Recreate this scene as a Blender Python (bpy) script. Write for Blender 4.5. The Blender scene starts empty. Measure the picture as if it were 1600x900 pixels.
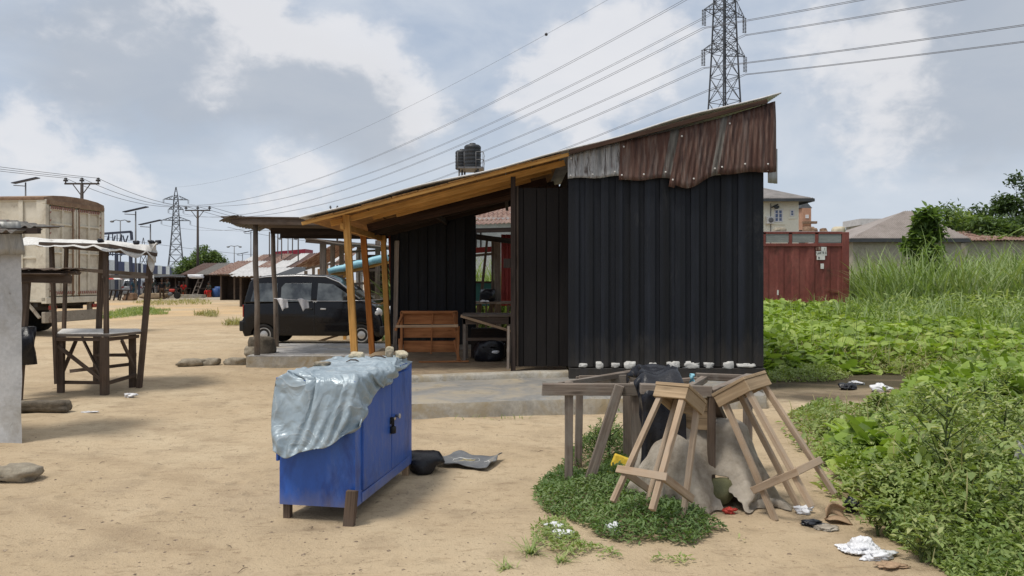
import bpy, bmesh, math, random
import numpy as np
from mathutils import Vector, Matrix, noise, Euler

random.seed(7); rng = np.random.default_rng(7)
scene = bpy.context.scene
COL = scene.collection
F, H, HY = 1200.0, 1.65, 437.0
V = Vector
R = math.radians

def W(px, py, Y):
    return V(((px-800)*Y/F, Y, H-(py-HY)*Y/F))
def G(px, py, z=0.0):
    Y = (H-z)*F/(py-HY)
    return V(((px-800)*Y/F, Y, z))

# ------------------------------------------------------------------ materials
class NT:
    def __init__(s, nt):
        s.nt = nt; s.n = nt.nodes; s.l = nt.links
    def new(s, t, **kw):
        n = s.n.new(t)
        for k, v in kw.items(): setattr(n, k, v)
        return n
    def put(s, sock, v):
        if isinstance(v, bpy.types.NodeSocket): s.l.new(v, sock)
        elif v is not None:
            if sock.type == 'RGBA' and len(v) == 3: v = (*v, 1)
            sock.default_value = v
    def noise(s, vec, scale, detail=5, rough=.6, dist=0):
        n = s.new('ShaderNodeTexNoise'); s.put(n.inputs['Vector'], vec)
        n.inputs['Scale'].default_value = scale; n.inputs['Detail'].default_value = detail
        n.inputs['Roughness'].default_value = rough; n.inputs['Distortion'].default_value = dist
        return n.outputs['Fac']
    def ramp(s, fac, stops):
        n = s.new('ShaderNodeValToRGB'); s.put(n.inputs['Fac'], fac); e = n.color_ramp.elements
        while len(e) < len(stops): e.new(.5)
        for i, (p, c) in enumerate(stops):
            e[i].position = p; e[i].color = (*c, 1) if len(c) == 3 else c
        return n.outputs['Color']
    def maprange(s, v, a, b, c=0, d=1):
        n = s.new('ShaderNodeMapRange'); s.put(n.inputs['Value'], v)
        for k, x in zip(('From Min', 'From Max', 'To Min', 'To Max'), (a, b, c, d)): s.put(n.inputs[k], x)
        return n.outputs['Result']
    def mix(s, fac, a, b, mode='MIX'):
        n = s.new('ShaderNodeMix', data_type='RGBA', blend_type=mode)
        s.put(n.inputs[0], fac); s.put(n.inputs[6], a); s.put(n.inputs[7], b)
        return n.outputs[2]
    def math(s, op, a, b=None, c=None):
        n = s.new('ShaderNodeMath', operation=op)
        s.put(n.inputs[0], a)
        if b is not None: s.put(n.inputs[1], b)
        if c is not None: s.put(n.inputs[2], c)
        return n.outputs[0]
    def vmath(s, op, a, b=None):
        n = s.new('ShaderNodeVectorMath', operation=op)
        s.put(n.inputs[0], a)
        if b is not None: s.put(n.inputs[1], b)
        return n.outputs['Value'] if op in ('DOT_PRODUCT', 'LENGTH') else n.outputs['Vector']
    def mapping(s, vec, scale=(1, 1, 1), rot=(0, 0, 0), loc=(0, 0, 0)):
        n = s.new('ShaderNodeMapping'); s.put(n.inputs['Vector'], vec)
        n.inputs['Scale'].default_value = scale; n.inputs['Rotation'].default_value = rot
        n.inputs['Location'].default_value = loc
        return n.outputs['Vector']
    def bump(s, h, strength, dist=.01):
        n = s.new('ShaderNodeBump'); s.put(n.inputs['Height'], h)
        n.inputs['Strength'].default_value = strength; n.inputs['Distance'].default_value = dist
        return n.outputs['Normal']

def newmat(name):
    m = bpy.data.materials.new(name); m.use_nodes = True
    t = NT(m.node_tree); t.bsdf = m.node_tree.nodes['Principled BSDF']; t.m = m
    tc = t.new('ShaderNodeTexCoord'); t.obj = tc.outputs['Object']; t.uv = tc.outputs['UV']
    return t
def setp(t, col=None, rough=.8, spec=.3, metal=0, normal=None):
    b = t.bsdf
    t.put(b.inputs['Base Color'], col); t.put(b.inputs['Roughness'], rough)
    t.put(b.inputs['Specular IOR Level'], spec); t.put(b.inputs['Metallic'], metal)
    if normal is not None: t.put(b.inputs['Normal'], normal)
    return t.m

def M(name, stops, scale=4, rough=.8, spec=.3, metal=0, bump=.25, bdist=.01, stretch=(1, 1, 1), coord='obj',
      dirt=None, fine=1.0, detail=6, bscale=6, splash=None):
    """mottled surface: large + fine noise colour, optional dirt patches, bump"""
    t = newmat(name); vec = t.mapping(t.obj if coord == 'obj' else t.uv, stretch)
    n1 = t.noise(vec, scale, detail, .65, .3)
    k = len(stops)
    col = t.ramp(n1, [(.3+.4*i/max(1, k-1), c) for i, c in enumerate(stops)])
    n2 = t.noise(vec, scale*9, 4, .7)
    f = t.maprange(n2, .3, .7, 1-.22*fine, 1+.16*fine)
    col = t.mix(1.0, col, t.comb(f) if hasattr(t, 'comb') else f, 'MULTIPLY')
    if dirt:
        for (dc, ds, lo, hi) in dirt:
            dm = t.maprange(t.noise(vec, ds, 7, .7, .5), lo, hi)
            col = t.mix(dm, col, dc)
    if splash:      # mud and dust thrown up from the ground
        sz = t.new('ShaderNodeSeparateXYZ'); t.put(sz.inputs[0], t.obj)
        sm = t.maprange(t.math('ADD', sz.outputs['Z'], t.math('MULTIPLY', t.noise(t.mapping(t.obj, (5, 5, 2)), 2.2, 7, .72), -splash[1]*2.2)), -splash[1]*.75, splash[1]*.5, 1, 0)
        col = t.mix(t.math('MULTIPLY', sm, splash[2]), col, splash[0])
    h = t.noise(vec, scale*bscale, 6, .7)
    r = t.maprange(n2, .3, .7, max(.03, rough-.1), min(1, rough+.08))
    return setp(t, col, r, spec, metal, t.bump(h, bump, bdist) if bump else None)

def wood(name, light, dark, grain=40, knots=True, rough=.82, bump=.35, weather=None):
    """timber: long grain streaks down the length of each board (UV u = length in metres)"""
    t = newmat(name)
    wv = t.mapping(t.uv, (1, 1, 1))
    nd = t.noise(wv, 1.3, 3)
    g = t.noise(t.mapping(wv, (1.2, grain, 1)), 1.0, 7, .65, .6)
    col = t.ramp(g, [(.3, dark), (.52, tuple((a+b)/2 for a, b in zip(light, dark))), (.7, light)])
    blot = t.maprange(t.noise(t.mapping(wv, (2, 7, 1)), 1.0, 4), .35, .7, .74, 1.18)
    col = t.mix(1.0, col, blot, 'MULTIPLY')
    cr = t.maprange(t.noise(t.mapping(wv, (1.0, grain*1.8, 1), loc=(3, 5, 0)), 1.0, 4, .5), .62, .72)
    col = t.mix(t.math('MULTIPLY', cr, .7), col, tuple(c*.25 for c in dark))
    if weather:
        wm = t.maprange(t.noise(wv, 3.0, 6, .7), .45, .65)
        col = t.mix(wm, col, weather)
    if knots:
        v = t.new('ShaderNodeTexVoronoi'); t.put(v.inputs['Vector'], t.mapping(wv, (2.2, 9, 1))); v.inputs['Scale'].default_value = 1.0
        km = t.maprange(v.outputs['Distance'], .05, .16, 1, 0)
        col = t.mix(t.math('MULTIPLY', km, .6), col, tuple(c*.45 for c in dark))
    return setp(t, col, rough, .25, 0, t.bump(g, bump, .006))

MT = {}
def mats():
    m = MT
    m['weathered'] = wood('weathered wood', (.30, .245, .20), (.105, .08, .065), weather=(.21, .185, .16))
    m['oldwood'] = wood('old brown wood', (.16, .115, .085), (.05, .034, .026), weather=(.11, .085, .068))
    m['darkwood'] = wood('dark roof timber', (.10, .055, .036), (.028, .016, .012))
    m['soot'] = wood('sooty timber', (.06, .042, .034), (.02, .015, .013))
    m['greywood'] = wood('silvered pole', (.52, .47, .42), (.27, .235, .2))
    m['newwood'] = wood('pale raw wood', (.56, .41, .27), (.33, .21, .125), grain=30, weather=(.42, .30, .20))
    m['stoolwood'] = wood('stool wood', (.50, .385, .275), (.30, .21, .14), grain=34, weather=(.36, .285, .215))
    m['stooltop'] = wood('stool seat wood', (.45, .335, .215), (.25, .175, .105), grain=30)
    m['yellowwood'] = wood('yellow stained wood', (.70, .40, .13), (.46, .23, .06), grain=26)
    m['orangewood'] = wood('orange stained wood', (.50, .20, .045), (.26, .085, .02), grain=26)
    m['redwood'] = wood('red stained wood', (.34, .085, .035), (.18, .04, .02), grain=26)
    m['slatwood'] = wood('planed brown wood', (.56, .25, .10), (.32, .125, .05), grain=26)
    m['plyunder'] = wood('roof decking', (.52, .29, .11), (.28, .14, .05), grain=18)
    m['concrete'] = M('bare concrete', [(.25, .235, .205), (.36, .335, .29), (.42, .39, .33)], 2.2, .9, bump=.35,
                      dirt=[((.29, .235, .15), 2.6, .45, .66), ((.13, .115, .085), 5, .6, .75)])
    m['slabtop'] = M('trowelled concrete', [(.18, .178, .17), (.235, .228, .215), (.27, .26, .24)], 1.6, .8, bump=.18, fine=.7,
                     dirt=[((.36, .30, .21), 1.7, .44, .72), ((.13, .125, .11), 3.5, .58, .74)])
    m['earth'] = M('packed earth', [(.17, .125, .08), (.27, .205, .135), (.34, .265, .17)], 3.0, .95, bump=.5)
    m['plaster'] = M('grey render', [(.36, .365, .375), (.45, .455, .46), (.50, .50, .50)], 2.5, .9, bump=.3, fine=.6,
                     dirt=[((.27, .25, .215), 1.8, .5, .75), ((.18, .165, .14), 6, .62, .75)])
    m['stone'] = M('rough stone', [(.16, .135, .10), (.27, .235, .18), (.36, .32, .25)], 6, .95, bump=.7)
    m['darkstone'] = M('dark stone', [(.07, .058, .045), (.13, .11, .085), (.2, .17, .13)], 7, .95, bump=.8)
    m['palestone'] = M('pale broken block', [(.36, .31, .22), (.50, .44, .32), (.58, .52, .40)], 8, .95, bump=.7)
    m['mortar'] = M('cement lump', [(.42, .41, .39), (.58, .57, .54)], 14, .9, bump=.6)
    m['bluecover'] = M('blue plastic sheeting', [(.020, .085, .36), (.026, .105, .43), (.045, .13, .44)], 2.2, .40, .45, bump=.35, fine=.5,
                       stretch=(1, 1, .45), dirt=[((.09, .16, .42), 2.6, .54, .74), ((.20, .17, .14), 3.4, .60, .78), ((.012, .04, .2), 1.6, .54, .68)], splash=((.28, .24, .19), .13, .45))
    m['bluedoor'] = M('blue painted door', [(.026, .085, .34), (.034, .105, .40)], 3, .48, .4, bump=.22, fine=.5, stretch=(1, 1, .5), dirt=[((.09, .15, .36), 2.6, .54, .74), ((.18, .16, .14), 5, .60, .76), ((.016, .05, .2), 1.8, .55, .68)], splash=((.28, .24, .19), .12, .35))
    t = newmat('silver tarpaulin')
    n1 = t.noise(t.obj, 5, 5); n2 = t.noise(t.obj, 3.0, 6, .7, .8)
    col = t.ramp(n1, [(.3, (.23, .29, .335)), (.6, (.31, .375, .42)), (.75, (.38, .44, .48))])
    col = t.mix(t.maprange(n2, .6, .75), col, (.36, .33, .27))
    rd = t.math('ABSOLUTE', t.math('SUBTRACT', t.noise(t.mapping(t.obj, (1, 1, .8)), 3.6, 3, .5, 1.0), .5)); rd2 = t.math('ABSOLUTE', t.math('SUBTRACT', t.noise(t.obj, 11, 3, .5, .8), .5))
    hh = t.math('ADD', t.math('MULTIPLY', rd, -2.0), t.math('MULTIPLY', rd2, -.35))
    col = t.mix(t.math('MULTIPLY', t.maprange(rd, 0, .018, 1, 0), .35), col, (.52, .56, .58))
    m['tarp'] = setp(t, col, t.maprange(n1, .3, .7, .30, .5), .5, .12, t.bump(hh, .85, .035))
    m['whitetarp'] = M('white tarpaulin', [(.56, .54, .50), (.68, .67, .65)], 5, .6, .4, bump=.5, bdist=.02, bscale=2,
                       dirt=[((.20, .17, .13), 5, .56, .72)])
    m['blackplastic'] = M('black polythene', [(.007, .008, .012), (.012, .013, .019)], 6, .34, .35, bump=.5, bdist=.02, bscale=1.2)
    m['bagplastic'] = M('white plastic bag', [(.62, .63, .66), (.80, .80, .82)], 9, .4, .5, bump=.6, bdist=.01)
    t = newmat('woven sack')
    wx = t.new('ShaderNodeTexWave'); t.put(wx.inputs['Vector'], t.uv); wx.inputs['Scale'].default_value = 60
    wx.inputs['Distortion'].default_value = 1.5; wx.inputs['Detail'].default_value = 2
    col = t.ramp(t.noise(t.obj, 4, 7, .7), [(.32, (.24, .20, .155)), (.5, (.42, .37, .305)), (.68, (.54, .485, .41))])
    col = t.mix(t.math('MULTIPLY', t.maprange(t.noise(t.mapping(t.obj, (1, 1, 3)), 3, 5), .58, .8), .6), col, (.22, .18, .14))
    m['sack'] = setp(t, col, .85, .2, 0, t.bump(t.math('ADD', t.math('MULTIPLY', wx.outputs['Fac'], .2), t.math('ADD', t.noise(t.obj, 30, 5, .7), t.math('MULTIPLY', t.math('ABSOLUTE', t.math('SUBTRACT', t.noise(t.mapping(t.obj, (1, 1, .35)), 9, 4, .55, 1.0), .5)), -3.0))), .6, .022))
    m['matrubber'] = M('grey rubber mat', [(.10, .105, .115), (.16, .165, .17)], 8, .7, bump=.3, dirt=[((.33, .29, .22), 7, .58, .75)])
    m['yellowprint'] = M('faded yellow print', [(.36, .29, .13), (.48, .40, .2)], 30, .8, bump=0)
    m['whiteprint'] = M('faded white print', [(.42, .42, .40), (.52, .52, .50)], 30, .8, bump=0)
    m['black0'] = M('black paint', [(.0085, .0095, .0125), (.0125, .014, .018), (.018, .0195, .024)], 3.5, .62, .32, bump=.25, stretch=(1, 1, .18),
                   dirt=[((.03, .03, .033), 2.5, .62, .85)])
    t = newmat('black painted boards'); o = t.obj
    pl = t.noise(t.mapping(o, (7.3, .01, .01)), 1.0, 2, .5); n1 = t.noise(t.mapping(o, (3, 3, .5)), 2.2, 7, .68, .4)
    col = t.ramp(n1, [(.28, (.0032, .0042, .0068)), (.52, (.006, .0075, .0115)), (.75, (.011, .013, .0185))])
    col = t.mix(1.0, col, t.maprange(pl, .36, .64, .5, 1.8), 'MULTIPLY')
    col = t.mix(t.math('MULTIPLY', t.maprange(t.noise(t.mapping(o, (1, 1, .25)), 3.0, 8, .75, .6), .58, .72), .5), col, (.05, .05, .05))
    sz = t.new('ShaderNodeSeparateXYZ'); t.put(sz.inputs[0], o)
    dm = t.math('MULTIPLY', t.maprange(t.math('ADD', sz.outputs['Z'], t.math('MULTIPLY', t.noise(t.mapping(o, (4, 4, 1.2)), 2.0, 7, .7), -1.1)), -.45, .30, 1, 0), .45)
    col = t.mix(dm, col, (.085, .07, .052))
    wv = t.noise(t.mapping(o, (9, 9, 1.5)), 1.0, 4, .5)
    m['black'] = setp(t, col, t.maprange(n1, .3, .7, .5, .75), .3, 0, t.bump(t.math('ADD', n1, t.math('MULTIPLY', wv, 1.2)), .45, .012))
    m['blackdoor'] = M('dull black boards', [(.012, .010, .010), (.022, .019, .018)], 3, .8, .2, bump=.3, stretch=(1, 1, .15))
    m['zinc'] = M('weathered zinc', [(.22, .22, .21), (.36, .36, .35), (.48, .48, .47)], 2, .55, .4, .45, bump=.1, stretch=(3, 3, .5),
                  dirt=[((.12, .05, .03), 2.2, .60, .72)])
    m['stainedzinc'] = M('streaked zinc', [(.16, .155, .15), (.34, .335, .33), (.55, .55, .55)], 2.2, .6, .4, .25, bump=.1, stretch=(7, 7, .7),
                  dirt=[((.075, .055, .045), 2.2, .52, .62), ((.10, .04, .028), 2.0, .62, .72)])
    m['greyrust'] = M('grey streaked roofing', [(.10, .095, .085), (.16, .15, .135), (.24, .225, .2)], 2.2, .7, .3, .2, bump=.15, stretch=(6, 6, .5), dirt=[((.09, .045, .038), 2.0, .52, .66)])
    m['rust'] = M('rusted roofing', [(.062, .031, .023), (.105, .054, .041), (.185, .125, .10)], 3, .75, .3, .1, bump=.15, stretch=(6, 6, .5),
                  dirt=[((.20, .175, .16), 1.3, .50, .74), ((.04, .022, .02), 2.2, .48, .66)])
    m['rustpale'] = M('pale rusted roofing', [(.15, .075, .055), (.24, .15, .115), (.32, .24, .2)], 2, .75, .3, .1, bump=.15, stretch=(3, 3, 1),
                  dirt=[((.10, .04, .03), 1.2, .5, .62), ((.38, .36, .33), 1.5, .58, .66)])
    m['palesheet'] = M('pale roof sheet', [(.45, .44, .43), (.6, .59, .58)], 2, .6, .3, bump=.1)
    m['nail'] = M('nail cap', [(.55, .53, .50), (.7, .68, .66)], 20, .6, bump=0)
    m['steel'] = M('pylon steel', [(.065, .07, .08), (.10, .105, .115)], 3, .6, .4, .3, bump=0)
    m['polesteel'] = M('grey pole', [(.13, .13, .135), (.2, .2, .205)], 3, .6, .4, .2, bump=0)
    m['polewood'] = M('utility pole timber', [(.055, .045, .04), (.09, .075, .065)], 4, .9, bump=.2, stretch=(4, 4, .4))
    m['insul'] = M('dark insulator', [(.03, .028, .03), (.05, .048, .05)], 5, .3, .5, bump=0)
    m['wire'] = M('aluminium wire', [(.13, .135, .15), (.17, .175, .19)], 5, .5, .4, .3, bump=0)
    m['tank'] = M('black tank plastic', [(.022, .025, .03), (.034, .038, .044)], 2, .5, .4, bump=.05)
    m['truck'] = M('beige truck paint', [(.50, .455, .365), (.60, .555, .455), (.65, .61, .52)], 1.6, .6, .4, bump=.08, fine=.35,
                   dirt=[((.20, .13, .08), 2.4, .60, .74), ((.30, .25, .19), 1.2, .5, .8)])
    m['truckrust'] = M('rusty brown steel', [(.13, .075, .045), (.22, .14, .09), (.30, .21, .14)], 2.5, .8, bump=.3)
    m['truckdark'] = M('dirty chassis steel', [(.03, .027, .024), (.07, .06, .05)], 4, .8, bump=.3)
    m['bumper'] = M('dusty bumper', [(.26, .225, .18), (.38, .34, .28)], 3, .8, bump=.2, dirt=[((.15, .10, .07), 3, .55, .7)])
    m['fadedred'] = M('faded red marking', [(.24, .10, .075), (.32, .15, .12)], 6, .7, bump=0)
    m['redpaint'] = M('red paint', [(.35, .035, .025), (.45, .06, .045)], 6, .6, bump=0)
    m['whitepaint'] = M('white paint', [(.6, .58, .54), (.75, .74, .72)], 6, .6, bump=0)
    m['yellowpaint'] = M('yellow paint', [(.5, .33, .04), (.6, .42, .06)], 6, .6, bump=0)
    m['vanpaint'] = M('black car paint', [(.005, .005, .007), (.008, .008, .010)], 3, .12, .3, bump=0, dirt=[((.014, .013, .012), 2.5, .6, .85)])
    m['vantrim'] = M('black plastic trim', [(.012, .012, .013), (.02, .02, .021)], 4, .55, bump=.05)
    m['roofrail'] = M('pale roof gutter', [(.30, .31, .33), (.38, .39, .41)], 3, .4, .5, .3, bump=0)
    t = newmat('tinted glass with painted reflections')
    m['glass'] = setp(t, t.ramp(t.noise(t.obj, 2.0, 3), [(.40, (.014, .017, .02)), (.60, (.11, .125, .13))]), .04, .9)  # pale mottling painted into the colour as reflections and see-through glimpses
    t = newmat('clear window'); t.bsdf.inputs['Alpha'].default_value = .55
    m['clearglass'] = setp(t, (.03, .038, .042), .05, .7)
    m['rubber'] = M('tyre rubber', [(.012, .012, .012), (.025, .023, .021)], 8, .85, bump=.3)
    m['hub'] = M('hub cap', [(.38, .38, .38), (.5, .5, .5)], 6, .4, .5, .5, bump=0)
    m['lamp'] = M('lamp lens', [(.45, .46, .47), (.6, .61, .62)], 9, .12, .7, bump=0)
    m['redlens'] = M('red lens', [(.22, .015, .012), (.3, .03, .02)], 9, .2, .6, bump=0)
    m['suvpaint'] = M('silver car paint', [(.40, .42, .44), (.52, .54, .56)], 2, .3, .5, .3, bump=0)
    m['container'] = M('red container paint', [(.155, .045, .037), (.20, .058, .047), (.245, .085, .068)], 1.6, .7, .3, bump=.1, stretch=(1, 1, .5),
                       dirt=[((.085, .035, .026), 1.3, .55, .68), ((.20, .085, .062), 2.4, .62, .72)])
    m['greypanel'] = M('grey louvre panel', [(.19, .195, .19), (.27, .275, .265)], 2, .7, bump=.15, stretch=(1, 1, 6))
    m['cream'] = M('cream wall paint', [(.80, .77, .63), (.86, .83, .70)], .8, .9, bump=.05, fine=.4, dirt=[((.48, .43, .31), 1.0, .6, .8)])
    m['wallgrey'] = M('mildewed wall', [(.34, .325, .255), (.42, .40, .32)], 1.2, .9, bump=.1, dirt=[((.20, .19, .15), 1.5, .55, .75)])
    m['roofgrey'] = M('grey roof sheeting', [(.14, .13, .125), (.20, .185, .175), (.25, .23, .22)], 1.5, .7, .3, bump=.1)
    m['rooftan'] = M('brownish roof sheeting', [(.21, .18, .165), (.28, .245, .225), (.33, .29, .27)], 1.2, .7, .3, bump=.05)
    m['winframe'] = M('white window frame', [(.68, .68, .68), (.76, .76, .76)], 5, .5, bump=0)
    m['winglass'] = setp(newmat('blue window glass'), (.055, .09, .20), .08, .7)
    m['brick'] = M('orange brick', [(.40, .22, .145), (.48, .28, .19)], 3, .9, bump=.2)
    m['darkroof'] = M('dark slate', [(.04, .045, .05), (.07, .075, .08)], 3, .7, bump=.1)
    m['terracewall'] = M('grey perimeter wall', [(.24, .24, .235), (.32, .32, .31)], .4, .9, bump=.1, dirt=[((.18, .17, .155), .5, .55, .75)])
    m['bandblue'] = M('blue wall band', [(.03, .045, .12), (.045, .065, .15)], .6, .7, bump=0)
    m['bandwhite'] = M('pale wall band', [(.62, .68, .69), (.70, .75, .76)], .6, .7, bump=0)
    m['navysteel'] = M('navy steel', [(.04, .048, .075), (.06, .07, .105)], 3, .6, bump=0)
    m['teal'] = M('teal panel', [(.02, .10, .10), (.035, .14, .135)], 4, .7, bump=.1)
    m['redsheet'] = M('red sheet', [(.26, .04, .04), (.34, .06, .055)], 3, .6, bump=.1, stretch=(3, 3, .5))
    m['cyan'] = M('light blue plastic', [(.16, .40, .50), (.30, .55, .64)], 5, .45, .4, bump=.4)
    m['greentarp'] = M('dark green tarpaulin', [(.013, .024, .024), (.026, .042, .042)], 3, .5, .4, bump=.5, bdist=.03, bscale=2)
    m['signred'] = M('maroon sign', [(.20, .016, .035), (.28, .03, .05)], 3, .6, bump=0)
    m['skin'] = M('dark skin', [(.07, .036, .022), (.10, .052, .032)], 8, .6, bump=.05)
    m['hair'] = M('black hair', [(.008, .007, .007), (.015, .013, .012)], 20, .8, bump=.2)
    m['stem'] = M('green stem', [(.06, .085, .03), (.10, .13, .05)], 6, .7, bump=0)
    for nme, c in (('cloth_black', (.018, .018, .02)), ('cloth_red', (.48, .035, .03)), ('cloth_green', (.045, .06, .055)), ('cloth_blue', (.035, .08, .11)),
                   ('cloth_khaki', (.20, .155, .10)), ('cloth_brown', (.07, .045, .03)), ('cloth_white', (.6, .6, .6))):
        m[nme] = M(nme.replace('_', ' '), [tuple(x*.8 for x in c), c], 6, .9, .1, bump=.2)
    m['bluebarrel'] = M('blue barrel plastic', [(.03, .07, .20), (.045, .10, .27)], 3, .5, bump=0)
    m['orangeplastic'] = M('orange plastic', [(.40, .075, .03), (.5, .11, .045)], 3, .5, bump=0)
    m['cardboard'] = M('tan cardboard', [(.30, .20, .125), (.40, .28, .18)], 6, .9, bump=.2)
    m['melon'] = M('olive gourd', [(.10, .105, .05), (.17, .165, .085)], 9, .6, bump=.2)
    m['yellowplastic'] = M('yellow plastic', [(.62, .42, .035), (.72, .52, .06)], 6, .5, bump=.3)
    m['steelpale'] = M('bright steel', [(.4, .4, .4), (.5, .5, .5)], 6, .35, .5, .7, bump=0)
    m['bark'] = M('bark', [(.06, .048, .036), (.12, .10, .078)], 5, .95, bump=.6, stretch=(2, 2, .5))
    # cracked tile terrace
    t = newmat('broken tile paving'); v = t.new('ShaderNodeTexVoronoi', feature='DISTANCE_TO_EDGE'); t.put(v.inputs['Vector'], t.obj); v.inputs['Scale'].default_value = 5.5
    v2 = t.new('ShaderNodeTexVoronoi'); t.put(v2.inputs['Vector'], t.obj); v2.inputs['Scale'].default_value = 5.5
    col = t.ramp(v2.outputs['Color'], [(.2, (.23, .22, .215)), (.5, (.32, .31, .30)), (.8, (.40, .385, .37))])
    col = t.mix(t.maprange(v.outputs['Distance'], 0, .05, .8, 0), col, (.17, .15, .12))
    col = t.mix(t.maprange(t.noise(t.obj, 1.5, 6), .5, .7), col, (.34, .29, .21))
    m['tiles'] = setp(t, col, .6, .4, 0, t.bump(v.outputs['Distance'], .3, .01))
    # leaves
    def leaf(name, c, tr=.32, rough=.55):
        t = newmat(name); a = t.new('ShaderNodeAttribute', attribute_name='rnd')
        k = len(c); col = t.ramp(a.outputs['Fac'], [(i/(k-1), x) for i, x in enumerate(c)])
        col = t.mix(1.0, col, t.maprange(t.noise(t.obj, 1.1, 4), .3, .7, .78, 1.2), 'MULTIPLY')
        setp(t, col, rough, .35)
        d = t.new('ShaderNodeBsdfTranslucent'); t.put(d.inputs['Color'], t.mix(1.0, col, (1.25, 1.35, .5), 'MULTIPLY'))
        ms = t.new('ShaderNodeMixShader'); ms.inputs[0].default_value = tr
        t.l.new(t.bsdf.outputs[0], ms.inputs[1]); t.l.new(d.outputs[0], ms.inputs[2])
        t.l.new(ms.outputs[0], t.n['Material Output'].inputs['Surface']); return t.m
    m['weedleaf'] = leaf('weed leaves', [(.09, .145, .042), (.165, .235, .066), (.24, .31, .095), (.35, .38, .15)])
    m['clumpleaf'] = leaf('clump leaves', [(.06, .105, .04), (.10, .165, .055), (.145, .22, .075), (.21, .27, .12)])
    m['weedleaf2'] = leaf('pale weed leaves', [(.165, .225, .08), (.25, .325, .11), (.33, .395, .15), (.43, .45, .22)])
    m['creeper'] = leaf('creeper leaves', [(.13, .195, .04), (.22, .32, .06), (.31, .41, .09), (.44, .50, .17)])
    m['grassblade'] = leaf('grass blades', [(.12, .18, .06), (.19, .265, .095), (.26, .33, .135), (.38, .40, .22)])
    m['drygrass'] = leaf('dry grass', [(.20, .20, .08), (.30, .28, .12), (.38, .33, .17)])
    m['treeleaf'] = leaf('tree leaves', [(.075, .115, .045), (.115, .17, .065), (.165, .23, .095)])
    m['darkleaf'] = leaf('dark tree leaves', [(.045, .072, .034), (.07, .11, .05), (.105, .155, .072)])
    m['palmleaf'] = leaf('banana leaves', [(.12, .18, .05), (.18, .25, .07), (.24, .31, .1)])
    m['vineleaf'] = leaf('vine leaves', [(.08, .135, .04), (.135, .205, .06), (.19, .27, .09)])
mats()

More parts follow.
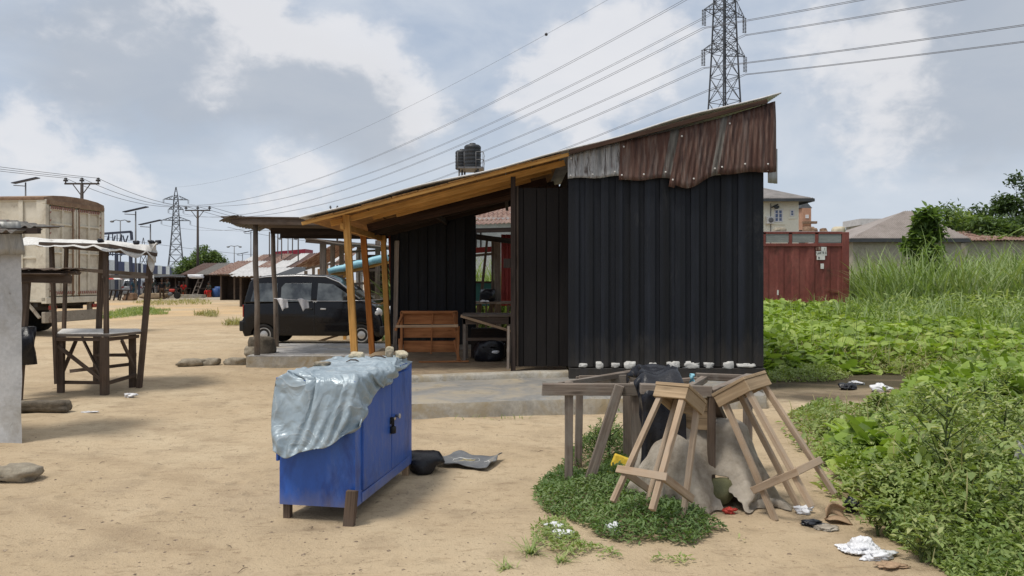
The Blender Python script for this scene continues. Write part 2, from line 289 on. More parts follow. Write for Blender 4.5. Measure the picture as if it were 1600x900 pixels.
# ------------------------------------------------------------------ mesh builder
class MB:
    def __init__(s): s.v = []; s.f = []; s.uv = []; s.mi = []; s.sm = []
    def face(s, pts, uv=None, mi=0, smooth=False):
        i = len(s.v); s.v += [tuple(p) for p in pts]; s.f.append(tuple(range(i, i+len(pts))))
        s.uv.append(uv or [(0, 0)]*len(pts)); s.mi.append(mi); s.sm.append(smooth); return s
    def mesh(s, verts, faces, mi=0, smooth=False, uvs=None):
        i = len(s.v); s.v += [tuple(p) for p in verts]
        for f in faces:
            s.f.append(tuple(i+k for k in f)); s.uv.append([uvs[k] for k in f] if uvs else [(verts[k][0]+verts[k][1], verts[k][2]) for k in f])
            s.mi.append(mi); s.sm.append(smooth)
        return s
    def par(s, o, a, b, c, mi=0):
        """box from corner o with edge vectors a,b,c; UV u runs along the longest edge"""
        o, a, b, c = V(o), V(a), V(b), V(c)
        if a.cross(b).dot(c) < 0: a, b = b, a
        ed = [a, b, c]; L = [e.length for e in ed]; lg = L.index(max(L)); ou, ov = random.random()*20, random.random()*20
        cr = [V((i, j, k)) for k in (0, 1) for j in (0, 1) for i in (0, 1)]
        P = [o+a*q.x+b*q.y+c*q.z for q in cr]
        base = len(s.v); s.v += [tuple(p) for p in P]
        oth = [k for k in range(3) if k != lg]
        for f in ((0, 2, 3, 1), (4, 5, 7, 6), (0, 1, 5, 4), (2, 6, 7, 3), (0, 4, 6, 2), (1, 3, 7, 5)):
            s.f.append(tuple(base+k for k in f)); s.mi.append(mi); s.sm.append(False)
            u = []
            for k in f:
                q = cr[k]
                u.append((ou+q[lg]*L[lg], ov+q[oth[0]]*L[oth[0]]+q[oth[1]]*L[oth[1]]*1.0))
            s.uv.append(u)
        return s
    def box(s, c, d, rz=0, mi=0):
        c = V(c); m = Matrix.Rotation(rz, 3, 'Z')
        a, b, e = m @ V((d[0], 0, 0)), m @ V((0, d[1], 0)), V((0, 0, d[2]))
        return s.par(c-a/2-b/2-e/2, a, b, e, mi)
    def beam(s, p, q, w, h, up=(0, 0, 1), mi=0, jit=0):
        """timber from p to q, w across, h along 'up'"""
        p, q = V(p), V(q); d = q-p; up = V(up)
        x = d.cross(up)
        if x.length < 1e-5: x = d.cross(V((0, 1, 0)))
        x.normalize(); y = x.cross(d).normalized()
        n0 = len(s.v)
        s.par(p-x*w/2-y*h/2, d, x*w, y*h, mi)
        if jit:
            for i in range(n0, len(s.v)): s.v[i] = tuple(V(s.v[i])+V((random.uniform(-jit, jit), random.uniform(-jit, jit), random.uniform(-jit, jit))))
        return s
    def tube(s, pts, r, n=8, mi=0, cap=True, smooth=True):
        pts = [V(p) for p in pts]; rs = r if isinstance(r, (list, tuple)) else [r]*len(pts)
        base = len(s.v); k = len(pts); prev = None; ln = 0; ou = random.random()*9
        us = []
        for i, p in enumerate(pts):
            t = (pts[min(i+1, k-1)]-pts[max(i-1, 0)]).normalized()
            if prev is None:
                x = t.cross(V((0, 0, 1)));
                if x.length < .05: x = t.cross(V((0, 1, 0)))
            else: x = prev-t*prev.dot(t)
            x.normalize(); prev = x; y = t.cross(x)
            if i: ln += (pts[i]-pts[i-1]).length
            us.append(ou+ln)
            for j in range(n):
                a = 2*math.pi*j/n; s.v.append(tuple(p+(x*math.cos(a)+y*math.sin(a))*rs[i]))
        for i in range(k-1):
            for j in range(n):
                j2 = (j+1) % n
                s.f.append((base+i*n+j, base+i*n+j2, base+(i+1)*n+j2, base+(i+1)*n+j))
                c = 2*math.pi*max(rs)
                s.uv.append([(us[i], c*j/n), (us[i], c*(j+1)/n), (us[i+1], c*(j+1)/n), (us[i+1], c*j/n)]); s.mi.append(mi); s.sm.append(smooth)
        if cap:
            s.f.append(tuple(base+j for j in reversed(range(n)))); s.uv.append([(0, 0)]*n); s.mi.append(mi); s.sm.append(False)
            s.f.append(tuple(base+(k-1)*n+j for j in range(n))); s.uv.append([(0, 0)]*n); s.mi.append(mi); s.sm.append(False)
        return s
    def lathe(s, c, axis, prof, n=16, mi=0, smooth=True):
        """prof: list of (along axis, radius)"""
        c, ax = V(c), V(axis).normalized()
        x = ax.cross(V((0, 0, 1)));
        if x.length < .05: x = ax.cross(V((0, 1, 0)))
        x.normalize(); y = ax.cross(x); base = len(s.v)
        for (t, r) in prof:
            for j in range(n):
                a = 2*math.pi*j/n; s.v.append(tuple(c+ax*t+(x*math.cos(a)+y*math.sin(a))*r))
        k = len(prof)
        for i in range(k-1):
            for j in range(n):
                j2 = (j+1) % n
                s.f.append((base+i*n+j, base+i*n+j2, base+(i+1)*n+j2, base+(i+1)*n+j)); s.uv.append([(0, 0)]*4); s.mi.append(mi); s.sm.append(smooth)
        for idx, rev in ((0, True), (k-1, False)):
            f = [base+idx*n+j for j in range(n)]
            s.f.append(tuple(reversed(f)) if rev else tuple(f)); s.uv.append([(0, 0)]*n); s.mi.append(mi); s.sm.append(False)
        return s
    def grid(s, fn, nu, nv, mi=0, smooth=True, uvs=(1, 1)):
        base = len(s.v)
        for j in range(nv+1):
            for i in range(nu+1): s.v.append(tuple(fn(i/nu, j/nv)))
        for j in range(nv):
            for i in range(nu):
                a = base+j*(nu+1)+i
                s.f.append((a, a+1, a+nu+2, a+nu+1)); s.mi.append(mi); s.sm.append(smooth)
                s.uv.append([(i/nu*uvs[0], j/nv*uvs[1]), ((i+1)/nu*uvs[0], j/nv*uvs[1]), ((i+1)/nu*uvs[0], (j+1)/nv*uvs[1]), (i/nu*uvs[0], (j+1)/nv*uvs[1])])
        return s
    def prism(s, poly, d, mi=0):
        """polygon (list of points) extruded by vector d"""
        poly = [V(p) for p in poly]; d = V(d); n = len(poly)
        nrm = V((0, 0, 0))
        for i in range(n): nrm += poly[i].cross(poly[(i+1) % n])
        if nrm.dot(d) > 0: poly = poly[::-1]
        top = [p+d for p in poly]
        s.mesh(poly+top, [tuple(range(n)), tuple(range(2*n-1, n-1, -1))]+[(i, i+n, (i+1) % n+n, (i+1) % n) for i in range(n)], mi)
        return s
    def rock(s, c, d, seed=0, sub=2, amp=.25, rz=0, mi=0, flat=True, rough=False):
        bm = bmesh.new(); bmesh.ops.create_icosphere(bm, subdivisions=sub, radius=1)
        mt = Matrix.Rotation(rz, 3, 'Z'); c = V(c); vs = []
        for v in bm.verts:
            p = v.co.copy(); n = noise.noise(p*1.1+V((seed*3.1, seed, 0)))*amp*1.6+noise.noise(p*2.7+V((seed, 7, seed)))*amp*.8+noise.noise(p*6+V((seed, 3, seed)))*amp*.3
            if rough: n += abs(noise.noise(p*3.5+V((seed, 1, 2))))*.32+abs(noise.noise(p*7+V((seed, 9, 2))))*.14-.15
            p *= 1+n
            if flat:
                for k in range(3): p[k] = math.copysign(min(abs(p[k]), .82)/.82, p[k]) if abs(p[k]) > .82 else p[k]/.82*1.0
            vs.append(c+mt @ V((p.x*d[0]/2, p.y*d[1]/2, p.z*d[2]/2)))
        fs = [tuple(v.index for v in f.verts) for f in bm.faces]; bm.free()
        return s.mesh(vs, fs, mi, True)
    def build(s, name, mat, parent=None, origin=None, bevel=0, solid=0, sub=0, label=None):
        me = bpy.data.meshes.new(name)
        o3 = V(WL[parent.name]) if parent is not None else V(origin or (0, 0, 0))
        me.from_pydata([(a-o3.x, b-o3.y, c-o3.z) for a, b, c in s.v], [], s.f)
        uvl = me.uv_layers.new(name='UVMap')
        uvl.data.foreach_set('uv', [x for f in s.uv for q in f for x in q])
        me.polygons.foreach_set('material_index', s.mi); me.polygons.foreach_set('use_smooth', s.sm)
        for x in (mat if isinstance(mat, (list, tuple)) else [mat]): me.materials.append(MT[x] if isinstance(x, str) else x)
        me.update()
        ob = bpy.data.objects.new(name, me); COL.objects.link(ob)
        if parent is not None: ob.parent = parent
        else: ob.location = o3
        WL[ob.name] = tuple(o3)
        if label: ob['label'] = label
        if solid:
            q = ob.modifiers.new('solid', 'SOLIDIFY'); q.thickness = solid; q.offset = 0
        if sub:
            q = ob.modifiers.new('sub', 'SUBSURF'); q.levels = q.render_levels = sub
        if bevel:
            q = ob.modifiers.new('bevel', 'BEVEL'); q.width = bevel; q.segments = 2; q.limit_method = 'ANGLE'; q.angle_limit = R(40)
        return ob
WL = {}
def tag(o, label=None, cat=None, group=None, kind=None):
    if label: o['label'] = label
    if cat: o['category'] = cat
    if group: o['group'] = group
    if kind: o['kind'] = kind
    return o
def thing(name, loc, label, cat, group=None):
    o = bpy.data.objects.new(name, None); COL.objects.link(o); o.location = V(loc); o.empty_display_size = .1
    WL[o.name] = tuple(loc); return tag(o, label, cat, group)
def copy_tree(o, parent=None):
    c = o.copy(); COL.objects.link(c)
    if parent is not None: c.parent = parent
    for ch in list(o.children): copy_tree(ch, c)
    return c
def corr(mb, o, du, dv, wl=.076, amp=.009, nv=6, warp=None, mi=0, seg=6):
    """corrugated sheet: ridges run along dv, repeat along du"""
    o, du, dv = V(o), V(du), V(dv); n = du.cross(dv).normalized(); L = du.length; nu = max(6, int(L/wl*seg))
    def fn(u, v):
        p = o+du*u+dv*v+n*amp*math.sin(2*math.pi*u*L/wl)
        if warp: p += warp(u, v)
        return p
    return mb.grid(fn, nu, nv, mi, True, (L, dv.length))

# ------------------------------------------------------------------ scattered leaves
def inpoly(x, y, poly):
    ins = np.zeros(len(x), bool); n = len(poly)
    for i in range(n):
        x1, y1 = poly[i][0], poly[i][1]; x2, y2 = poly[(i+1) % n][0], poly[(i+1) % n][1]
        c = ((y1 > y) != (y2 > y)) & (x < (x2-x1)*(y-y1)/((y2-y1) if y2 != y1 else 1e-9)+x1); ins ^= c
    return ins
def polydist(x, y, poly):
    d = np.full(len(x), 1e9); n = len(poly)
    for i in range(n):
        x1, y1 = poly[i][0], poly[i][1]; x2, y2 = poly[(i+1) % n][0], poly[(i+1) % n][1]
        dx, dy = x2-x1, y2-y1; t = np.clip(((x-x1)*dx+(y-y1)*dy)/(dx*dx+dy*dy+1e-9), 0, 1)
        d = np.minimum(d, np.hypot(x-x1-t*dx, y-y1-t*dy))
    return d
def sample(poly, n):
    xs = [p[0] for p in poly]; ys = [p[1] for p in poly]; ox = []; oy = []
    got = 0
    while got < n:
        x = rng.uniform(min(xs), max(xs), n*2); y = rng.uniform(min(ys), max(ys), n*2); k = inpoly(x, y, poly)
        ox.append(x[k]); oy.append(y[k]); got += k.sum()
    return np.concatenate(ox)[:n], np.concatenate(oy)[:n]
def vnoise(x, y, s, seed=0):
    """cheap smooth value noise 0..1 on arrays"""
    g = np.random.default_rng(seed).random((64, 64)); fx, fy = x*s, y*s
    ix, iy = np.floor(fx).astype(int), np.floor(fy).astype(int); tx, ty = fx-ix, fy-iy
    tx = tx*tx*(3-2*tx); ty = ty*ty*(3-2*ty); a = lambda i, j: g[i % 64, j % 64]
    return (a(ix, iy)*(1-tx)+a(ix+1, iy)*tx)*(1-ty)+(a(ix, iy+1)*(1-tx)+a(ix+1, iy+1)*tx)*ty
KITE = (np.array([[0, 0, 0], [-.5, .42, .10], [0, 1, -.06], [.5, .42, .10]]), [(0, 3, 2, 1)])
LEAF6 = (np.array([[0, 0, 0], [-.36, .22, .07], [-.42, .6, .06], [0, 1, -.12], [.42, .6, .06], [.36, .22, .07]]), [(0, 3, 2, 1), (0, 5, 4, 3)])
ROUND = (np.array([[0, .1, -.02], [-.4, 0, .05], [-.55, .4, .08], [-.35, .85, .02], [0, 1, -.08], [.35, .85, .02], [.55, .4, .08], [.4, 0, .05]]), [(0, 4, 3, 2, 1), (0, 7, 6, 5, 4)])
BLADE = (np.array([[-.5, 0, 0], [.5, 0, 0], [.42, .4, .02], [-.42, .4, .02], [.3, .75, -.07], [-.3, .75, -.07], [0, 1.0, -.22]]), [(0, 1, 2, 3), (3, 2, 4, 5), (5, 4, 6)])
def scatter(name, P, L, Wd, yaw, pitch, shape, mat, rnd, roll=None, parent=None, origin=(0, 0, 0), mode='leaf'):
    """many leaf faces in one mesh. pitch: elevation of the leaf axis above horizontal"""
    T, faces = shape; n = len(P); k = len(T)
    tx, ty, tz = T[:, 0][None]*np.asarray(Wd)[:, None], T[:, 1][None]*np.asarray(L)[:, None], T[:, 2][None]*np.asarray(L)[:, None]
    if roll is not None:
        c, s_ = np.cos(roll)[:, None], np.sin(roll)[:, None]; tx, tz = tx*c-tz*s_, tx*s_+tz*c
    cp, sp = np.cos(pitch)[:, None], np.sin(pitch)[:, None]
    y1, z1 = ty*cp-tz*sp, ty*sp+tz*cp
    cy, sy = np.cos(yaw)[:, None], np.sin(yaw)[:, None]
    X = tx*cy-y1*sy; Y = tx*sy+y1*cy
    P = np.asarray(P)-np.asarray(origin)
    co = np.stack([X+P[:, 0:1], Y+P[:, 1:2], z1+P[:, 2:3]], 2).reshape(-1, 3)
    me = bpy.data.meshes.new(name); me.vertices.add(len(co)); me.vertices.foreach_set('co', co.ravel().astype(np.float32))
    fl = np.array([i for f in faces for i in f]); off = (np.arange(n)*k)[:, None]+fl[None]
    sizes = np.tile([len(f) for f in faces], n); me.loops.add(off.size); me.loops.foreach_set('vertex_index', off.ravel().astype(np.int32))
    me.polygons.add(len(sizes)); st = np.concatenate([[0], np.cumsum(sizes)[:-1]]); me.polygons.foreach_set('loop_start', st.astype(np.int32))
    me.update(calc_edges=True); me.validate()
    at = me.attributes.new('rnd', 'FLOAT', 'POINT'); at.data.foreach_set('value', np.repeat(np.clip(rnd, 0, 1), k).astype(np.float32))
    me.materials.append(MT[mat]); ob = bpy.data.objects.new(name, me); COL.objects.link(ob)
    if parent is not None: ob.parent = parent
    else: ob.location = origin
    WL[ob.name] = tuple(origin)
    return ob

# ------------------------------------------------------------------ draped cloth (position based)
def drape(P, U, boxes, steps=160, iters=8, spheres=(), damp=.97, fric=.6, floor=.012, grav=.0022, pin=None):
    """P (nu,nv,3) start positions, U (nu,nv,2) flat coordinates giving the rest lengths"""
    X = P.copy(); Xp = P.copy(); nu, nv = P.shape[:2]
    cons = []
    for (di, dj, st) in ((1, 0, 1), (0, 1, 1), (1, 1, .7), (1, -1, .7), (2, 0, .25), (0, 2, .25)):
        I, J = np.meshgrid(np.arange(nu), np.arange(nv), indexing='ij')
        ok = (I+di < nu) & (J+dj < nv) & (J+dj >= 0)
        key = ((I // max(1, di)) % 2) if di else ((J // max(1, abs(dj))) % 2)
        for c in (0, 1):
            s = ok & (key == c); a = (I[s], J[s]); b = (I[s]+di, J[s]+dj)
            cons.append((a, b, np.linalg.norm(U[a]-U[b], axis=1), st))
    for s in range(steps):
        vel = (X-Xp)*damp; Xp = X.copy(); X = X+vel; X[..., 2] -= grav
        for k in range(iters):
            for a, b, L, st in cons:
                d = X[b]-X[a]; ln = np.linalg.norm(d, axis=1)+1e-9; c = (d*((ln-L)/ln)[:, None])*(.5*st); X[a] += c; X[b] -= c
            if pin is not None: X[pin] = P[pin]
            hit = np.zeros((nu, nv), bool)
            for (c0, Rm, hf) in boxes:
                q = (X-c0) @ Rm; pen = hf-np.abs(q); ins = (pen > 0).all(-1)
                if ins.any():
                    ax = pen[ins].argmin(1); qq = q[ins]; r = np.arange(len(ax)); qq[r, ax] = np.where(qq[r, ax] >= 0, 1, -1)*hf[ax]
                    X[ins] = qq @ Rm.T+c0; hit |= ins
            for (c0, rad) in spheres:
                q = (X-c0)/rad; l = np.linalg.norm(q, axis=-1); ins = l < 1
                if ins.any(): X[ins] = q[ins]/l[ins][:, None]*rad+c0; hit |= ins
            g = X[..., 2] < floor; X[..., 2][g] = floor; hit |= g
        X[hit] = X[hit]-(X[hit]-Xp[hit])*fric
        if pin is not None: X[pin] = P[pin]
    return X
def clothmesh(X, uvs=(1, 1)):
    mb = MB(); nu, nv = X.shape[:2]
    mb.mesh([tuple(p) for p in X.reshape(-1, 3)], [(i*nv+j, (i+1)*nv+j, (i+1)*nv+j+1, i*nv+j+1) for i in range(nu-1) for j in range(nv-1)], 0, True,
            [(i/nu*uvs[0], j/nv*uvs[1]) for i in range(nu) for j in range(nv)])
    return mb
# ------------------------------------------------------------------ camera, world, sun
cam = bpy.data.cameras.new('camera'); cam.lens = 27; cam.sensor_width = 36; cam.shift_y = -13/1600; cam.clip_end = 6000; cam.clip_start = .05
co_ = bpy.data.objects.new('camera', cam); COL.objects.link(co_); co_.location = (0, 0, H); co_.rotation_euler = (R(90), 0, 0); scene.camera = co_
SUN_EL, SUN_AZ = R(66), R(-125)     # azimuth measured clockwise from +Y: sun high, behind and to the left
sd = V((math.sin(SUN_AZ)*math.cos(SUN_EL), math.cos(SUN_AZ)*math.cos(SUN_EL), math.sin(SUN_EL)))
sl = bpy.data.lights.new('sun', 'SUN'); sl.energy = 2.5; sl.angle = R(12); sl.color = (1, .95, .87)
so = bpy.data.objects.new('sun', sl); COL.objects.link(so); so.rotation_euler = (-sd).to_track_quat('-Z', 'Y').to_euler(); so.location = (0, 0, 60)
wd = bpy.data.worlds.new('World'); scene.world = wd; wd.use_nodes = True
t = NT(wd.node_tree); bg = wd.node_tree.nodes['Background']
sky = t.new('ShaderNodeTexSky', sky_type='NISHITA'); sky.sun_disc = False; sky.sun_elevation = SUN_EL; sky.sun_rotation = SUN_AZ
sky.air_density = 1.0; sky.dust_density = 2.2; sky.ozone_density = 1.5
tc = t.new('ShaderNodeTexCoord'); d = t.vmath('NORMALIZE', tc.outputs['Generated'])
sep = t.new('ShaderNodeSeparateXYZ'); t.put(sep.inputs[0], d)
def dirn(px, py): return V((px-800, F, HY-py)).normalized()
warp = t.new('ShaderNodeTexNoise'); t.put(warp.inputs['Vector'], d); warp.inputs['Scale'].default_value = 9; warp.inputs['Detail'].default_value = 4; warp.inputs['Roughness'].default_value = .5
wv = t.vmath('SUBTRACT', warp.outputs['Color'], (.5, .5, .5)); wsc = t.new('ShaderNodeVectorMath', operation='SCALE'); t.put(wsc.inputs[0], wv); wsc.inputs['Scale'].default_value = .09
dw = t.vmath('NORMALIZE', t.vmath('ADD', d, wsc.outputs[0]))
def blobs(vec, lst):
    acc = None
    for (px, py, rad, w) in lst:
        k = 1.0/(1-math.cos(rad*1.0/F))*.7
        c = t.vmath('DOT_PRODUCT', vec, tuple(dirn(px, py)))
        g = t.math('MULTIPLY', t.math('EXPONENT', t.math('MULTIPLY', t.math('SUBTRACT', c, 1.0), k)), w)
        acc = g if acc is None else t.math('ADD', acc, g)
    return acc
flat = t.mapping(d, (1, 1, 2.3))
def fbm(vec, s, det=7, r=.58): return t.noise(vec, s, det, r, .35)
# bright sunlit cloud tops, and the grey bellies below them
bright = blobs(dw, [(380, 28, 42, .75), (340, 8, 50, .6), (240, 12, 50, .4), (440, 75, 34, .6), (500, 52, 48, .8), (560, 70, 40, .85), (598, 110, 34, .7), (655, 135, 36, .75), (675, 192, 38, .9), (90, 20, 60, .4), (415, 40, 30, .5),
                    (795, 140, 45, .6), (900, 125, 60, .75), (980, 60, 80, .7), (880, 150, 50, .5), (1010, 90, 70, .5), (20, 200, 40, .8), (105, 255, 55, .75), (215, 275, 40, .7), (340, 145, 40, .65), (480, 285, 60, .7), (410, 300, 50, .4),
                    (650, 0, 60, .2), (1270, 45, 70, .5), (1420, 60, 60, .5), (1390, 115, 60, .35), (1455, 235, 60, .4), (1340, 250, 60, .35), (1330, 130, 70, .3), (940, 220, 40, .5), (160, 130, 60, .2)])
grey = blobs(dw, [(320, 75, 80, .75), (395, 100, 60, .65), (200, 60, 100, .6), (530, 145, 60, .9), (590, 190, 55, .6), (470, 140, 80, .55), (260, 110, 80, .4), (730, 170, 40, .3), (620, 175, 40, .4), (100, 70, 90, .3),
                  (1480, 105, 110, .6), (1560, 60, 90, .6), (1600, 120, 100, .5), (1330, 30, 60, .3), (1500, 150, 80, .3), (1240, 200, 90, .2), (900, 60, 60, .2), (640, 210, 60, .4)])
n1 = fbm(flat, 5.5); n2 = fbm(t.mapping(d, (1, 1, 1.6), loc=(3.1, 1.7, .4)), 9, 8, .55); n3 = fbm(t.mapping(d, (1, 1, 1.5), loc=(.3, 4.7, 2.4)), 24, 6, .55)
n4 = fbm(t.mapping(d, (1, 1, 1.4), loc=(5.3, 2.7, 1.4)), 60, 5, .6)
tex = t.math('ADD', t.math('MULTIPLY', n2, 1.25), t.math('MULTIPLY', n3, .45))
def smooth(v, a, b):
    n = t.new('ShaderNodeMapRange', interpolation_type='SMOOTHERSTEP'); t.put(n.inputs['Value'], v); n.inputs['From Min'].default_value = a; n.inputs['From Max'].default_value = b; return n.outputs['Result']
mb_ = smooth(t.math('ADD', t.math('MULTIPLY', bright, tex), t.math('ADD', t.math('MULTIPLY', t.math('SUBTRACT', n3, .5), .6), t.math('MULTIPLY', t.math('SUBTRACT', n4, .5), .3))), .22, .86)
mg_ = smooth(t.math('MULTIPLY', grey, t.math('ADD', t.math('MULTIPLY', n2, 1.1), .4)), .10, .85)
veil = t.maprange(t.math('ADD', n1, t.math('MULTIPLY', t.math('SUBTRACT', n2, .5), .35)), .33, .70)
SB = .10
def C(r, g, b): return tuple(x/SB for x in (r, g, b))
base = t.mix(.72, sky.outputs['Color'], C(.46, .525, .625))
skyc = t.mix(t.math('MULTIPLY', veil, .8), base, C(.575, .615, .675))
hz = t.maprange(sep.outputs['Z'], 0, .20, 1, 0)
skyc = t.mix(t.math('MULTIPLY', hz, .55), skyc, C(.585, .645, .725))
skyc = t.mix(t.math('MULTIPLY', mg_, .66), skyc, C(.385, .42, .475))
skyc = t.mix(t.math('MULTIPLY', mb_, .72), skyc, C(.74, .735, .75))
# towards the zenith the cloud deck brightens round the hazy sun
zen = t.maprange(sep.outputs['Z'], .35, .95)
skyc = t.mix(t.math('MULTIPLY', zen, .8), skyc, C(.80, .80, .80))
t.put(bg.inputs['Color'], skyc); bg.inputs['Strength'].default_value = SB
scene.view_settings.view_transform = 'Standard'; scene.view_settings.look = 'None'; scene.view_settings.exposure = 0.20; scene.view_settings.gamma = 1; scene.view_settings.use_curve_mapping = False
scene.cycles.max_bounces = 6; scene.cycles.transparent_max_bounces = 8

# ------------------------------------------------------------------ ground
def axis(lim, fine, n):
    a = [0.0]; st = fine
    while a[-1] < lim:
        a.append(a[-1]+st)
        if a[-1] > 4: st *= 1.045
    return np.array(a)
gx = axis(2600, .07, 0); gx = np.concatenate([-gx[:0:-1], gx])
gy = axis(2600, .07, 0)+5.2; gyb = 5.2-axis(60, .09, 0)[1:]; gy = np.concatenate([gyb[::-1], gy])
X, Y = np.meshgrid(gx, gy)
def gz(x, y):
    x = np.asarray(x, float); y = np.asarray(y, float)
    d = np.hypot(x, y-5); fade = np.clip(1-(d-16)/20, 0, 1)
    return (.035*(vnoise(x, y, .7, 1)-.5)+.022*(vnoise(x, y, 2.1, 2)-.5)+.012*(vnoise(x, y, 5.3, 3)-.5)+.008*(vnoise(x, y, 11, 4)-.5))*fade-.006
Z = gz(X, Y)
me = bpy.data.meshes.new('ground'); nx, ny = len(gx), len(gy)
me.vertices.add(nx*ny); me.vertices.foreach_set('co', np.stack([X, Y, Z], 2).astype(np.float32).ravel())
I, J = np.meshgrid(np.arange(nx-1), np.arange(ny-1)); a = (J*nx+I).ravel(); q = np.stack([a, a+1, a+nx+1, a+nx], 1).astype(np.int32)
me.loops.add(q.size); me.loops.foreach_set('vertex_index', q.ravel()); me.polygons.add(len(a)); me.polygons.foreach_set('loop_start', (np.arange(len(a))*4).astype(np.int32))
me.polygons.foreach_set('use_smooth', np.ones(len(a), bool)); me.update(calc_edges=True)
t = newmat('sandy soil'); o = t.obj
c1 = t.ramp(t.noise(o, .32, 6, .65, .4), [(.3, (.395, .30, .19)), (.5, (.475, .37, .245)), (.7, (.55, .45, .31))])
c1 = t.mix(t.maprange(t.noise(o, 1.7, 6, .7), .50, .72), c1, (.35, .27, .18))
c1 = t.mix(t.math('MULTIPLY', t.maprange(t.noise(t.mapping(o, (1, 2.2, 1)), 5.5, 6, .72, .6), .54, .68), .6), c1, (.24, .17, .105))
c1 = t.mix(t.math('MULTIPLY', t.maprange(t.noise(o, 34, 4, .6), .62, .70), .7), c1, (.13, .095, .06))
c1 = t.mix(t.math('MULTIPLY', t.maprange(t.noise(o, 90, 3, .6), .60, .72), .5), c1, (.60, .50, .36))
sx = t.new('ShaderNodeSeparateXYZ'); t.put(sx.inputs[0], o)
# overgrown dark soil beneath the plants on the right; grit by the far road
px_ = t.math('ADD', sx.outputs['X'], t.math('MULTIPLY', t.math('SUBTRACT', t.noise(o, .6, 5), .5), 1.6))
edge = t.math('SUBTRACT', px_, t.maprange(sx.outputs['Y'], 4, 8, 2.15, 3.4))
far_ = t.math('MULTIPLY', t.maprange(px_, 3.2, 4.3), t.maprange(sx.outputs['Y'], 10.6, 12.2))
soil = t.math('MAXIMUM', t.math('MULTIPLY', t.maprange(edge, .05, .7), 1.0), far_)
soil = t.math('MULTIPLY', soil, t.maprange(t.math('ABSOLUTE', t.math('SUBTRACT', sx.outputs['Y'], 10.2)), .9, 1.6))
c1 = t.mix(soil, c1, (.085, .07, .042))
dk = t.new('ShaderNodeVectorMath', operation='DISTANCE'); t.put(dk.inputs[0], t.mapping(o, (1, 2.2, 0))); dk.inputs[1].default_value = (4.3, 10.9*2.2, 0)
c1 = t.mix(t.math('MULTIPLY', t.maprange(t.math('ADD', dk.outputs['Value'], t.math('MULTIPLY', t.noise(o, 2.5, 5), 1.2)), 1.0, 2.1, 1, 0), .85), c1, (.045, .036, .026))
c1 = t.mix(t.math('MULTIPLY', t.math('MULTIPLY', t.maprange(sx.outputs['Y'], 24, 34), t.maprange(t.noise(o, .16, 5), .45, .6)), .55), c1, (.56, .36, .17))
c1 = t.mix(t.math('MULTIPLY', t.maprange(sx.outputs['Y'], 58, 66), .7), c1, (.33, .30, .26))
fp = t.new('ShaderNodeTexVoronoi', feature='SMOOTH_F1'); t.put(fp.inputs['Vector'], t.vmath('ADD', t.mapping(o, (1, 1, 0)), t.mapping(t.new('ShaderNodeTexNoise').outputs['Color'], (.0, .0, .0)))); fp.inputs['Scale'].default_value = 3.3; fp.inputs['Smoothness'].default_value = .3
dent = t.math('MULTIPLY', t.maprange(fp.outputs['Distance'], .05, .30, -1, 0), t.maprange(t.noise(o, 1.1, 4), .42, .58))
trk = t.new('ShaderNodeTexWave'); t.put(trk.inputs['Vector'], t.mapping(o, (.25, 1, 1), rot=(0, 0, R(-24)))); trk.inputs['Scale'].default_value = .55; trk.inputs['Distortion'].default_value = 3.0; trk.inputs['Detail'].default_value = 3
trm = t.math('MULTIPLY', t.maprange(trk.outputs['Fac'], .86, .98), t.maprange(t.noise(o, .5, 4), .45, .6))
c1 = t.mix(t.math('MULTIPLY', trm, .35), c1, (.30, .22, .14))
c1 = t.mix(t.math('MULTIPLY', t.math('MULTIPLY', dent, -1), .36), c1, (.29, .21, .13))
hb = t.math('ADD', t.math('ADD', t.noise(o, 9, 7, .7), t.math('MULTIPLY', dent, 1.5)), t.math('MULTIPLY', t.noise(o, 60, 4, .7), .5))
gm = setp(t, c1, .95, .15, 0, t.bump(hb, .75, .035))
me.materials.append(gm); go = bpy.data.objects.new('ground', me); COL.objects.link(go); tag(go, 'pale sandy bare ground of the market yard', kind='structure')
def gnd(x, y): return float(gz(x, y))

# ------------------------------------------------------------------ main shed
SH = thing('market_shed', (.84, 11.4, 0), 'black plank market shed with rusty upper cladding and a long sloping porch roof', 'shed')
WY, WX0, WX1 = 11.4, .84, 3.73
RS = (4.33-2.52)/6.96
def roofz(x): return 2.52+RS*(x+3.06)
mb = MB(); x = WX0; k = 0
ws = [.13, .10, .09, .12, .09, .11, .08, .12, .10, .09, .13, .08, .11, .10, .12, .09, .10, .12, .08, .11, .13, .10, .17, .18]
tot = sum(ws)
for i, w in enumerate(ws):
    w = w*(WX1-WX0)/tot; dy = .0 if i % 2 else .032
    mb.par((x-(.008 if not i % 2 else -.004), WY-.03-dy, .36), (w+(.016 if not i % 2 else -.008), 0, 0), (0, .03, 0), (0, 0, 2.9+random.uniform(-.03, .03)))
    x += w
mb.par((WX0+.004, WY+.004, .2), (WX1-WX0-.008, 0, 0), (0, .05, 0), (0, 0, 3.1))
mb.par((WX1-.05, WY+.06, .2), (.045, 0, 0), (0, 4.0, 0), (0, 0, 3.3))      # far side wall
mb.par((WX0+.05, WY+4.0, .2), (WX1-WX0-.12, 0, 0), (0, .045, 0), (0, 0, 2.9))
mb.build('wall', 'black', SH, bevel=.006)
mb = MB(); mb.par((WX0, WY-.09, .185), (WX1-WX0+.005, 0, 0), (0, .1, 0), (0, 0, .16)); mb.build('base_board', 'black', SH, bevel=.01)
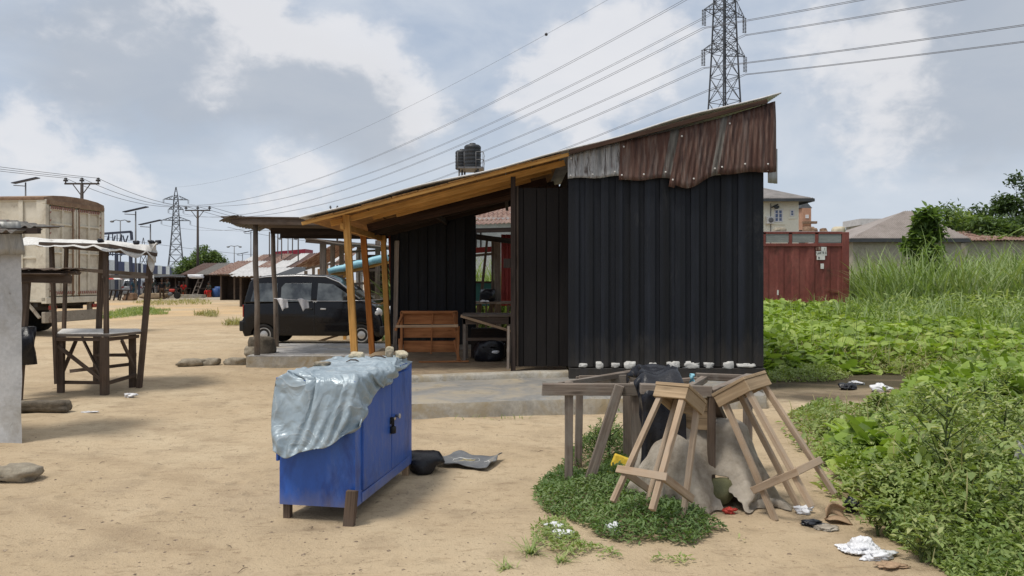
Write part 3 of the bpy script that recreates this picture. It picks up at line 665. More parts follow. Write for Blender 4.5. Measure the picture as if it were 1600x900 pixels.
for i in range(10):
    px = [911, 937, 962, 984, 1020, 1052, 1080, 1108, 1138, 1166][i]; X_ = (px-800)*(WY-.07)/F
    mb = MB(); mb.rock((X_, WY-.05, .385), (random.uniform(.10, .28), .09, random.uniform(.05, .13)), i*7+3, 3, .35, flat=True, rough=True); mb.build('mortar_lump', 'mortar', SH)
# rusty cladding over the top, overlapping sheets leaning a little to the right
xs = [WX0-.02, 1.57, 2.31, 3.02, 3.80]; mts = ['stainedzinc', 'rust', 'rust', 'rust']; bot = [3.13, 3.10, 3.02, 3.19]; lean = [0, .02, .17, .16, .0]
for i in range(4):
    y = WY-.10-.022*i; b0 = bot[i]
    xa, xb = xs[i], xs[i+1]+.06
    def fn(u, v, i=i, xa=xa, xb=xb, b0=b0, y=y):
        x = xa+(xb-xa)*u; zt = roofz(x)-.05
        zb = b0+(.05*math.sin(7*u+i) if i == 2 else .012*math.sin(9*u+i))+(.14*u*u if i == 2 else .04*u)-(.05 if (i == 2 and u < .12) else 0)
        z = zb+(zt-zb)*v; sh = (lean[i]*(1-u)+lean[i+1]*u)*(v-.1)
        bend = .05*max(0, v-.75)*4*(1 if i == 3 else .3)+.02*math.sin(3*v+i)
        return V((x+sh, y+.0075*math.sin(2*math.pi*x/.085)+bend*.5-.02*(1-v), z))
    mb = MB(); mb.grid(fn, 64, 10, 0)
    for (u, v) in ((.05, .12), (.45, .13), (.06, .85), (.85, .12)):
        p = fn(u, v); mb.lathe(p+V((0, -.012, 0)), (0, -1, 0), [(0, .014), (.006, .012), (.010, .004)], 8, 1)
    nf = 64*10
    for k in range(nf):
        if (k % 64) > (50 if i in (1, 2) else 61) and i < 3: mb.mi[k] = 2
    mb.build('cladding_sheet', [mts[i], 'nail', 'greyrust'], SH, solid=.003)
mb = MB(); corr(mb, (3.78, WY-.05, 3.08), (.17, .1, 0), (0.0, 0, .52), .085, .009, 5); mb.build('loose_flashing', 'zinc', SH, solid=.003)
# recess front: dull boards set back under the porch roof
mb = MB(); x = .02
for i, w in enumerate((.16, .2, .15, .19, .16)):
    mb.par((x, 11.72-(.012 if i % 2 else 0), .33), (w-.012, 0, 0), (0, .03, 0), (0, 0, 2.72)); x += w
mb.par((.02, 11.753, .33), (.84, 0, 0), (0, .03, 0), (0, 0, 2.70))
mb.build('side_panel', 'blackdoor', SH)
mb = MB(); mb.par((-.02, 11.62, .19), (.075, 0, 0), (0, .13, 0), (0, 0, 3.02)); mb.build('door_post', 'soot', SH, bevel=.006)
mb = MB(); mb.par((.068, 11.69, .33), (.03, 0, 0), (0, .025, 0), (.0, 0, 2.75)); mb.build('door_batten', 'oldwood', SH)
mb = MB(); mb.par((-.13, 11.64, 1.83), (.13, 0, 0), (0, .1, 0), (.0, 0, .14)); mb.build('latch_block', 'soot', SH)
mb = MB(); mb.beam((-.06, 11.58, .3), (-.05, 11.63, .95), .035, .03); mb.build('prop_stick', 'weathered', SH)
# inner partition and rear wall
mb = MB(); x = -2.42
for i in range(9):
    w = .187; mb.par((x, 15.28-(.02 if i % 2 else 0), .3), (w-.01, 0, 0), (0, .03, 0), (0, 0, 2.62+RS*(x+2.4)*.25)); x += w
mb.par((-2.42, 15.315, .3), (1.70, 0, 0), (0, .02, 0), (0, 0, 2.62)); mb.build('rear_wall', 'black', SH)
mb = MB(); mb.par((-2.42, 15.2, .2), (1.7, 0, 0), (0, .12, 0), (0, 0, .16)); mb.build('rear_plinth', 'concrete', SH, bevel=.01)
mb = MB(); mb.par((.84, 11.8, .3), (.04, 0, 0), (0, 3.5, 0), (0, 0, 3.0)); mb.build('inner_wall', 'blackdoor', SH)
# roof: sheeting on decking boards, purlins, rafters
YB = 15.6
mb = MB()
corr(mb, (-3.1, 11.18, roofz(-3.1)+.035), (0, YB-11.18, 0), (7.02, 0, RS*7.02), .085, .010, 24, warp=lambda u, v: V((0, 0, .02*math.sin(9*v)+.014*math.sin(23*v+2)+.01*math.sin(3*u))))
mb.build('roof', 'palesheet', SH, solid=.014)
mb = MB(); xx = -3.02
for i in range(9):
    w = [.42, .40, .45, .38, .44, .41, .43, .40, .42][i]; x2 = xx+w*.97
    if x2 > .82: break
    dz = random.uniform(-.012, .004)
    mb.par((xx, 11.22, roofz(xx)-.02+dz), (x2-xx, 0, RS*(x2-xx)), (0, 4.3, 0), (0, 0, .018)); xx += w
mb.build('roof_decking', 'plyunder', SH)
mb = MB(); mb.beam((-3.08, 11.26, roofz(-3.08)-.045), (.83, 11.26, roofz(.83)-.045), .045, .05, mi=0); mb.build('fascia_board', 'yellowwood', SH, bevel=.004)
mb = MB(); mb.beam((.84, 11.2, roofz(.84)-.03), (3.72, 11.2, roofz(3.72)-.03), .05, .06, mi=0); mb.build('fascia_board', 'darkwood', SH, bevel=.004)
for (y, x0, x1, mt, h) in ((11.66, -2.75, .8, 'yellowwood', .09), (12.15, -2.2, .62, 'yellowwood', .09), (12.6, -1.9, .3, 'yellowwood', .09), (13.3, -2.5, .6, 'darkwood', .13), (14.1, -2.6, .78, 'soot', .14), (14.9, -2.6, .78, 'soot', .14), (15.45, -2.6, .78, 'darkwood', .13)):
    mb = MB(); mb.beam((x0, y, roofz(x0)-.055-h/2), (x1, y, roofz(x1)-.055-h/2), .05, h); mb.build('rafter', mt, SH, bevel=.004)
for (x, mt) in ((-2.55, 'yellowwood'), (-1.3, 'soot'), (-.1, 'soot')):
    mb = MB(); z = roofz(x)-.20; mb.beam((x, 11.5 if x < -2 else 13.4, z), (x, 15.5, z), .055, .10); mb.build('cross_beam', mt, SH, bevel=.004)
mb = MB(); mb.beam((-1.9, 13.0, roofz(-1.9)-.20), (.8, 13.0, roofz(.8)-.30), .04, .09); mb.build('brace', 'darkwood', SH)
# posts
def post(p, q, w, d, mt):
    mb = MB(); mb.beam(p, q, w, d, up=(0, 1, 0), jit=.004); mb.build('post', mt, SH, bevel=.005)
post((-2.36, 11.6, .17), (-2.50, 11.6, roofz(-2.5)-.04), .10, .10, 'yellowwood')
post((-2.68, 14.75, .17), (-2.86, 14.75, roofz(-2.86)-.04), .11, .09, 'orangewood')
post((-2.39, 14.9, .17), (-2.50, 14.9, roofz(-2.5)-.16), .10, .10, 'yellowwood')
post((-2.33, 15.35, .17), (-2.43, 15.35, roofz(-2.43)-.1), .09, .09, 'redwood')
post((-2.31, 15.18, .27), (-2.27, 15.18, 2.42), .085, .06, 'greywood')

# slab and floors
mb = MB()
fr = [(-2.65, 8.95), (-1.15, 9.12), (.8, 9.48), (2.2, 9.66), (3.24, 9.78)]; bk = [(3.72, 11.5), (.86, 11.5), (-2.65, 11.3)]
def wob(p, k): return (p[0], p[1]+.02*math.sin(k*2.1), 0)
pts = []
for i in range(len(fr)-1):
    for k in range(8):
        u = k/8; p = V((*fr[i], 0)).lerp(V((*fr[i+1], 0)), u); n = noise.noise(p*1.7)*.05+noise.noise(p*5)*.02; pts.append(V((p.x, p.y+n, 0)))
pts.append(V((*fr[-1], 0)))
def edge_prof(p, v):   # rounded worn kerb
    prof = [(-.015, -.06), (-.005, .05), (0, .12), (.015, .17), (.06, .188), (.4, .19)]
    return p+V((0, prof[v][0], prof[v][1]+noise.noise(p*4+V((0, 0, v)))*.008))
nP = len(pts); vs = [edge_prof(p, v) for v in range(6) for p in pts]
mb.mesh(vs, [(v*nP+i, v*nP+i+1, (v+1)*nP+i+1, (v+1)*nP+i) for v in range(3) for i in range(nP-1)], 0, True)
mb.mesh(vs, [(v*nP+i, v*nP+i+1, (v+1)*nP+i+1, (v+1)*nP+i) for v in range(3, 5) for i in range(nP-1)], 1, True)
last = [vs[5*nP+i] for i in range(nP)]
back = [V((p.x*1.0+(.45 if p.x > 3 else 0), 11.6, .19)) for p in pts]
mb.mesh(last+back, [(i, i+1, nP+i+1, nP+i) for i in range(nP-1)], 1, True)
e = V((*fr[-1], 0)); mb.par((e.x-.02, e.y+.02, -.05), (.02, 0, 0), (.46, 1.7, 0), (0, 0, .235))
mb.par((-2.66, 8.97, -.05), (.02, 0, 0), (0, 2.5, 0), (0, 0, .235))
tag(mb.build('concrete_slab', ['concrete', 'slabtop'], origin=(.5, 9.5, 0)), 'worn concrete slab along the front of the black shed', 'slab')
mb = MB(); A = [(-2.62, 10.62), (-1.3, 10.93), (-.4, 11.2), (.3, 11.42), (.845, 11.5)]
ap = []
for i in range(4):
    for k in range(6):
        p = V((*A[i], 0)).lerp(V((*A[i+1], 0)), k/6); ap.append(p+V((0, noise.noise(p*3)*.04, 0)))
ap.append(V((*A[-1], 0))); n = len(ap)
rows = [[p+V((0, 0, .17)) for p in ap], [p+V((0, .005, .25)) for p in ap], [p+V((0, .03, .275)) for p in ap], [p+V((0, .14, .285)) for p in ap], [p+V((0, .18, .25+.02*noise.noise(p*5))) for p in ap]]
vs = [q for r_ in rows for q in r_]
mb.mesh(vs, [(v*n+i, v*n+i+1, (v+1)*n+i+1, (v+1)*n+i) for v in range(4) for i in range(n-1)], 0, True)
fl = [p+V((0, .18, .25+.02*noise.noise(p*5))) for p in ap]
gy_ = 10
vs = []
for j in range(gy_+1):
    for p in fl:
        y = p.y+(15.5-p.y)*j/gy_; vs.append(V((p.x, y, .25 if j == 0 else .265+.025*noise.noise(V((p.x*2, y*2, 0))))))
for i in range(n): vs[i] = fl[i]
mb.mesh(vs, [(j*n+i, j*n+i+1, (j+1)*n+i+1, (j+1)*n+i) for j in range(gy_) for i in range(n-1)], 1, True)
tag(mb.build('porch_floor', ['concrete', 'earth'], origin=(-.9, 13, 0)), 'packed earth porch floor with a cement kerb beneath the sloping roof', 'floor', kind='structure')

# furniture in the porch
T = thing('slatted_table', (-1.75, 13.6, .27), 'brown slatted table lying on its side against the black rear wall', 'table')
TX0, TX1 = -1.97, -.97
def tz(py): return H-(py-HY)*13.6/F
mb = MB()
for (a_, b_) in ((547, 522), (518, 506), (543, 560)): pass
for (z0, z1) in ((.36, .56), (.62, .80), (.86, 1.06)):
    mb.par((TX0+.04, 13.66, z0), (TX1-TX0-.06, 0, 0), (0, .022, 0), (0, .02, z1-z0))
mb.build('table_top', 'slatwood', T, bevel=.003)
mb = MB(); mb.par((TX0, 13.60, 1.05), (TX1-TX0, 0, 0), (0, .10, 0), (0, 0, .045)); mb.par((TX0-.01, 13.6, .33), (.04, 0, 0), (0, .06, 0), (0, 0, .75)); mb.par((TX1-.03, 13.6, .33), (.04, 0, 0), (0, .06, 0), (0, 0, .75))
mb.par((TX0+.52, 13.63, .33), (.022, 0, 0), (0, .028, 0), (0.03, 0, .74)); mb.build('frame', 'slatwood', T, bevel=.003)
for (xa, za, xb, zb, y2) in ((TX0+.03, 1.02, TX0+.0, .80, 13.0), (TX1-.06, 1.06, TX1+.03, .74, 13.0)):
    mb = MB(); mb.beam((xa, 13.6, za), (xb, y2, zb), .04, .04); mb.build('leg', 'slatwood', T, bevel=.003)
mb = MB(); mb.beam((TX0-.0, 13.0, .86), (TX1+.06, 13.0, .87), .03, .045); mb.build('stretcher', 'newwood', T, bevel=.003)
for (xa, za, xb, zb) in ((TX0+.02, .62, TX0+.07, .27), (TX1-.02, .60, TX1+.07, .27), (TX1+.045, .84, TX1+.045, .27)):
    mb = MB(); mb.beam((xa, 13.3, za), (xb, 13.1, zb), .04, .045); mb.build('leg', 'slatwood', T, bevel=.003)
mb = MB(); mb.beam((-1.55, 12.75, .285), (-.72, 12.85, .285), .03, .025); tag(mb.build('loose_stick', 'slatwood', origin=(-1.2, 12.8, .28)), 'thin brown stick lying on the earth floor before the slatted table', 'stick')
T = thing('old_table', (-.4, 13.2, .27), 'dark old wooden table beside the tall door post, a pale stick on it', 'table')
mb = MB(); mb.par((-.86, 12.9, 1.03), (.9, 0, 0), (0, .7, 0), (0, 0, .035)); mb.build('table_top', 'weathered', T, bevel=.004)
mb = MB(); mb.par((-.83, 12.93, .90), (.84, 0, 0), (0, .03, 0), (0, 0, .125)); mb.par((-.83, 12.94, .62), (.84, 0, 0), (0, .03, 0), (0, 0, .05)); mb.build('apron', 'oldwood', T)
for (x, y) in ((-.83, 12.93), (-.06, 12.93), (-.83, 13.55), (-.06, 13.55)):
    mb = MB(); mb.par((x, y, .26), (.05, 0, 0), (0, .05, 0), (0, 0, .78)); mb.build('leg', 'weathered', T, bevel=.004)
mb = MB(); mb.beam((-.86, 12.88, 1.04), (-.02, 12.86, .79), .03, .04); tag(mb.build('pale_stick', 'newwood', origin=(-.4, 12.87, .8)), 'pale stick slanting across the front of the dark old table', 'stick')
mb = MB(); mb.par((-.72, 13.5, .29), (.62, 0, 0), (0, .3, 0), (0, 0, .5)); mb.build('back_board', 'soot', T)
mb = MB(); mb.rock((-.38, 13.1, .45), (.52, .34, .36), 5, 3, .3); mb.rock((-.30, 12.97, .52), (.24, .08, .08), 6, 2, .3, mi=1); mb.rock((-.46, 12.96, .50), (.10, .06, .10), 9, 2, .3, mi=1); mb.rock((-.28, 12.95, .43), (.14, .06, .06), 11, 2, .3, mi=1)
tag(mb.build('plastic_bag', ['blackplastic', 'bagplastic'], origin=(-.38, 13.1, .28)), 'shiny black plastic bag with white print stuffed beneath the old dark table', 'bag')
# ------------------------------------------------------------------ blue counter, tarpaulin, stones, mat, bag
O = V((-1.07, 5.24, 0)); eu = V((.165, .986, 0)); ev = V((-.9837, .1805, 0)); ez = V((0, 0, 1))
BL, BW, BZ0, BZ1 = 1.31, .555, .09, .955
def B(u, v, z): return O+eu*u+ev*v+ez*z
BX = thing('blue_counter', tuple(B(.65, .27, 0)), 'blue plastic covered wooden counter box with double doors and a padlock', 'counter')
mb = MB()
def face_grid(p, a, b, n, nu, nv, s=0):
    def fn(u, v):
        q = p+a*u+b*v; e = min(u, 1-u, v, 1-v); k = min(1, e*8)
        d = (noise.noise(q*2.2+V((s, 0, 0)))*.010+noise.noise(V((q.x*6, q.y*6, q.z*3))+V((s, 4, 0)))*.004)*k
        v0 = 1-v if True else v
        rip = .004*math.sin((u*9+s)+6*v)*max(0, 1-v*6)
        return q+n*(d+rip*k)
    mb.grid(fn, nu, nv, 0, True)
face_grid(B(0, BW, BZ0), -ev*BW, ez*(BZ1-BZ0), -eu, 24, 30, 1)
face_grid(B(0, 0, BZ0), eu*BL, ez*(BZ1-BZ0), -ev, 40, 30, 2)
face_grid(B(BL, 0, BZ0), ev*BW, ez*(BZ1-BZ0), eu, 14, 14, 3)
face_grid(B(BL, BW, BZ0), -eu*BL, ez*(BZ1-BZ0), ev, 20, 14, 4)
face_grid(B(0, 0, BZ1), eu*BL, ev*BW, ez, 10, 10, 5)
face_grid(B(0, BW, BZ0), eu*BL, -ev*BW, -ez, 10, 10, 6)
b_ = mb.build('body', 'bluecover', BX)
for (u0, u1) in ((.13, .742), (.752, 1.22)):
    mb = MB()
    mb.par(B(u0, -.012, .175), eu*(u1-u0), ev*.024, ez*.73); d_ = mb.build('door', 'bluedoor', BX, bevel=.008)
    if u0 < .2:
        mb = MB(); mb.par(B(.70, -.022, .535), eu*.035, ev*.012, ez*.05); mb.lathe(B(.722, -.03, .50), (0, 0, 1), [(-.04, .020), (-.036, .024), (.01, .024), (.014, .018)], 12)
        mb.tube([B(.708, -.03, .51), B(.708, -.03, .565), B(.715, -.03, .58), B(.73, -.03, .58), B(.737, -.03, .565), B(.737, -.03, .51)], .006, 6); mb.build('padlock', 'vantrim', d_)
    else:
        mb = MB(); mb.par(B(.765, -.02, .55), eu*.06, ev*.008, ez*.02); mb.lathe(B(.84, -.014, .575), -ev, [(0, .012), (.02, .012), (.025, .02), (.035, .02)], 10); mb.build('hasp', 'steelpale', d_)
mb = MB(); mb.par(B(.12, -.008, BZ0+.005), eu*1.12, ev*.012, ez*.07); mb.build('bottom_rail', 'bluecover', BX, bevel=.004)
mb = MB(); mb.par(B(-.004, BW+.006, BZ0+.3), eu*.05, ev*.02, ez*.58); mb.build('corner_strip', 'bluecover', BX, bevel=.004)
mb = MB(); mb.beam(B(-.035, .03, -.03), B(-.04, .005, .225), .07, .045, up=tuple(-eu), jit=.006); mb.build('leg', 'oldwood', BX, bevel=.004)
for (u, v, h) in ((.03, BW-.06, .1), (BL-.05, .02, .1), (BL-.05, BW-.06, .1)):
    mb = MB(); mb.par(B(u, v, -.03), eu*.05, ev*.05, ez*(h+.02)); mb.build('leg', 'oldwood' if v > .1 else 'newwood', BX, bevel=.003)
# tarpaulin: draped over the counter by a small cloth simulation
NU, NV = 58, 46
c00, c10, c01, c11 = np.array([-.25, -.20]), np.array([1.34, -.05]), np.array([-.53, .60]), np.array([1.36, .60])
uu, vv = np.meshgrid(np.linspace(0, 1, NU), np.linspace(0, 1, NV), indexing='ij')
UV = (c00*(1-uu)[..., None]*(1-vv)[..., None]+c10*uu[..., None]*(1-vv)[..., None]+c01*(1-uu)[..., None]*vv[..., None]+c11*uu[..., None]*vv[..., None])
UV[..., 1] += .05*np.sin(uu*9)*(1-vv)**4
st = UV.copy()
P0 = np.array(O)[None, None]+st[..., :1]*np.array(eu)+st[..., 1:2]*np.array(ev)
r2 = np.random.default_rng(11)
P0[..., 2] = .985+.02*vnoise(st[..., 0]*1+9, st[..., 1]+9, 7, 5)+r2.random((NU, NV))*.004
Rm = np.array([list(eu), list(ev), [0, 0, 1]]).T
cen = np.array(B(BL/2, BW/2, .5)); mg = .014
pinm = (st[..., 0] > .03) & (st[..., 0] < 1.31) & (st[..., 1] > .02) & (st[..., 1] < .54)
nzt = vnoise(st[..., 0]+9, st[..., 1]+9, 5, 6); ridge = 1-np.abs(2*vnoise(st[..., 0]*1.2+st[..., 1]*.8+4, st[..., 1]*.7+4, 6.5, 16)-1)
P0[pinm, 2] = (.978+.022*nzt+.034*ridge**3)[pinm]
fl_ = ~pinm; hang = np.minimum(np.minimum(st[..., 0], st[..., 1]), 0)
tgt = np.array(O)[None, None]+np.where(st[..., :1] < 0, st[..., :1]*.15-.03, st[..., :1])*np.array(eu)+np.where(st[..., 1:2] < 0, st[..., 1:2]*.15-.03, st[..., 1:2])*np.array(ev)
tgt[..., 2] = .975+hang*.85+r2.random((NU, NV))*.004; P0[fl_] = tgt[fl_]
def along(pts, w):
    pts = np.array([tuple(p) for p in pts]); d = np.r_[0, np.cumsum(np.linalg.norm(np.diff(pts, axis=0), axis=1))]; d /= d[-1]
    return np.stack([np.interp(w, d, pts[:, k]) for k in range(3)], 1)
hemF = along([B(-.055, -.05, .655), B(-.12, .12, .55), B(-.15, .30, .485), B(-.13, .46, .45), B(-.06, .585, .465)], np.linspace(0, 1, NV))
hemF[:, 2] += .012*np.sin(np.linspace(0, 14, NV)); P0[0] = hemF; pinm[0] = True
hemS = along([B(-.055, -.05, .655), B(.10, -.04, .745), B(.3, -.03, .815), B(.6, -.025, .88), B(1.0, -.02, .925), B(1.33, -.015, .945)], np.linspace(0, 1, NU))
hemS[:, 2] += .008*np.sin(np.linspace(0, 21, NU)); P0[:, 0] = hemS; pinm[:, 0] = True
nL = int((st[:, -1, 0] < 0).sum()); P0[:nL, -1] = along([B(-.045, .585, .46), B(-.05, .595, .72), B(-.01, .585, .965)], np.linspace(0, 1, nL)); pinm[:nL, -1] = True
Xc = drape(P0, UV*1.17, [(cen, Rm, np.array([BL/2+mg, BW/2+mg, .457+mg]))], steps=90, iters=7, fric=.25, pin=pinm)
mb = clothmesh(Xc); tp = mb.build('tarpaulin', 'tarp', origin=tuple(B(.5, .3, .97)), sub=1, solid=.002)
tag(tp, 'crumpled silver grey tarpaulin draped over the blue counter', 'tarpaulin')
def topz(u, v):
    q = np.array(B(u, v, 0))[:2]; d = np.hypot(Xc[..., 0]-q[0], Xc[..., 1]-q[1]); i = np.argsort(d.ravel())[:6]; return float(Xc[..., 2].ravel()[i].max())
for i, (u, v, d, s_, lb) in enumerate(((1.18, .44, (.13, .10, .06), 3, 'pale broken block on the tarpaulin nearest its far left corner'), (1.22, .06, (.19, .10, .06), 5, 'long pale broken block weighing down the tarpaulin at its far right corner'),
                                 (1.20, .16, (.075, .07, .085), 8, 'upright pale block chunk beside the long block on the tarpaulin'), (.52, .47, (.12, .08, .035), 9, 'flat pinkish stone chip on the left part of the tarpaulin'), (1.0, .09, (.06, .06, .06), 12, 'small reddish stone chip on the right edge of the tarpaulin'))):
    z = topz(u, v); mb = MB(); mb.rock(B(u, v, z+d[2]*.42), d, s_, 3, .3, rz=s_, rough=True); tag(mb.build('stone_weight', 'palestone' if i < 3 else 'stone', origin=tuple(B(u, v, z))), lb, 'stone', 'stones holding down the tarpaulin')
for i, (u, v, L_, a_, lb) in enumerate(((.72, .30, .10, .4, 'left of two dark twigs lying on the tarpaulin'), (.80, .12, .13, -.2, 'right of two dark twigs lying on the tarpaulin'))):
    z = topz(u, v)+.008; mb = MB(); p = B(u, v, z); dr = V((math.cos(a_), math.sin(a_), 0))*L_/2
    mb.tube([p-dr, p-dr*.3+V((0, 0, .015)), p+dr*.5+V((0, 0, .012)), p+dr], [.003, .006, .007, .004], 6); tag(mb.build('twig', 'oldwood', origin=tuple(p)), lb, 'twig')
# black sack tucked behind the counter and the mat
p = G(655, 738); mb = MB(); mb.rock((p.x+.02, p.y+.1, .075), (.30, .34, .17), 4, 3, .22, rz=.5)
tag(mb.build('rubbish_bag', 'blackplastic', origin=(p.x, p.y+.1, 0)), 'dark brown plastic bag slumped on the ground behind the blue counter', 'bag')
mb = MB(); c = [G(676, 727), G(760, 735), G(785, 718), G(708, 711)]
def mfn(u, v):
    q = (c[0]*(1-u)+c[1]*u)*(1-v)+(c[3]*(1-u)+c[2]*u)*v
    q.x += .03*noise.noise(V((u*3, v*3, 1))); q.y += .05*noise.noise(V((u*4, v*3, 5)))
    e = max(abs(u-.5), abs(v-.5))*2
    z = .022+.016*noise.noise(V((u*3, v*3, 9)))+(.035*max(0, u-.75)*4*v)+(.03*(e**6))*max(0, noise.noise(V((u*2, v*2, 3)))+.3)
    return V((q.x, q.y, z+gnd(q.x, q.y)*.5))
mb.grid(mfn, 24, 16)
MTH = thing('rubber_mat', tuple((c[0]+c[2])/2), 'flat grey rubber mat with worn yellow print lying on the sand', 'mat')
mb.build('mat_sheet', 'matrubber', MTH, solid=.008)
def on_mat(u, v): return mfn(u, v)+V((0, 0, .0065))
mb = MB()
for (u0, u1, v0, v1) in ((.30, .46, .40, .52), (.40, .58, .46, .58), (.33, .5, .60, .64)):
    mb.grid(lambda a, b: on_mat(u0+(u1-u0)*a, v0+(v1-v0)*b+.03*math.sin(a*7)), 8, 3)
mb.build('printed_mark', 'yellowprint', MTH)
mb = MB()
for seg in (((.22, .4), (.18, .55), (.26, .68), (.62, .72)), ((.62, .72), (.68, .5), (.64, .38)), ((.30, .30), (.5, .33), (.62, .36)), ((.78, .5), (.84, .6), (.88, .5))):
    for i in range(len(seg)-1):
        a_, b2 = seg[i], seg[i+1]
        mb.grid(lambda s, w: on_mat(a_[0]+(b2[0]-a_[0])*s, a_[1]+(b2[1]-a_[1])*s+(w-.5)*.035), 6, 1)
mb.build('printed_outline', 'whiteprint', MTH)

# ------------------------------------------------------------------ weathered work tables, stools, sack
def tbeam(T, name, p, q, w, h, mt='weathered', up=(0, 0, 1), jit=.006): 
    mb = MB(); mb.beam(p, q, w, h, up=up, jit=jit); return mb.build(name, mt, T, bevel=.004)
TA = thing('table_frame', (.75, 6.4, 0), 'weathered grey open table frame with a slanting brace, black plastic over its end', 'table')
tbeam(TA, 'rail', W(847, 608, 6.0), W(1000, 609, 6.0), .045, .09)
tbeam(TA, 'rail', W(875, 596, 6.1)+V((0, 0, -.03)), W(990, 577, 6.95)+V((0, 0, -.03)), .05, .05)
tbeam(TA, 'rail', W(905, 587, 6.7)+V((0, 0, -.04)), W(1010, 585, 6.75)+V((0, 0, -.04)), .045, .08)
tbeam(TA, 'leg', V((.445, 6.03, -.06)), W(889, 596, 6.03), .065, .06, up=(0, 1, 0))
tbeam(TA, 'leg', V((.985, 6.02, -.06)), W(993, 598, 6.03), .07, .06, up=(0, 1, 0))
tbeam(TA, 'leg', V((1.02, 6.75, -.06)), W(979, 588, 6.75), .07, .06, up=(0, 1, 0))
tbeam(TA, 'leg', V((.58, 6.75, -.06)), W(905, 588, 6.75), .06, .055, up=(0, 1, 0))
tbeam(TA, 'brace', W(922, 748, 5.97), W(968, 602, 5.95), .075, .05, up=(0, 1, 0))
TB = thing('bench_frame', (1.55, 6.1, 0), 'open wooden bench frame behind the stools, its boards pale on top', 'table')
tbeam(TB, 'rail', W(1000, 607, 5.68), W(1112, 611, 5.65), .05, .07)
tbeam(TB, 'rail', W(1088, 588, 6.5), W(1190, 592, 6.5), .045, .06)
tbeam(TB, 'rail', W(1015, 600, 6.35), W(1098, 593, 6.5), .05, .05)
tbeam(TB, 'rail', W(1078, 606, 5.85), W(1100, 592, 6.5), .05, .05)
tbeam(TB, 'rail', W(1108, 614, 5.66), W(1172, 588, 6.5), .06, .05)
for (px, Y_, w) in ((1111, 5.66, .05), (1168, 6.5, .06), (1010, 5.75, .06), (1040, 6.4, .06)):
    x_ = (px-800)*Y_/F; tbeam(TB, 'leg', V((x_, Y_, -.06)), V((x_, Y_, .80)), w, .055, 'oldwood' if px == 1111 else 'weathered', up=(0, 1, 0))
tbeam(TB, 'side_board', W(1056, 644, 5.75), W(1109, 646, 5.68), .02, .24, 'stooltop')
tbeam(TB, 'brace', W(1113, 622, 5.7), W(1133, 664, 6.3), .06, .05, 'oldwood')
tbeam(TB, 'stretcher', W(1112, 666, 5.75), W(1142, 664, 6.3), .05, .06)
mb = MB(); mb.grid(lambda u, v: W(1078+7*u, 584+16*v, 6.1)+V((0, .02*math.sin(9*v+u*4), 0)), 4, 8)
tag(mb.build('blue_rag', 'cyan', origin=tuple(W(1080, 595, 6.1)), solid=.004), 'pale blue rag hanging beside the black polythene on the bench', 'rag')
# black polythene draped over the joint of the two frames
n = 34
U2 = np.stack(np.meshgrid(np.linspace(-.05, .36, n), np.linspace(-.62, .95, 52), indexing='ij'), -1)
P0 = np.zeros((n, 52, 3)); P0[..., 0] = .96+U2[..., 0]*.80; P0[..., 1] = 5.64+U2[..., 1]*.82; P0[..., 2] = .90+.05*vnoise(U2[..., 0]+5, U2[..., 1]+5, 6, 8)
P0[..., 0] = .98+U2[..., 0]*.80; P0[..., 1] = 5.70+U2[..., 1]*.82; P0[..., 2] = .885+.05*vnoise(U2[..., 0]+5, U2[..., 1]+5, 6, 8)
pinp = (P0[..., 0] > 1.0) & (P0[..., 0] < 1.26) & (P0[..., 1] > 5.80) & (P0[..., 1] < 6.35)
P0[pinp, 2] += .05*vnoise(P0[..., 0]+3, P0[..., 1]+3, 9, 18)[pinp]
Xp_ = drape(P0, U2*1.04, [(np.array([1.17, 6.07, .43]), np.eye(3), np.array([.20, .42, .43])), (np.array([1.24, 6.15, .90]), np.eye(3), np.array([.10, .16, .06]))], steps=150, iters=6, fric=.5, pin=pinp)
tag(clothmesh(Xp_).build('black_polythene', 'blackplastic', origin=(1.15, 6.0, .8), sub=1, solid=.002), 'black polythene sheet hanging over the end of the table frame', 'plastic sheet')

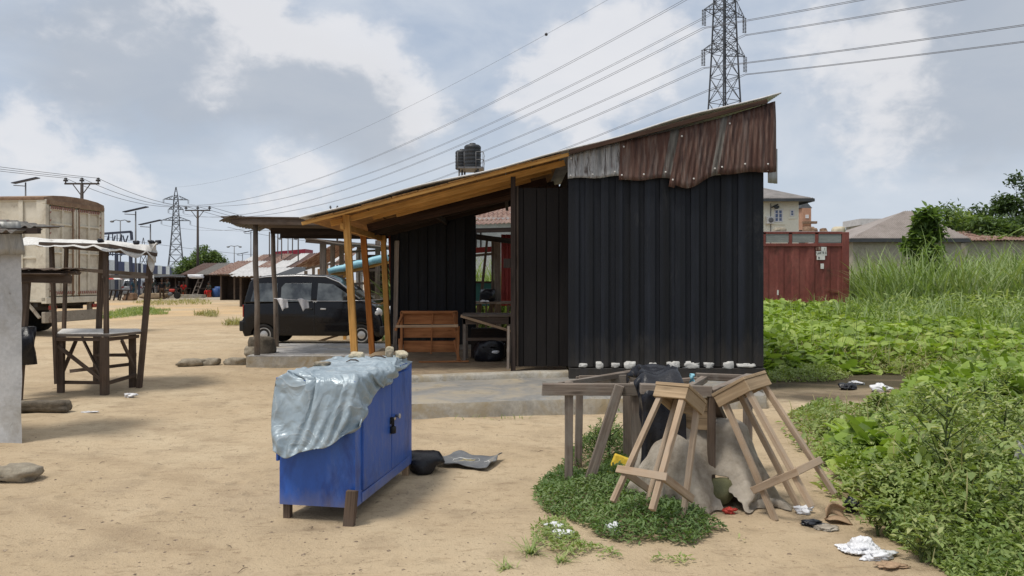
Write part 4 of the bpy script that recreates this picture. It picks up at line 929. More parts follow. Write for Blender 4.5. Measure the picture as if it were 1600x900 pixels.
def stool(name, label, dims, Rm, tr, mtl):
    sa, sb, fa, fb, h = dims; Rm = Matrix(Rm); tr = V(tr)
    S = thing(name, tuple(tr), label, 'stool', 'tall stools tipped against the bench'); 
    def q(x, y, z): return Rm @ V((x, y, z))+tr
    up = tuple(Rm @ V((0, 0, 1))); X_, Y_, Z_ = (Rm @ V(a) for a in ((1, 0, 0), (0, 1, 0), (0, 0, 1)))
    mb = MB(); ta, tb = sa+.035, sb+.035
    for k in range(2): mb.par(q(-ta, -tb+k*tb, h+.05), X_*2*ta, Y_*(tb-.004), Z_*.024)
    mb.build('seat', 'stooltop', S, bevel=.004)
    ap = MB(); z0 = h-.035
    ap.par(q(-sa-.03, -sb-.03, z0), X_*(2*sa+.06), Y_*.02, Z_*.084); ap.par(q(-sa-.03, sb+.01, z0), X_*(2*sa+.06), Y_*.02, Z_*.084)
    ap.par(q(-sa-.03, -sb-.009, z0), X_*.02, Y_*(2*sb+.018), Z_*.084); ap.par(q(sa+.01, -sb-.009, z0), X_*.02, Y_*(2*sb+.018), Z_*.084)
    ap.build('apron', 'stooltop', S, bevel=.003)
    for (i, j) in ((-1, -1), (1, -1), (1, 1), (-1, 1)):
        mb = MB(); mb.beam(q(i*fa, j*fb, 0), q(i*(sa-.014), j*(sb-.014), h+.048), .037, .037, up=tuple(Y_), jit=.003); mb.build('leg', mtl, S, bevel=.004)
    f = .27; a_, b_ = fa+(sa-fa)*f+.026, fb+(sb-fb)*f+.026
    for (p0, p1) in (((-a_-.03, -b_), (a_+.03, -b_)), ((a_, -b_+.012), (a_, b_+.02)), ((-a_, -b_+.012), (-a_, b_+.02))):
        mb = MB(); mb.beam(q(*p0, f*h), q(*p1, f*h), .018, .05, up=up, jit=.003); mb.build('footrest', mtl, S, bevel=.003)
    return S
stool('wooden_stool', 'tall wooden stool tipped back next to the black polythene sheet', (.0986, .1084, .1512, .1994, .8247),
      [[0.7257, 0.5977, 0.3408], [-0.6875, 0.611, 0.3925], [0.0264, -0.5191, 0.8543]], (.8876, 5.0421, .0976), 'stoolwood')
stool('wooden_stool', 'tall wooden stool leaning left beside the dense green weeds', (.1176, .1238, .1523, .1696, .8787),
      [[0.5647, 0.7296, -0.3858], [-0.6528, 0.6808, 0.3321], [0.505, 0.0643, 0.8607]], (2.0195, 5.2907, .082), 'stoolwood')
# the sack heap
mb = MB(); mb.rock((1.52, 5.62, .11), (.22, .2, .2), 6, 3, .1, flat=False); tag(mb.build('gourd', 'melon', origin=(1.52, 5.62, 0)), 'olive brown gourd showing in the gap of the grey woven sack', 'gourd')
n, m_ = 46, 38
U2 = np.stack(np.meshgrid(np.linspace(-.95, .95, n), np.linspace(-.62, .72, m_), indexing='ij'), -1)
P0 = np.zeros((n, m_, 3)); u_ = U2[..., 0]; w_ = U2[..., 1]
P0[..., 0] = 1.43+u_*.66; P0[..., 1] = np.where(w_ < -.10, 5.72+(w_+.10)*.55, 5.72+(w_+.10)*.7); P0[..., 2] = np.where(w_ < -.10, .60+(w_+.10)*1.05, .60-np.maximum(0, w_-.2)*1.0)
P0[..., 1] += .035*np.sin(u_*23+3*w_)*np.clip(-w_*2, 0, 1); P0[..., 2] = np.maximum(P0[..., 2], .02)+.02*vnoise(u_*1+5, w_+5, 9, 12)
psk = np.zeros((n, m_), bool); xx_ = np.linspace(-1, 1, n)
P0[:, 0, 0] = 1.42+xx_*.56; P0[:, 0, 1] = 5.40+.05*np.sin(xx_*11)+.03*np.sin(xx_*23+1)+.10*np.abs(xx_); P0[:, 0, 2] = .015; psk[:, 0] = True
Xs = drape(P0, U2*np.array([.80, .92]), [(np.array([1.43, 5.90, .28]), np.eye(3), np.array([.36, .15, .29])), (np.array([1.22, 5.86, .30]), np.eye(3), np.array([.12, .13, .30]))], spheres=[(np.array([1.17, 5.66, .12]), np.array([.22, .17, .40])), (np.array([1.72, 5.74, .10]), np.array([.16, .18, .32]))], steps=130, iters=6, fric=.3, pin=psk)
mb = MB(); 
keep = clothmesh(Xs, (3.2, .7))
k2 = MB()
for f, uvf in zip(keep.f, keep.uv):      # a torn gap at the front shows what lies beneath
    c_ = sum((V(keep.v[i]) for i in f), V())/4
    if abs(c_.x-1.55+.35*(c_.z-.1)) < .045+.02*math.sin(c_.z*40) and c_.z < .22 and c_.y < 5.62: continue
    k2.f.append(f); k2.uv.append(uvf); k2.mi.append(0); k2.sm.append(True)
k2.v = keep.v
sk = k2.build('woven_sack', 'sack', origin=(1.45, 5.7, 0), sub=1, solid=.004); tag(sk, 'big dirty grey woven sack draped over a heap under the stools', 'sack')
tx = bpy.data.textures.new('wrinkle', 'CLOUDS'); tx.noise_scale = .07; tx.noise_depth = 3
for ob, st_ in ((sk, .03), (tp, .026)):
    dm = ob.modifiers.new('wrinkle', 'DISPLACE'); dm.texture = tx; dm.strength = st_; dm.mid_level = .5
    ob.modifiers.move(len(ob.modifiers)-1, 1)
tx2 = bpy.data.textures.new('crease', 'VORONOI'); tx2.noise_scale = .16; tx2.distance_metric = 'DISTANCE'
ob = bpy.data.objects['black_polythene']; dm = ob.modifiers.new('wrinkle', 'DISPLACE'); dm.texture = tx2; dm.strength = .03; dm.mid_level = .3; ob.modifiers.move(len(ob.modifiers)-1, 1)

# ------------------------------------------------------------------ litter
def crumple(name, px, py, d, seed, mt, label, cat, rz=0, amp=.45, lift=.42, sub=4):
    p = G(px, py); mb = MB(); mb.rock((p.x, p.y, gnd(p.x, p.y)+d[2]*lift), d, seed, sub, amp, rz=rz, flat=False, rough=True)
    return tag(mb.build(name, mt, origin=(p.x, p.y, 0)), label, cat)
p = G(1344, 862); g_ = np.stack(np.meshgrid(np.linspace(-.15, .15, 30), np.linspace(-.15, .15, 30), indexing='ij'), -1)
P0 = np.zeros((30, 30, 3)); P0[..., :2] = g_*.52+np.array([p.x, p.y]); P0[..., 2] = .16+.07*vnoise(g_[..., 0]+3, g_[..., 1]+2, 22, 77)
P0[..., 2] = .10+.16*(vnoise(g_[..., 0]+3, g_[..., 1]+2, 19, 77)-.3)+.05*vnoise(g_[..., 0]+3, g_[..., 1]+2, 45, 78); P0[..., 1] += .05*(vnoise(g_[..., 0]+7, g_[..., 1]+2, 22, 79)-.5)
Xb = drape(P0, g_*1.1, [], spheres=[(np.array([p.x+.02, p.y+.01, .02]), np.array([.07, .05, .07]))], steps=26, iters=6, fric=.8)
bo = clothmesh(Xb).build('plastic_bag', 'bagplastic', origin=tuple(p), sub=1, solid=.002); tag(bo, 'large crumpled white plastic bag at the edge of the weeds', 'litter')
tx3 = bpy.data.textures.new('bag wrinkle', 'CLOUDS'); tx3.noise_scale = .03; tx3.noise_depth = 2; dm = bo.modifiers.new('wrinkle', 'DISPLACE'); dm.texture = tx3; dm.strength = .035
crumple('plastic_scrap', 1372, 872, (.22, .10, .05), 5, 'bagplastic', 'flat white plastic scrap beside the large crumpled white bag', 'litter', .3)
crumple('plastic_scrap', 1395, 886, (.16, .09, .03), 15, 'cardboard', 'pinkish tan scrap nearest the camera on the weed edge', 'litter', .1)
crumple('plastic_scrap', 1256, 803, (.13, .09, .06), 6, 'bagplastic', 'small white plastic scrap below the leaning stool leg', 'litter')
crumple('plastic_scrap', 865, 826, (.12, .08, .04), 7, 'bagplastic', 'upper of two white plastic scraps left of the low weeds', 'litter')
crumple('plastic_scrap', 881, 840, (.12, .09, .05), 8, 'bagplastic', 'lower of two white plastic scraps left of the low weeds', 'litter')
crumple('plastic_scrap', 959, 836, (.07, .08, .09), 9, 'bagplastic', 'upright white plastic scrap among the low weeds under the table', 'litter')
crumple('plastic_scrap', 1377, 613, (.26, .16, .12), 10, 'bagplastic', 'white plastic scrap on dark soil between weeds and shed', 'litter')
crumple('plastic_scrap', 1325, 609, (.22, .16, .10), 18, 'blackplastic', 'black plastic scrap on the dark soil right of the shed', 'litter')
crumple('plastic_scrap', 1340, 600, (.20, .16, .05), 28, 'bagplastic', 'flat white scrap above the black scrap right of the shed', 'litter')
crumple('red_wrapper', 1140, 803, (.09, .06, .05), 11, 'redpaint', 'small crumpled red wrapper before the sack opening', 'litter')
crumple('black_scrap', 1270, 822, (.17, .10, .035), 12, 'blackplastic', 'flat black plastic scrap beside the tan cardboard piece', 'litter')
crumple('black_scrap', 1330, 800, (.10, .10, .10), 13, 'blackplastic', 'upright black plastic scrap behind the tan cardboard piece', 'litter')
crumple('plastic_scrap', 1290, 828, (.15, .10, .02), 14, 'sack', 'greyish flat cloth scrap in front of the tan cardboard piece', 'litter')
p = G(1305, 815); mb = MB(); mb.grid(lambda u, v: V((p.x-.07+.15*u, p.y+.05*math.sin(u*3), .01+.075*v+.03*math.sin(u*3.1)))+V((0, .07*v*(1-v)*4*(u-.3), 0)), 8, 5)
mb.grid(lambda u, v: V((p.x-.07+.16*u, p.y-.09*v+.02, .015+.02*math.sin(u*3+v))), 8, 3)
tag(mb.build('cardboard_piece', 'cardboard', origin=tuple(p), solid=.005), 'bent tan cardboard piece lying at the weed edge', 'cardboard')
p = G(968, 748); mb = MB(); mb.prism([(p.x-.11, p.y-.02, .03), (p.x+.12, p.y-.04, .03), (p.x+.09, p.y, .16), (p.x-.03, p.y+.02, .20)], (0, .05, 0))
tag(mb.build('yellow_plastic', 'yellowplastic', origin=tuple(p), bevel=.01), 'yellow plastic piece standing under the table frame', 'litter')
p = G(962, 764); mb = MB(); mb.beam((p.x-.16, p.y, .06), (p.x+.16, p.y-.05, .06), .16, .05, jit=.006)
tag(mb.build('dark_plank', 'weathered', origin=tuple(p), bevel=.004), 'short dark plank on the weeds in front of the yellow piece', 'plank')
# stones and logs on the sand
def stone(name, px, py, d, seed, mt, label, rz=0, cat='stone', lift=.35):
    p = G(px, py); mb = MB(); mb.rock((p.x, p.y+d[1]*.3, d[2]*lift), d, seed, 3, .28, rz=rz, rough=True); return tag(mb.build(name, mt, origin=(p.x, p.y+d[1]*.3, 0)), label, cat)
stone('stone_block', 12, 752, (.42, .30, .13), 21, 'stone', 'flat brown stone block at the left edge of the sand', .1)
stone('stone_log', 64, 645, (.62, .20, .17), 22, 'darkstone', 'long dark rough stone beside the grey rendered wall', .08)
stone('stone', 300, 573, (.62, .36, .17), 23, 'stone', 'low broad stone left of the pair before the tiled terrace', .1)
stone('stone', 327, 572, (.32, .28, .17), 24, 'stone', 'smaller stone right of the pair before the tiled terrace')
stone('stone', 366, 571, (.42, .30, .17), 25, 'stone', 'stone touching the left corner of the tiled terrace')
p = W(410, 540, 15.0); mb = MB(); mb.rock((p.x, p.y, .215+.14), (.44, .4, .38), 26, 3, .3); tag(mb.build('boulder', 'darkstone', origin=(p.x, p.y, .2)), 'dark boulder on the tiled terrace at the foot of the canopy post', 'stone')
p = W(393, 548, 14.9); mb = MB(); mb.rock((p.x+.02, p.y, .20+.06), (.28, .26, .20), 27, 3, .3); tag(mb.build('stone', 'stone', origin=(p.x, p.y, .2)), 'brown stone on the terrace edge beside the dark boulder', 'stone')
# ------------------------------------------------------------------ tiled terrace and the brown canopy over it
mb = MB(); x0, x1, y0, y1 = -4.97, -2.66, 14.35, 17.25
def rough(p, a, b, n=14, s=0):
    return [p+a*(i/n)+b*0+V((noise.noise(V((i*.7, s, 0)))*.03, noise.noise(V((i*.7, s, 5)))*.03, 0)) for i in range(n+1)]
ol = rough(V((x0, y0, 0)), V((x1-x0, 0, 0)), V())+[V((x1, y1, 0)), V((x0-.25, y1, 0))]
mb.prism([p+V((0, 0, -.05)) for p in ol], (0, 0, .262))
for i in range(len(mb.mi)): mb.mi[i] = 0
top = [V((p.x, p.y, .215)) for p in ol]; mb.face([p+V((.0, .012, .002)) for p in top], mi=1)
tag(mb.build('tiled_terrace', ['concrete', 'tiles'], origin=(-3.8, 15.8, 0)), 'low terrace paved with broken grey tiles, stones at its corner', 'terrace')
CN = thing('canopy', (-4.2, 15.5, 0), 'low brown board canopy on thin poles over the tiled terrace', 'canopy')
mb = MB(); za, zb = 2.80, 2.70
for i in range(7):
    ya, yb = 14.2+i*.43, 14.2+(i+1)*.43-.006
    xl = -5.36+random.uniform(-.08, .05)+.02*i
    mb.par((xl, ya, za-.012*i), (2.6, 0, -.03), (0, yb-ya, -.012), (0, 0, .025))
mb.build('roof', 'oldwood', CN)
mb = MB(); mb.beam((-5.2, 14.24, 2.73), (-2.95, 14.24, 2.70), .04, .10); mb.build('rafter', 'oldwood', CN)
mb = MB(); mb.beam((-5.1, 16.9, 2.62), (-2.95, 16.9, 2.6), .04, .12); mb.build('rafter', 'soot', CN)
mb = MB(); mb.beam((-4.9, 15.6, 2.64), (-2.95, 15.6, 2.62), .04, .12); mb.build('rafter', 'soot', CN)
mb = MB(); corr(mb, (-5.40, 14.15, 2.83), (0, 2.2, -.05), (.3, 0, .0), .12, .008, 5, warp=lambda u, v: V((.05*math.sin(u*9), 0, -.10*(1-v)**2+.01*v))); mb.build('flashing', 'greyrust', CN, solid=.004)
for (p, q) in (((-4.83, 14.55, .18), (-4.86, 14.55, 2.72)), ((-5.05, 16.45, .18), (-5.12, 16.45, 2.66))):
    mb = MB(); mb.tube([p, V(p).lerp(V(q), .4)+V((.015, 0, 0)), V(p).lerp(V(q), .7)+V((-.01, 0, 0)), q], [.055, .05, .052, .045], 9); mb.build('post', 'weathered', CN)
mb = MB(); a, b = V((-5.08, 16.4, 1.25)), V((-2.42, 15.1, 1.27))
mb.tube([a.lerp(b, i/10)+V((0, 0, -.05*math.sin(math.pi*i/10))) for i in range(11)], .006, 5); tag(mb.build('line', 'bagplastic', origin=tuple(a)), 'thin pale line strung between the canopy pole and the shed posts', 'line')
for (u, nm) in ((.07, 'white plastic rag knotted on the line near the rear canopy pole'), (.26, 'white plastic rag hanging on the line in front of the van door')):
    p = a.lerp(b, u)
    mb = MB(); mb.grid(lambda s, v: p+V((-.10+.22*s*(1-v*.4)+.12*v, .02*math.sin(8*s+3*v), -.01-.26*v*(1-.4*s)+.02*math.sin(5*s))), 8, 8)
    tag(mb.build('plastic_rag', 'bagplastic', origin=tuple(p), solid=.003), nm, 'rag')

# ------------------------------------------------------------------ vehicles
def vehicle(name, o, es, ew, wdt, lower, upper, lean, wheels, wr, paint, label, cat, wins, ends, scale=1.0, extra=None):
    """lower/upper: side outlines (s,z); upper part leans in by 'lean' over its height"""
    o, es, ew = V(o), V(es).normalized(), V(ew).normalized(); ez = V((0, 0, 1))
    T = thing(name, tuple(o+es*1.7+ew*wdt/2), label, cat)
    zb = upper[0][1]; zt = max(p[1] for p in upper)
    def ins(z): return lean*max(0, (z-zb)/(zt-zb))
    def P(s, w, z):
        k = ins(z); return o+es*s+ew*(k+(wdt-2*k)*w)+ez*z
    low = []
    for i, (s, z) in enumerate(lower): low.append((s, z))
    arch = []
    for c in sorted(wheels, reverse=True):      # underside runs front to rear
        for k in range(9):
            a = math.pi*k/8; arch.append((c+math.cos(a)*(wr+.05), wr*.9+math.sin(a)*(wr+.05)*.95))
    zlow = lower[0][1]
    arch = [(s, max(z, zlow)) for s, z in arch]
    out = low+arch
    mb = MB()
    n = len(out)
    vs = [P(s, 0, z) for s, z in out]+[P(s, 1, z) for s, z in out]
    nL = len(lower)
    fs = [tuple(range(n)), tuple(range(2*n-1, n-1, -1))]
    strip = [(i, i+n, (i+1) % n+n, (i+1) % n) for i in range(n)]
    mb.mesh(vs, fs+strip)
    m = len(upper); vs = [P(s, 0, z) for s, z in upper]+[P(s, 1, z) for s, z in upper]
    mb.mesh(vs, [tuple(range(m)), tuple(range(2*m-1, m-1, -1))]+[(i, i+m, (i+1) % m+m, (i+1) % m) for i in range(m)])
    body = mb.build('body', paint, T)
    bm = bmesh.new(); bm.from_mesh(body.data); bmesh.ops.recalc_face_normals(bm, faces=bm.faces); bmesh.ops.triangulate(bm, faces=[f for f in bm.faces if len(f.verts) > 4]); bm.to_mesh(body.data); bm.free()
    q = body.modifiers.new('bevel', 'BEVEL'); q.width = .045*scale; q.segments = 3; q.limit_method = 'ANGLE'; q.angle_limit = R(25)
    for p in body.data.polygons: p.use_smooth = True
    for side in (0, 1):
        sg = -1 if side == 0 else 1
        for w_ in wins:
            mb = MB(); mb.prism([P(s, side, z)+ew*sg*.012 for s, z in w_], ew*(-sg)*.018)
            g = mb.build('side_window', 'glass', T, bevel=.004)
        for c in wheels:
            mb = MB(); cc = o+es*c+ew*(.10 if side == 0 else wdt-.10)+ez*wr
            ax = ew*sg
            mb.lathe(cc, ax, [(-.09, wr*.6), (-.09, wr*.93), (-.06, wr), (.06, wr), (.085, wr*.93), (.085, wr*.68), (.07, wr*.66)], 24); wh = mb.build('wheel', 'rubber', T)
            mb = MB(); mb.lathe(cc, ax, [(.0, wr*.66), (.072, wr*.665), (.078, wr*.60), (.06, wr*.5), (.075, wr*.28), (.085, wr*.1)], 24)
            for k in range(8):
                a_ = 2*math.pi*k/8; u_ = es*math.cos(a_)+ez*math.sin(a_); mb.lathe(cc+u_*wr*.44+ax*.06, ax, [(0, wr*.075), (.012, wr*.075)], 8, 1)
            mb.build('hub_cap', ['hub', 'vantrim'], wh)
    for (nm, mt, pts, th) in ends:       # panels across the car: list of (s,w,z)
        mb = MB(); pp = [P(*p) for p in pts]; nn = (pp[1]-pp[0]).cross(pp[2]-pp[1]).normalized(); mid = sum(pp, V())/len(pp)
        if nn.dot(mid-(o+es*1.7+ew*wdt/2+ez*.9)) < 0: nn = -nn
        mb.prism([p+nn*th for p in pp], -nn*(th+.015)); mb.build(nm, mt, T, bevel=.006)
    return T, P
vo = (-6.76, 19.22, 0); ves, vew = V((1, -.055, 0)), V((.055, 1, 0))
low = [(.05, .22), (-.02, .40), (-.02, .62), (.03, .70), (.03, 1.05), (3.00, 1.16), (3.36, 1.0), (3.50, .80), (3.55, .62), (3.58, .42), (3.5, .22)]
up = [(.03, 1.05), (.16, 1.58), (.27, 1.70), (.6, 1.76), (1.3, 1.79), (2.05, 1.77), (2.32, 1.68), (2.66, 1.43), (3.0, 1.16)]
wins = [[(.22, 1.10), (.90, 1.10), (.90, 1.56), (.32, 1.56)], [(.99, 1.10), (1.76, 1.10), (1.76, 1.56), (1.08, 1.56), (.99, 1.46)], [(1.90, 1.10), (2.74, 1.13), (2.66, 1.30), (2.30, 1.54), (1.92, 1.56)]]
VN, VP = vehicle('van', vo, ves, vew, 1.48, low, up, .11, (.55, 3.02), .275, 'vanpaint', 'black minivan parked side-on behind the tiled terrace', 'van', wins,
  [('windscreen', 'glass', [(2.42, .06, 1.60), (2.42, .94, 1.60), (2.96, .95, 1.19), (2.96, .05, 1.19)], .008),
   ('rear_window', 'glass', [(.05, .08, 1.12), (.05, .92, 1.12), (.155, .9, 1.55), (.155, .1, 1.55)], .008),
   ('rear_light', 'redlens', [(.03, -.004, .72), (.03, .09, .72), (.03, .09, 1.02), (.03, -.004, 1.02)], .012),
   ('rear_light', 'redlens', [(.03, .91, .72), (.03, 1.0, .72), (.03, 1.0, 1.02), (.03, .91, 1.02)], .012),
   ('number_plate', 'whitepaint', [(-.02, .36, .42), (-.02, .64, .42), (-.02, .64, .53), (-.02, .36, .53)], .012),
   ('grille', 'vantrim', [(3.53, .28, .60), (3.53, .72, .60), (3.49, .72, .80), (3.49, .28, .80)], .01)])
def vpart(nm, mt, pts, d, bev=.006):
    mb = MB(); mb.prism([VP(*p) for p in pts], d); return mb.build(nm, mt, VN, bevel=bev)
for w0 in (-.008, .88):
    q = V((0, 0, 0)); mb = MB(); mb.rock(VP(3.42, w0+.06, .82), (.24, .17, .26), 2, 3, .03, flat=False); mb.build('headlight', 'lamp', VN)
mb = MB(); mb.tube([VP(.2, .0, 1.665), VP(.6, .0, 1.725), VP(1.4, .0, 1.745), VP(2.1, .0, 1.725), VP(2.45, -.003, 1.585), VP(2.98, -.004, 1.175)], .016, 6); mb.build('roof_gutter', 'roofrail', VN)
mb = MB(); mb.par(VP(2.60, -.10, 1.09), ves*.12, vew*.14, V((0, 0, .17))); mb.build('wing_mirror', 'vantrim', VN, bevel=.03)
mb = MB(); mb.par(VP(2.60, 1.0, 1.09), ves*.12, vew*.14, V((0, 0, .17))); mb.build('wing_mirror', 'vantrim', VN, bevel=.03)
for (s0, z0) in ((1.66, .90), (2.0, .90)):
    mb = MB(); mb.par(VP(s0, -.02, z0), ves*.14, vew*.04, V((0, 0, .04))); mb.build('door_handle', 'hub' if s0 > 1.9 else 'vantrim', VN, bevel=.008)
for s0 in (.95, 1.83, 2.78):
    mb = MB(); mb.par(VP(s0, -.0025, .26), ves*.012, vew*.02, V((0, 0, .82))); mb.build('door_seam', 'vantrim', VN)
mb = MB(); mb.par(VP(.95, -.003, .74), ves*1.0, vew*.02, V((0, 0, .012))); mb.build('slide_rail', 'vantrim', VN)
mb = MB(); mb.par(VP(-.07, -.01, .36), ves*.13, vew*1.51, V((0, 0, .26))); mb.build('rear_bumper', 'vantrim', VN, bevel=.03)
mb = MB(); mb.par(VP(3.48, -.01, .26), ves*.12, vew*1.51, V((0, 0, .24))); mb.build('front_bumper', 'vantrim', VN, bevel=.03)
# silver off-road car seen from behind, far up the yard, and the pale car beyond it
def suv(loc, rz, label, mt='suvpaint'):
    c, s = math.cos(rz), math.sin(rz); es, ew = V((c, s, 0)), V((-s, c, 0))
    return vehicle('parked_car', loc, es, ew, 1.8, [(0, .3), (-.04, .6), (0, 1.0), (3.1, 1.05), (4.2, .95), (4.35, .7), (4.35, .3)], [(0, 1.0), (.22, 1.6), (.4, 1.72), (2.0, 1.74), (2.4, 1.65), (3.1, 1.05)], .16, (.8, 3.5), .36, mt, label, 'car',
        [[(.3, 1.07), (1.1, 1.07), (1.1, 1.55), (.45, 1.55)], [(1.2, 1.07), (2.0, 1.07), (2.0, 1.57), (1.2, 1.57)], [(2.1, 1.07), (2.85, 1.09), (2.4, 1.52), (2.1, 1.57)]],
        [('rear_window', 'glass', [(.02, .08, 1.06), (.02, .92, 1.06), (.2, .9, 1.56), (.2, .1, 1.56)], .008), ('windscreen', 'glass', [(2.46, .08, 1.6), (2.46, .92, 1.6), (3.05, .95, 1.1), (3.05, .05, 1.1)], .008),
         ('rear_light', 'redlens', [(0, 0, .78), (0, .12, .78), (0, .12, 1.0), (0, 0, 1.0)], .012), ('rear_light', 'redlens', [(0, .88, .78), (0, 1, .78), (0, 1, 1.0), (0, .88, 1.0)], .012),
         ('number_plate', 'whitepaint', [(-.02, .35, .7), (-.02, .65, .7), (-.02, .65, .84), (-.02, .35, .84)], .012)])[0]
suv((-35.2, 73, 0), R(98), 'silver off-road car seen from behind beyond the white topped stall')
suv((-36.6, 78, 0), R(100), 'pale car mostly hidden behind the silver off-road car', 'suvpaint')

# ------------------------------------------------------------------ box truck
tc0 = V((-13.42, 22.0, 0)); er = V((.3, 2.6, 0)).normalized(); es_ = V((-2.6, .3, 0)).normalized(); ez = V((0, 0, 1))
def TP(s, r, z): return tc0+es_*s+er*r+ez*z
TR = thing('box_truck', tuple(TP(3, 1.3, 0)), 'tall beige box truck with rusty roof and closed rear doors', 'truck')
mb = MB(); mb.par(TP(.05, .02, 1.02), es_*6.2, er*2.5, ez*2.95); mb.build('cargo_box', 'truck', TR)
mb = MB()
for s in (0, .62, 1.9, 3.2, 4.5, 5.8): mb.par(TP(s, -.035, 1.0), es_*(.14 if s else .62*0+.2), er*.04, ez*3.0)
for z in (1.0, 2.25, 3.1, 3.9): mb.par(TP(.14, -.02, z), es_*6.0, er*.024, ez*.06)
mb.build('side_rib', 'truck', TR, bevel=.01)
mb = MB()
for i in range(13):
    pass
prof = [(-.06, 3.94), (-.06, 4.02), (.3, 4.09), (.8, 4.13), (1.3, 4.14), (1.8, 4.13), (2.3, 4.09), (2.62, 4.02), (2.62, 3.94)]
mb.prism([TP(-.06, r, z) for r, z in prof], es_*6.4); mb.build('roof', 'truckrust', TR, bevel=.01)
mb = MB(); mb.par(TP(-.10, -.04, 3.82), es_*.12, er*2.62, ez*.13); mb.par(TP(-.10, -.04, 1.02), es_*.14, er*.14, ez*2.8); mb.par(TP(-.10, 2.44, 1.02), es_*.14, er*.14, ez*2.8); mb.par(TP(-.12, -.04, .96), es_*.16, er*2.62, ez*.18)
mb.build('rear_frame', 'truck', TR, bevel=.012)
mb = MB(); mb.par(TP(-.125, .0, 3.825), es_*.02, er*2.54, ez*.12); mb.build('rear_lintel', 'truckrust', TR)
for k in range(2):
    r0 = .12+k*1.16; mb = MB(); mb.par(TP(-.03, r0, 1.16), es_*.05, er*1.12, ez*2.62); d_ = mb.build('rear_door', 'truck', TR)
    mb = MB()
    for c in range(3): mb.par(TP(-.085, r0+.02+c*.52, 1.18), es_*.06, er*.075, ez*2.58)
    for z in (1.18, 1.95, 2.42, 3.25, 3.68): mb.par(TP(-.078, r0+.04, z), es_*.05, er*1.05, ez*.05)
    mb.build('door_rib', 'truck', d_, bevel=.008)
    mb = MB(); rr = r0+(.98 if k == 0 else .10)
    mb.tube([TP(-.10, rr, 1.05), TP(-.10, rr, 3.85)], .022, 8); mb.par(TP(-.12, rr-.03, 1.9), es_*.03, er*(-.35 if k == 0 else .35), ez*.035); mb.build('lock_bar', 'truckrust', d_)
    for z in (3.70, 1.22):
        mb = MB()
        for i in range(12):
            q = r0+.05+i*.087; mb.prism([TP(-.096, q, z), TP(-.096, q+.044, z), TP(-.096, q+.075, z+.09), TP(-.096, q+.031, z+.09)], es_*.008)
        mb.build('hazard_stripes', 'fadedred', d_)
    mb = MB()
    for i in range(12):
        z = 1.3+i*.2+.03*(i%3); q = r0-.005 if k == 0 else r0+1.06; mb.prism([TP(-.115, q, z), TP(-.115, q+.05, z+.03), TP(-.115, q+.05, z+.07), TP(-.115, q, z+.04)], es_*.008)
    mb.build('edge_stripes', 'fadedred', d_)
mb = MB(); mb.par(TP(.2, .5, .75), es_*7.5, er*.12, ez*.26); mb.par(TP(.2, 1.85, .75), es_*7.5, er*.12, ez*.26)
for s in (.2, 1.5, 3.0): mb.par(TP(s, .02, .86), es_*.12, er*2.5, ez*.12)
mb.build('chassis', 'truckdark', TR)
mb = MB(); mb.par(TP(-.05, .0, .40), es_*.12, er*2.5, ez*.32); mb.build('rear_bumper', 'bumper', TR, bevel=.02)
for r in (.35, 2.0): mb = MB(); mb.par(TP(.0, r, .7), es_*.1, er*.14, ez*.3); mb.build('bumper_bracket', 'bumper', TR)
mb = MB(); mb.beam(TP(.5, -.02, 1.0), TP(.1, -.02, .55), .08, .06); mb.build('side_stay', 'bumper', TR)
for r in (.15, 2.05): mb = MB(); mb.par(TP(-.08, r, .78), es_*.05, er*.3, ez*.12); mb.build('tail_light', 'redlens', TR, bevel=.01)
mb = MB(); mb.par(TP(.9, .0, .93), es_*5.2, er*.03, ez*.05); mb.build('side_trim', 'yellowpaint', TR)
for s in (2.0, 3.2):
    for r in (.12, 2.38):
        mb = MB(); c = TP(s, r, .5); ax = er*(-1 if r < 1 else 1)
        mb.lathe(c, ax, [(-.25, .3), (-.25, .46), (-.2, .5), (.08, .5), (.12, .46), (.12, .3)], 24); w = mb.build('wheel', 'rubber', TR)
        mb = MB(); mb.lathe(c, ax, [(.0, .3), (.11, .3), (.06, .18), (.13, .1)], 18); mb.build('wheel_rim', 'truckdark', w)
mb = MB(); mb.par(TP(6.5, .1, .8), es_*1.7, er*2.3, ez*2.0); mb.build('cab', 'truck', TR, bevel=.12)
mb = MB(); mb.par(TP(2.6-1.6, -.0, .35), es_*.03, er*.5, ez*.55); mb.build('mud_flap', 'rubber', TR)

# ------------------------------------------------------------------ rendered kiosk wall and lean-to at the left edge
KW = thing('kiosk', (-5.9, 8.1, 0), 'grey rendered kiosk wall with a ragged zinc fascia at the left edge', 'kiosk')
mb = MB(); xr = -5.0
def kw(u, v):
    p = V((-7.6+(xr+7.6)*u, 7.83, -.03+2.0*v)); b = .05*max(0, 1-v*7)
    p.y -= b*.6+.012*noise.noise(p*3); p.x += (u > .999)*(.01*noise.noise(p*4)+b*.5)
    return p
mb.grid(kw, 30, 26); mb.grid(lambda u, v: kw(1, v)+V((-u*.13, u*.2, 0)), 4, 26); mb.grid(lambda u, v: kw(1-u, v)+V((-.13, .2, 0)), 8, 8); mb.grid(lambda u, v: kw(u, 1)+V((-.13*v, .2*v, 0)), 20, 2)
mb.build('wall', 'plaster', KW)
mb = MB(); corr(mb, (-7.6, 7.74, 1.90), (2.68, 0, .0), (-.02, -.05, .33), .17, .024, 5); mb.build('fascia', 'zinc', KW, solid=.003)
mb = MB(); corr(mb, (-7.5, 7.55, 2.23), (2.62, 0, -.03), (-.1, .55, .05), .1, .016, 8, warp=lambda u, v: V((.05*math.sin(7*v), 0, .03*math.sin(11*u)-.05*(u > .9)))); mb.build('roof', 'greyrust', KW, solid=.004)
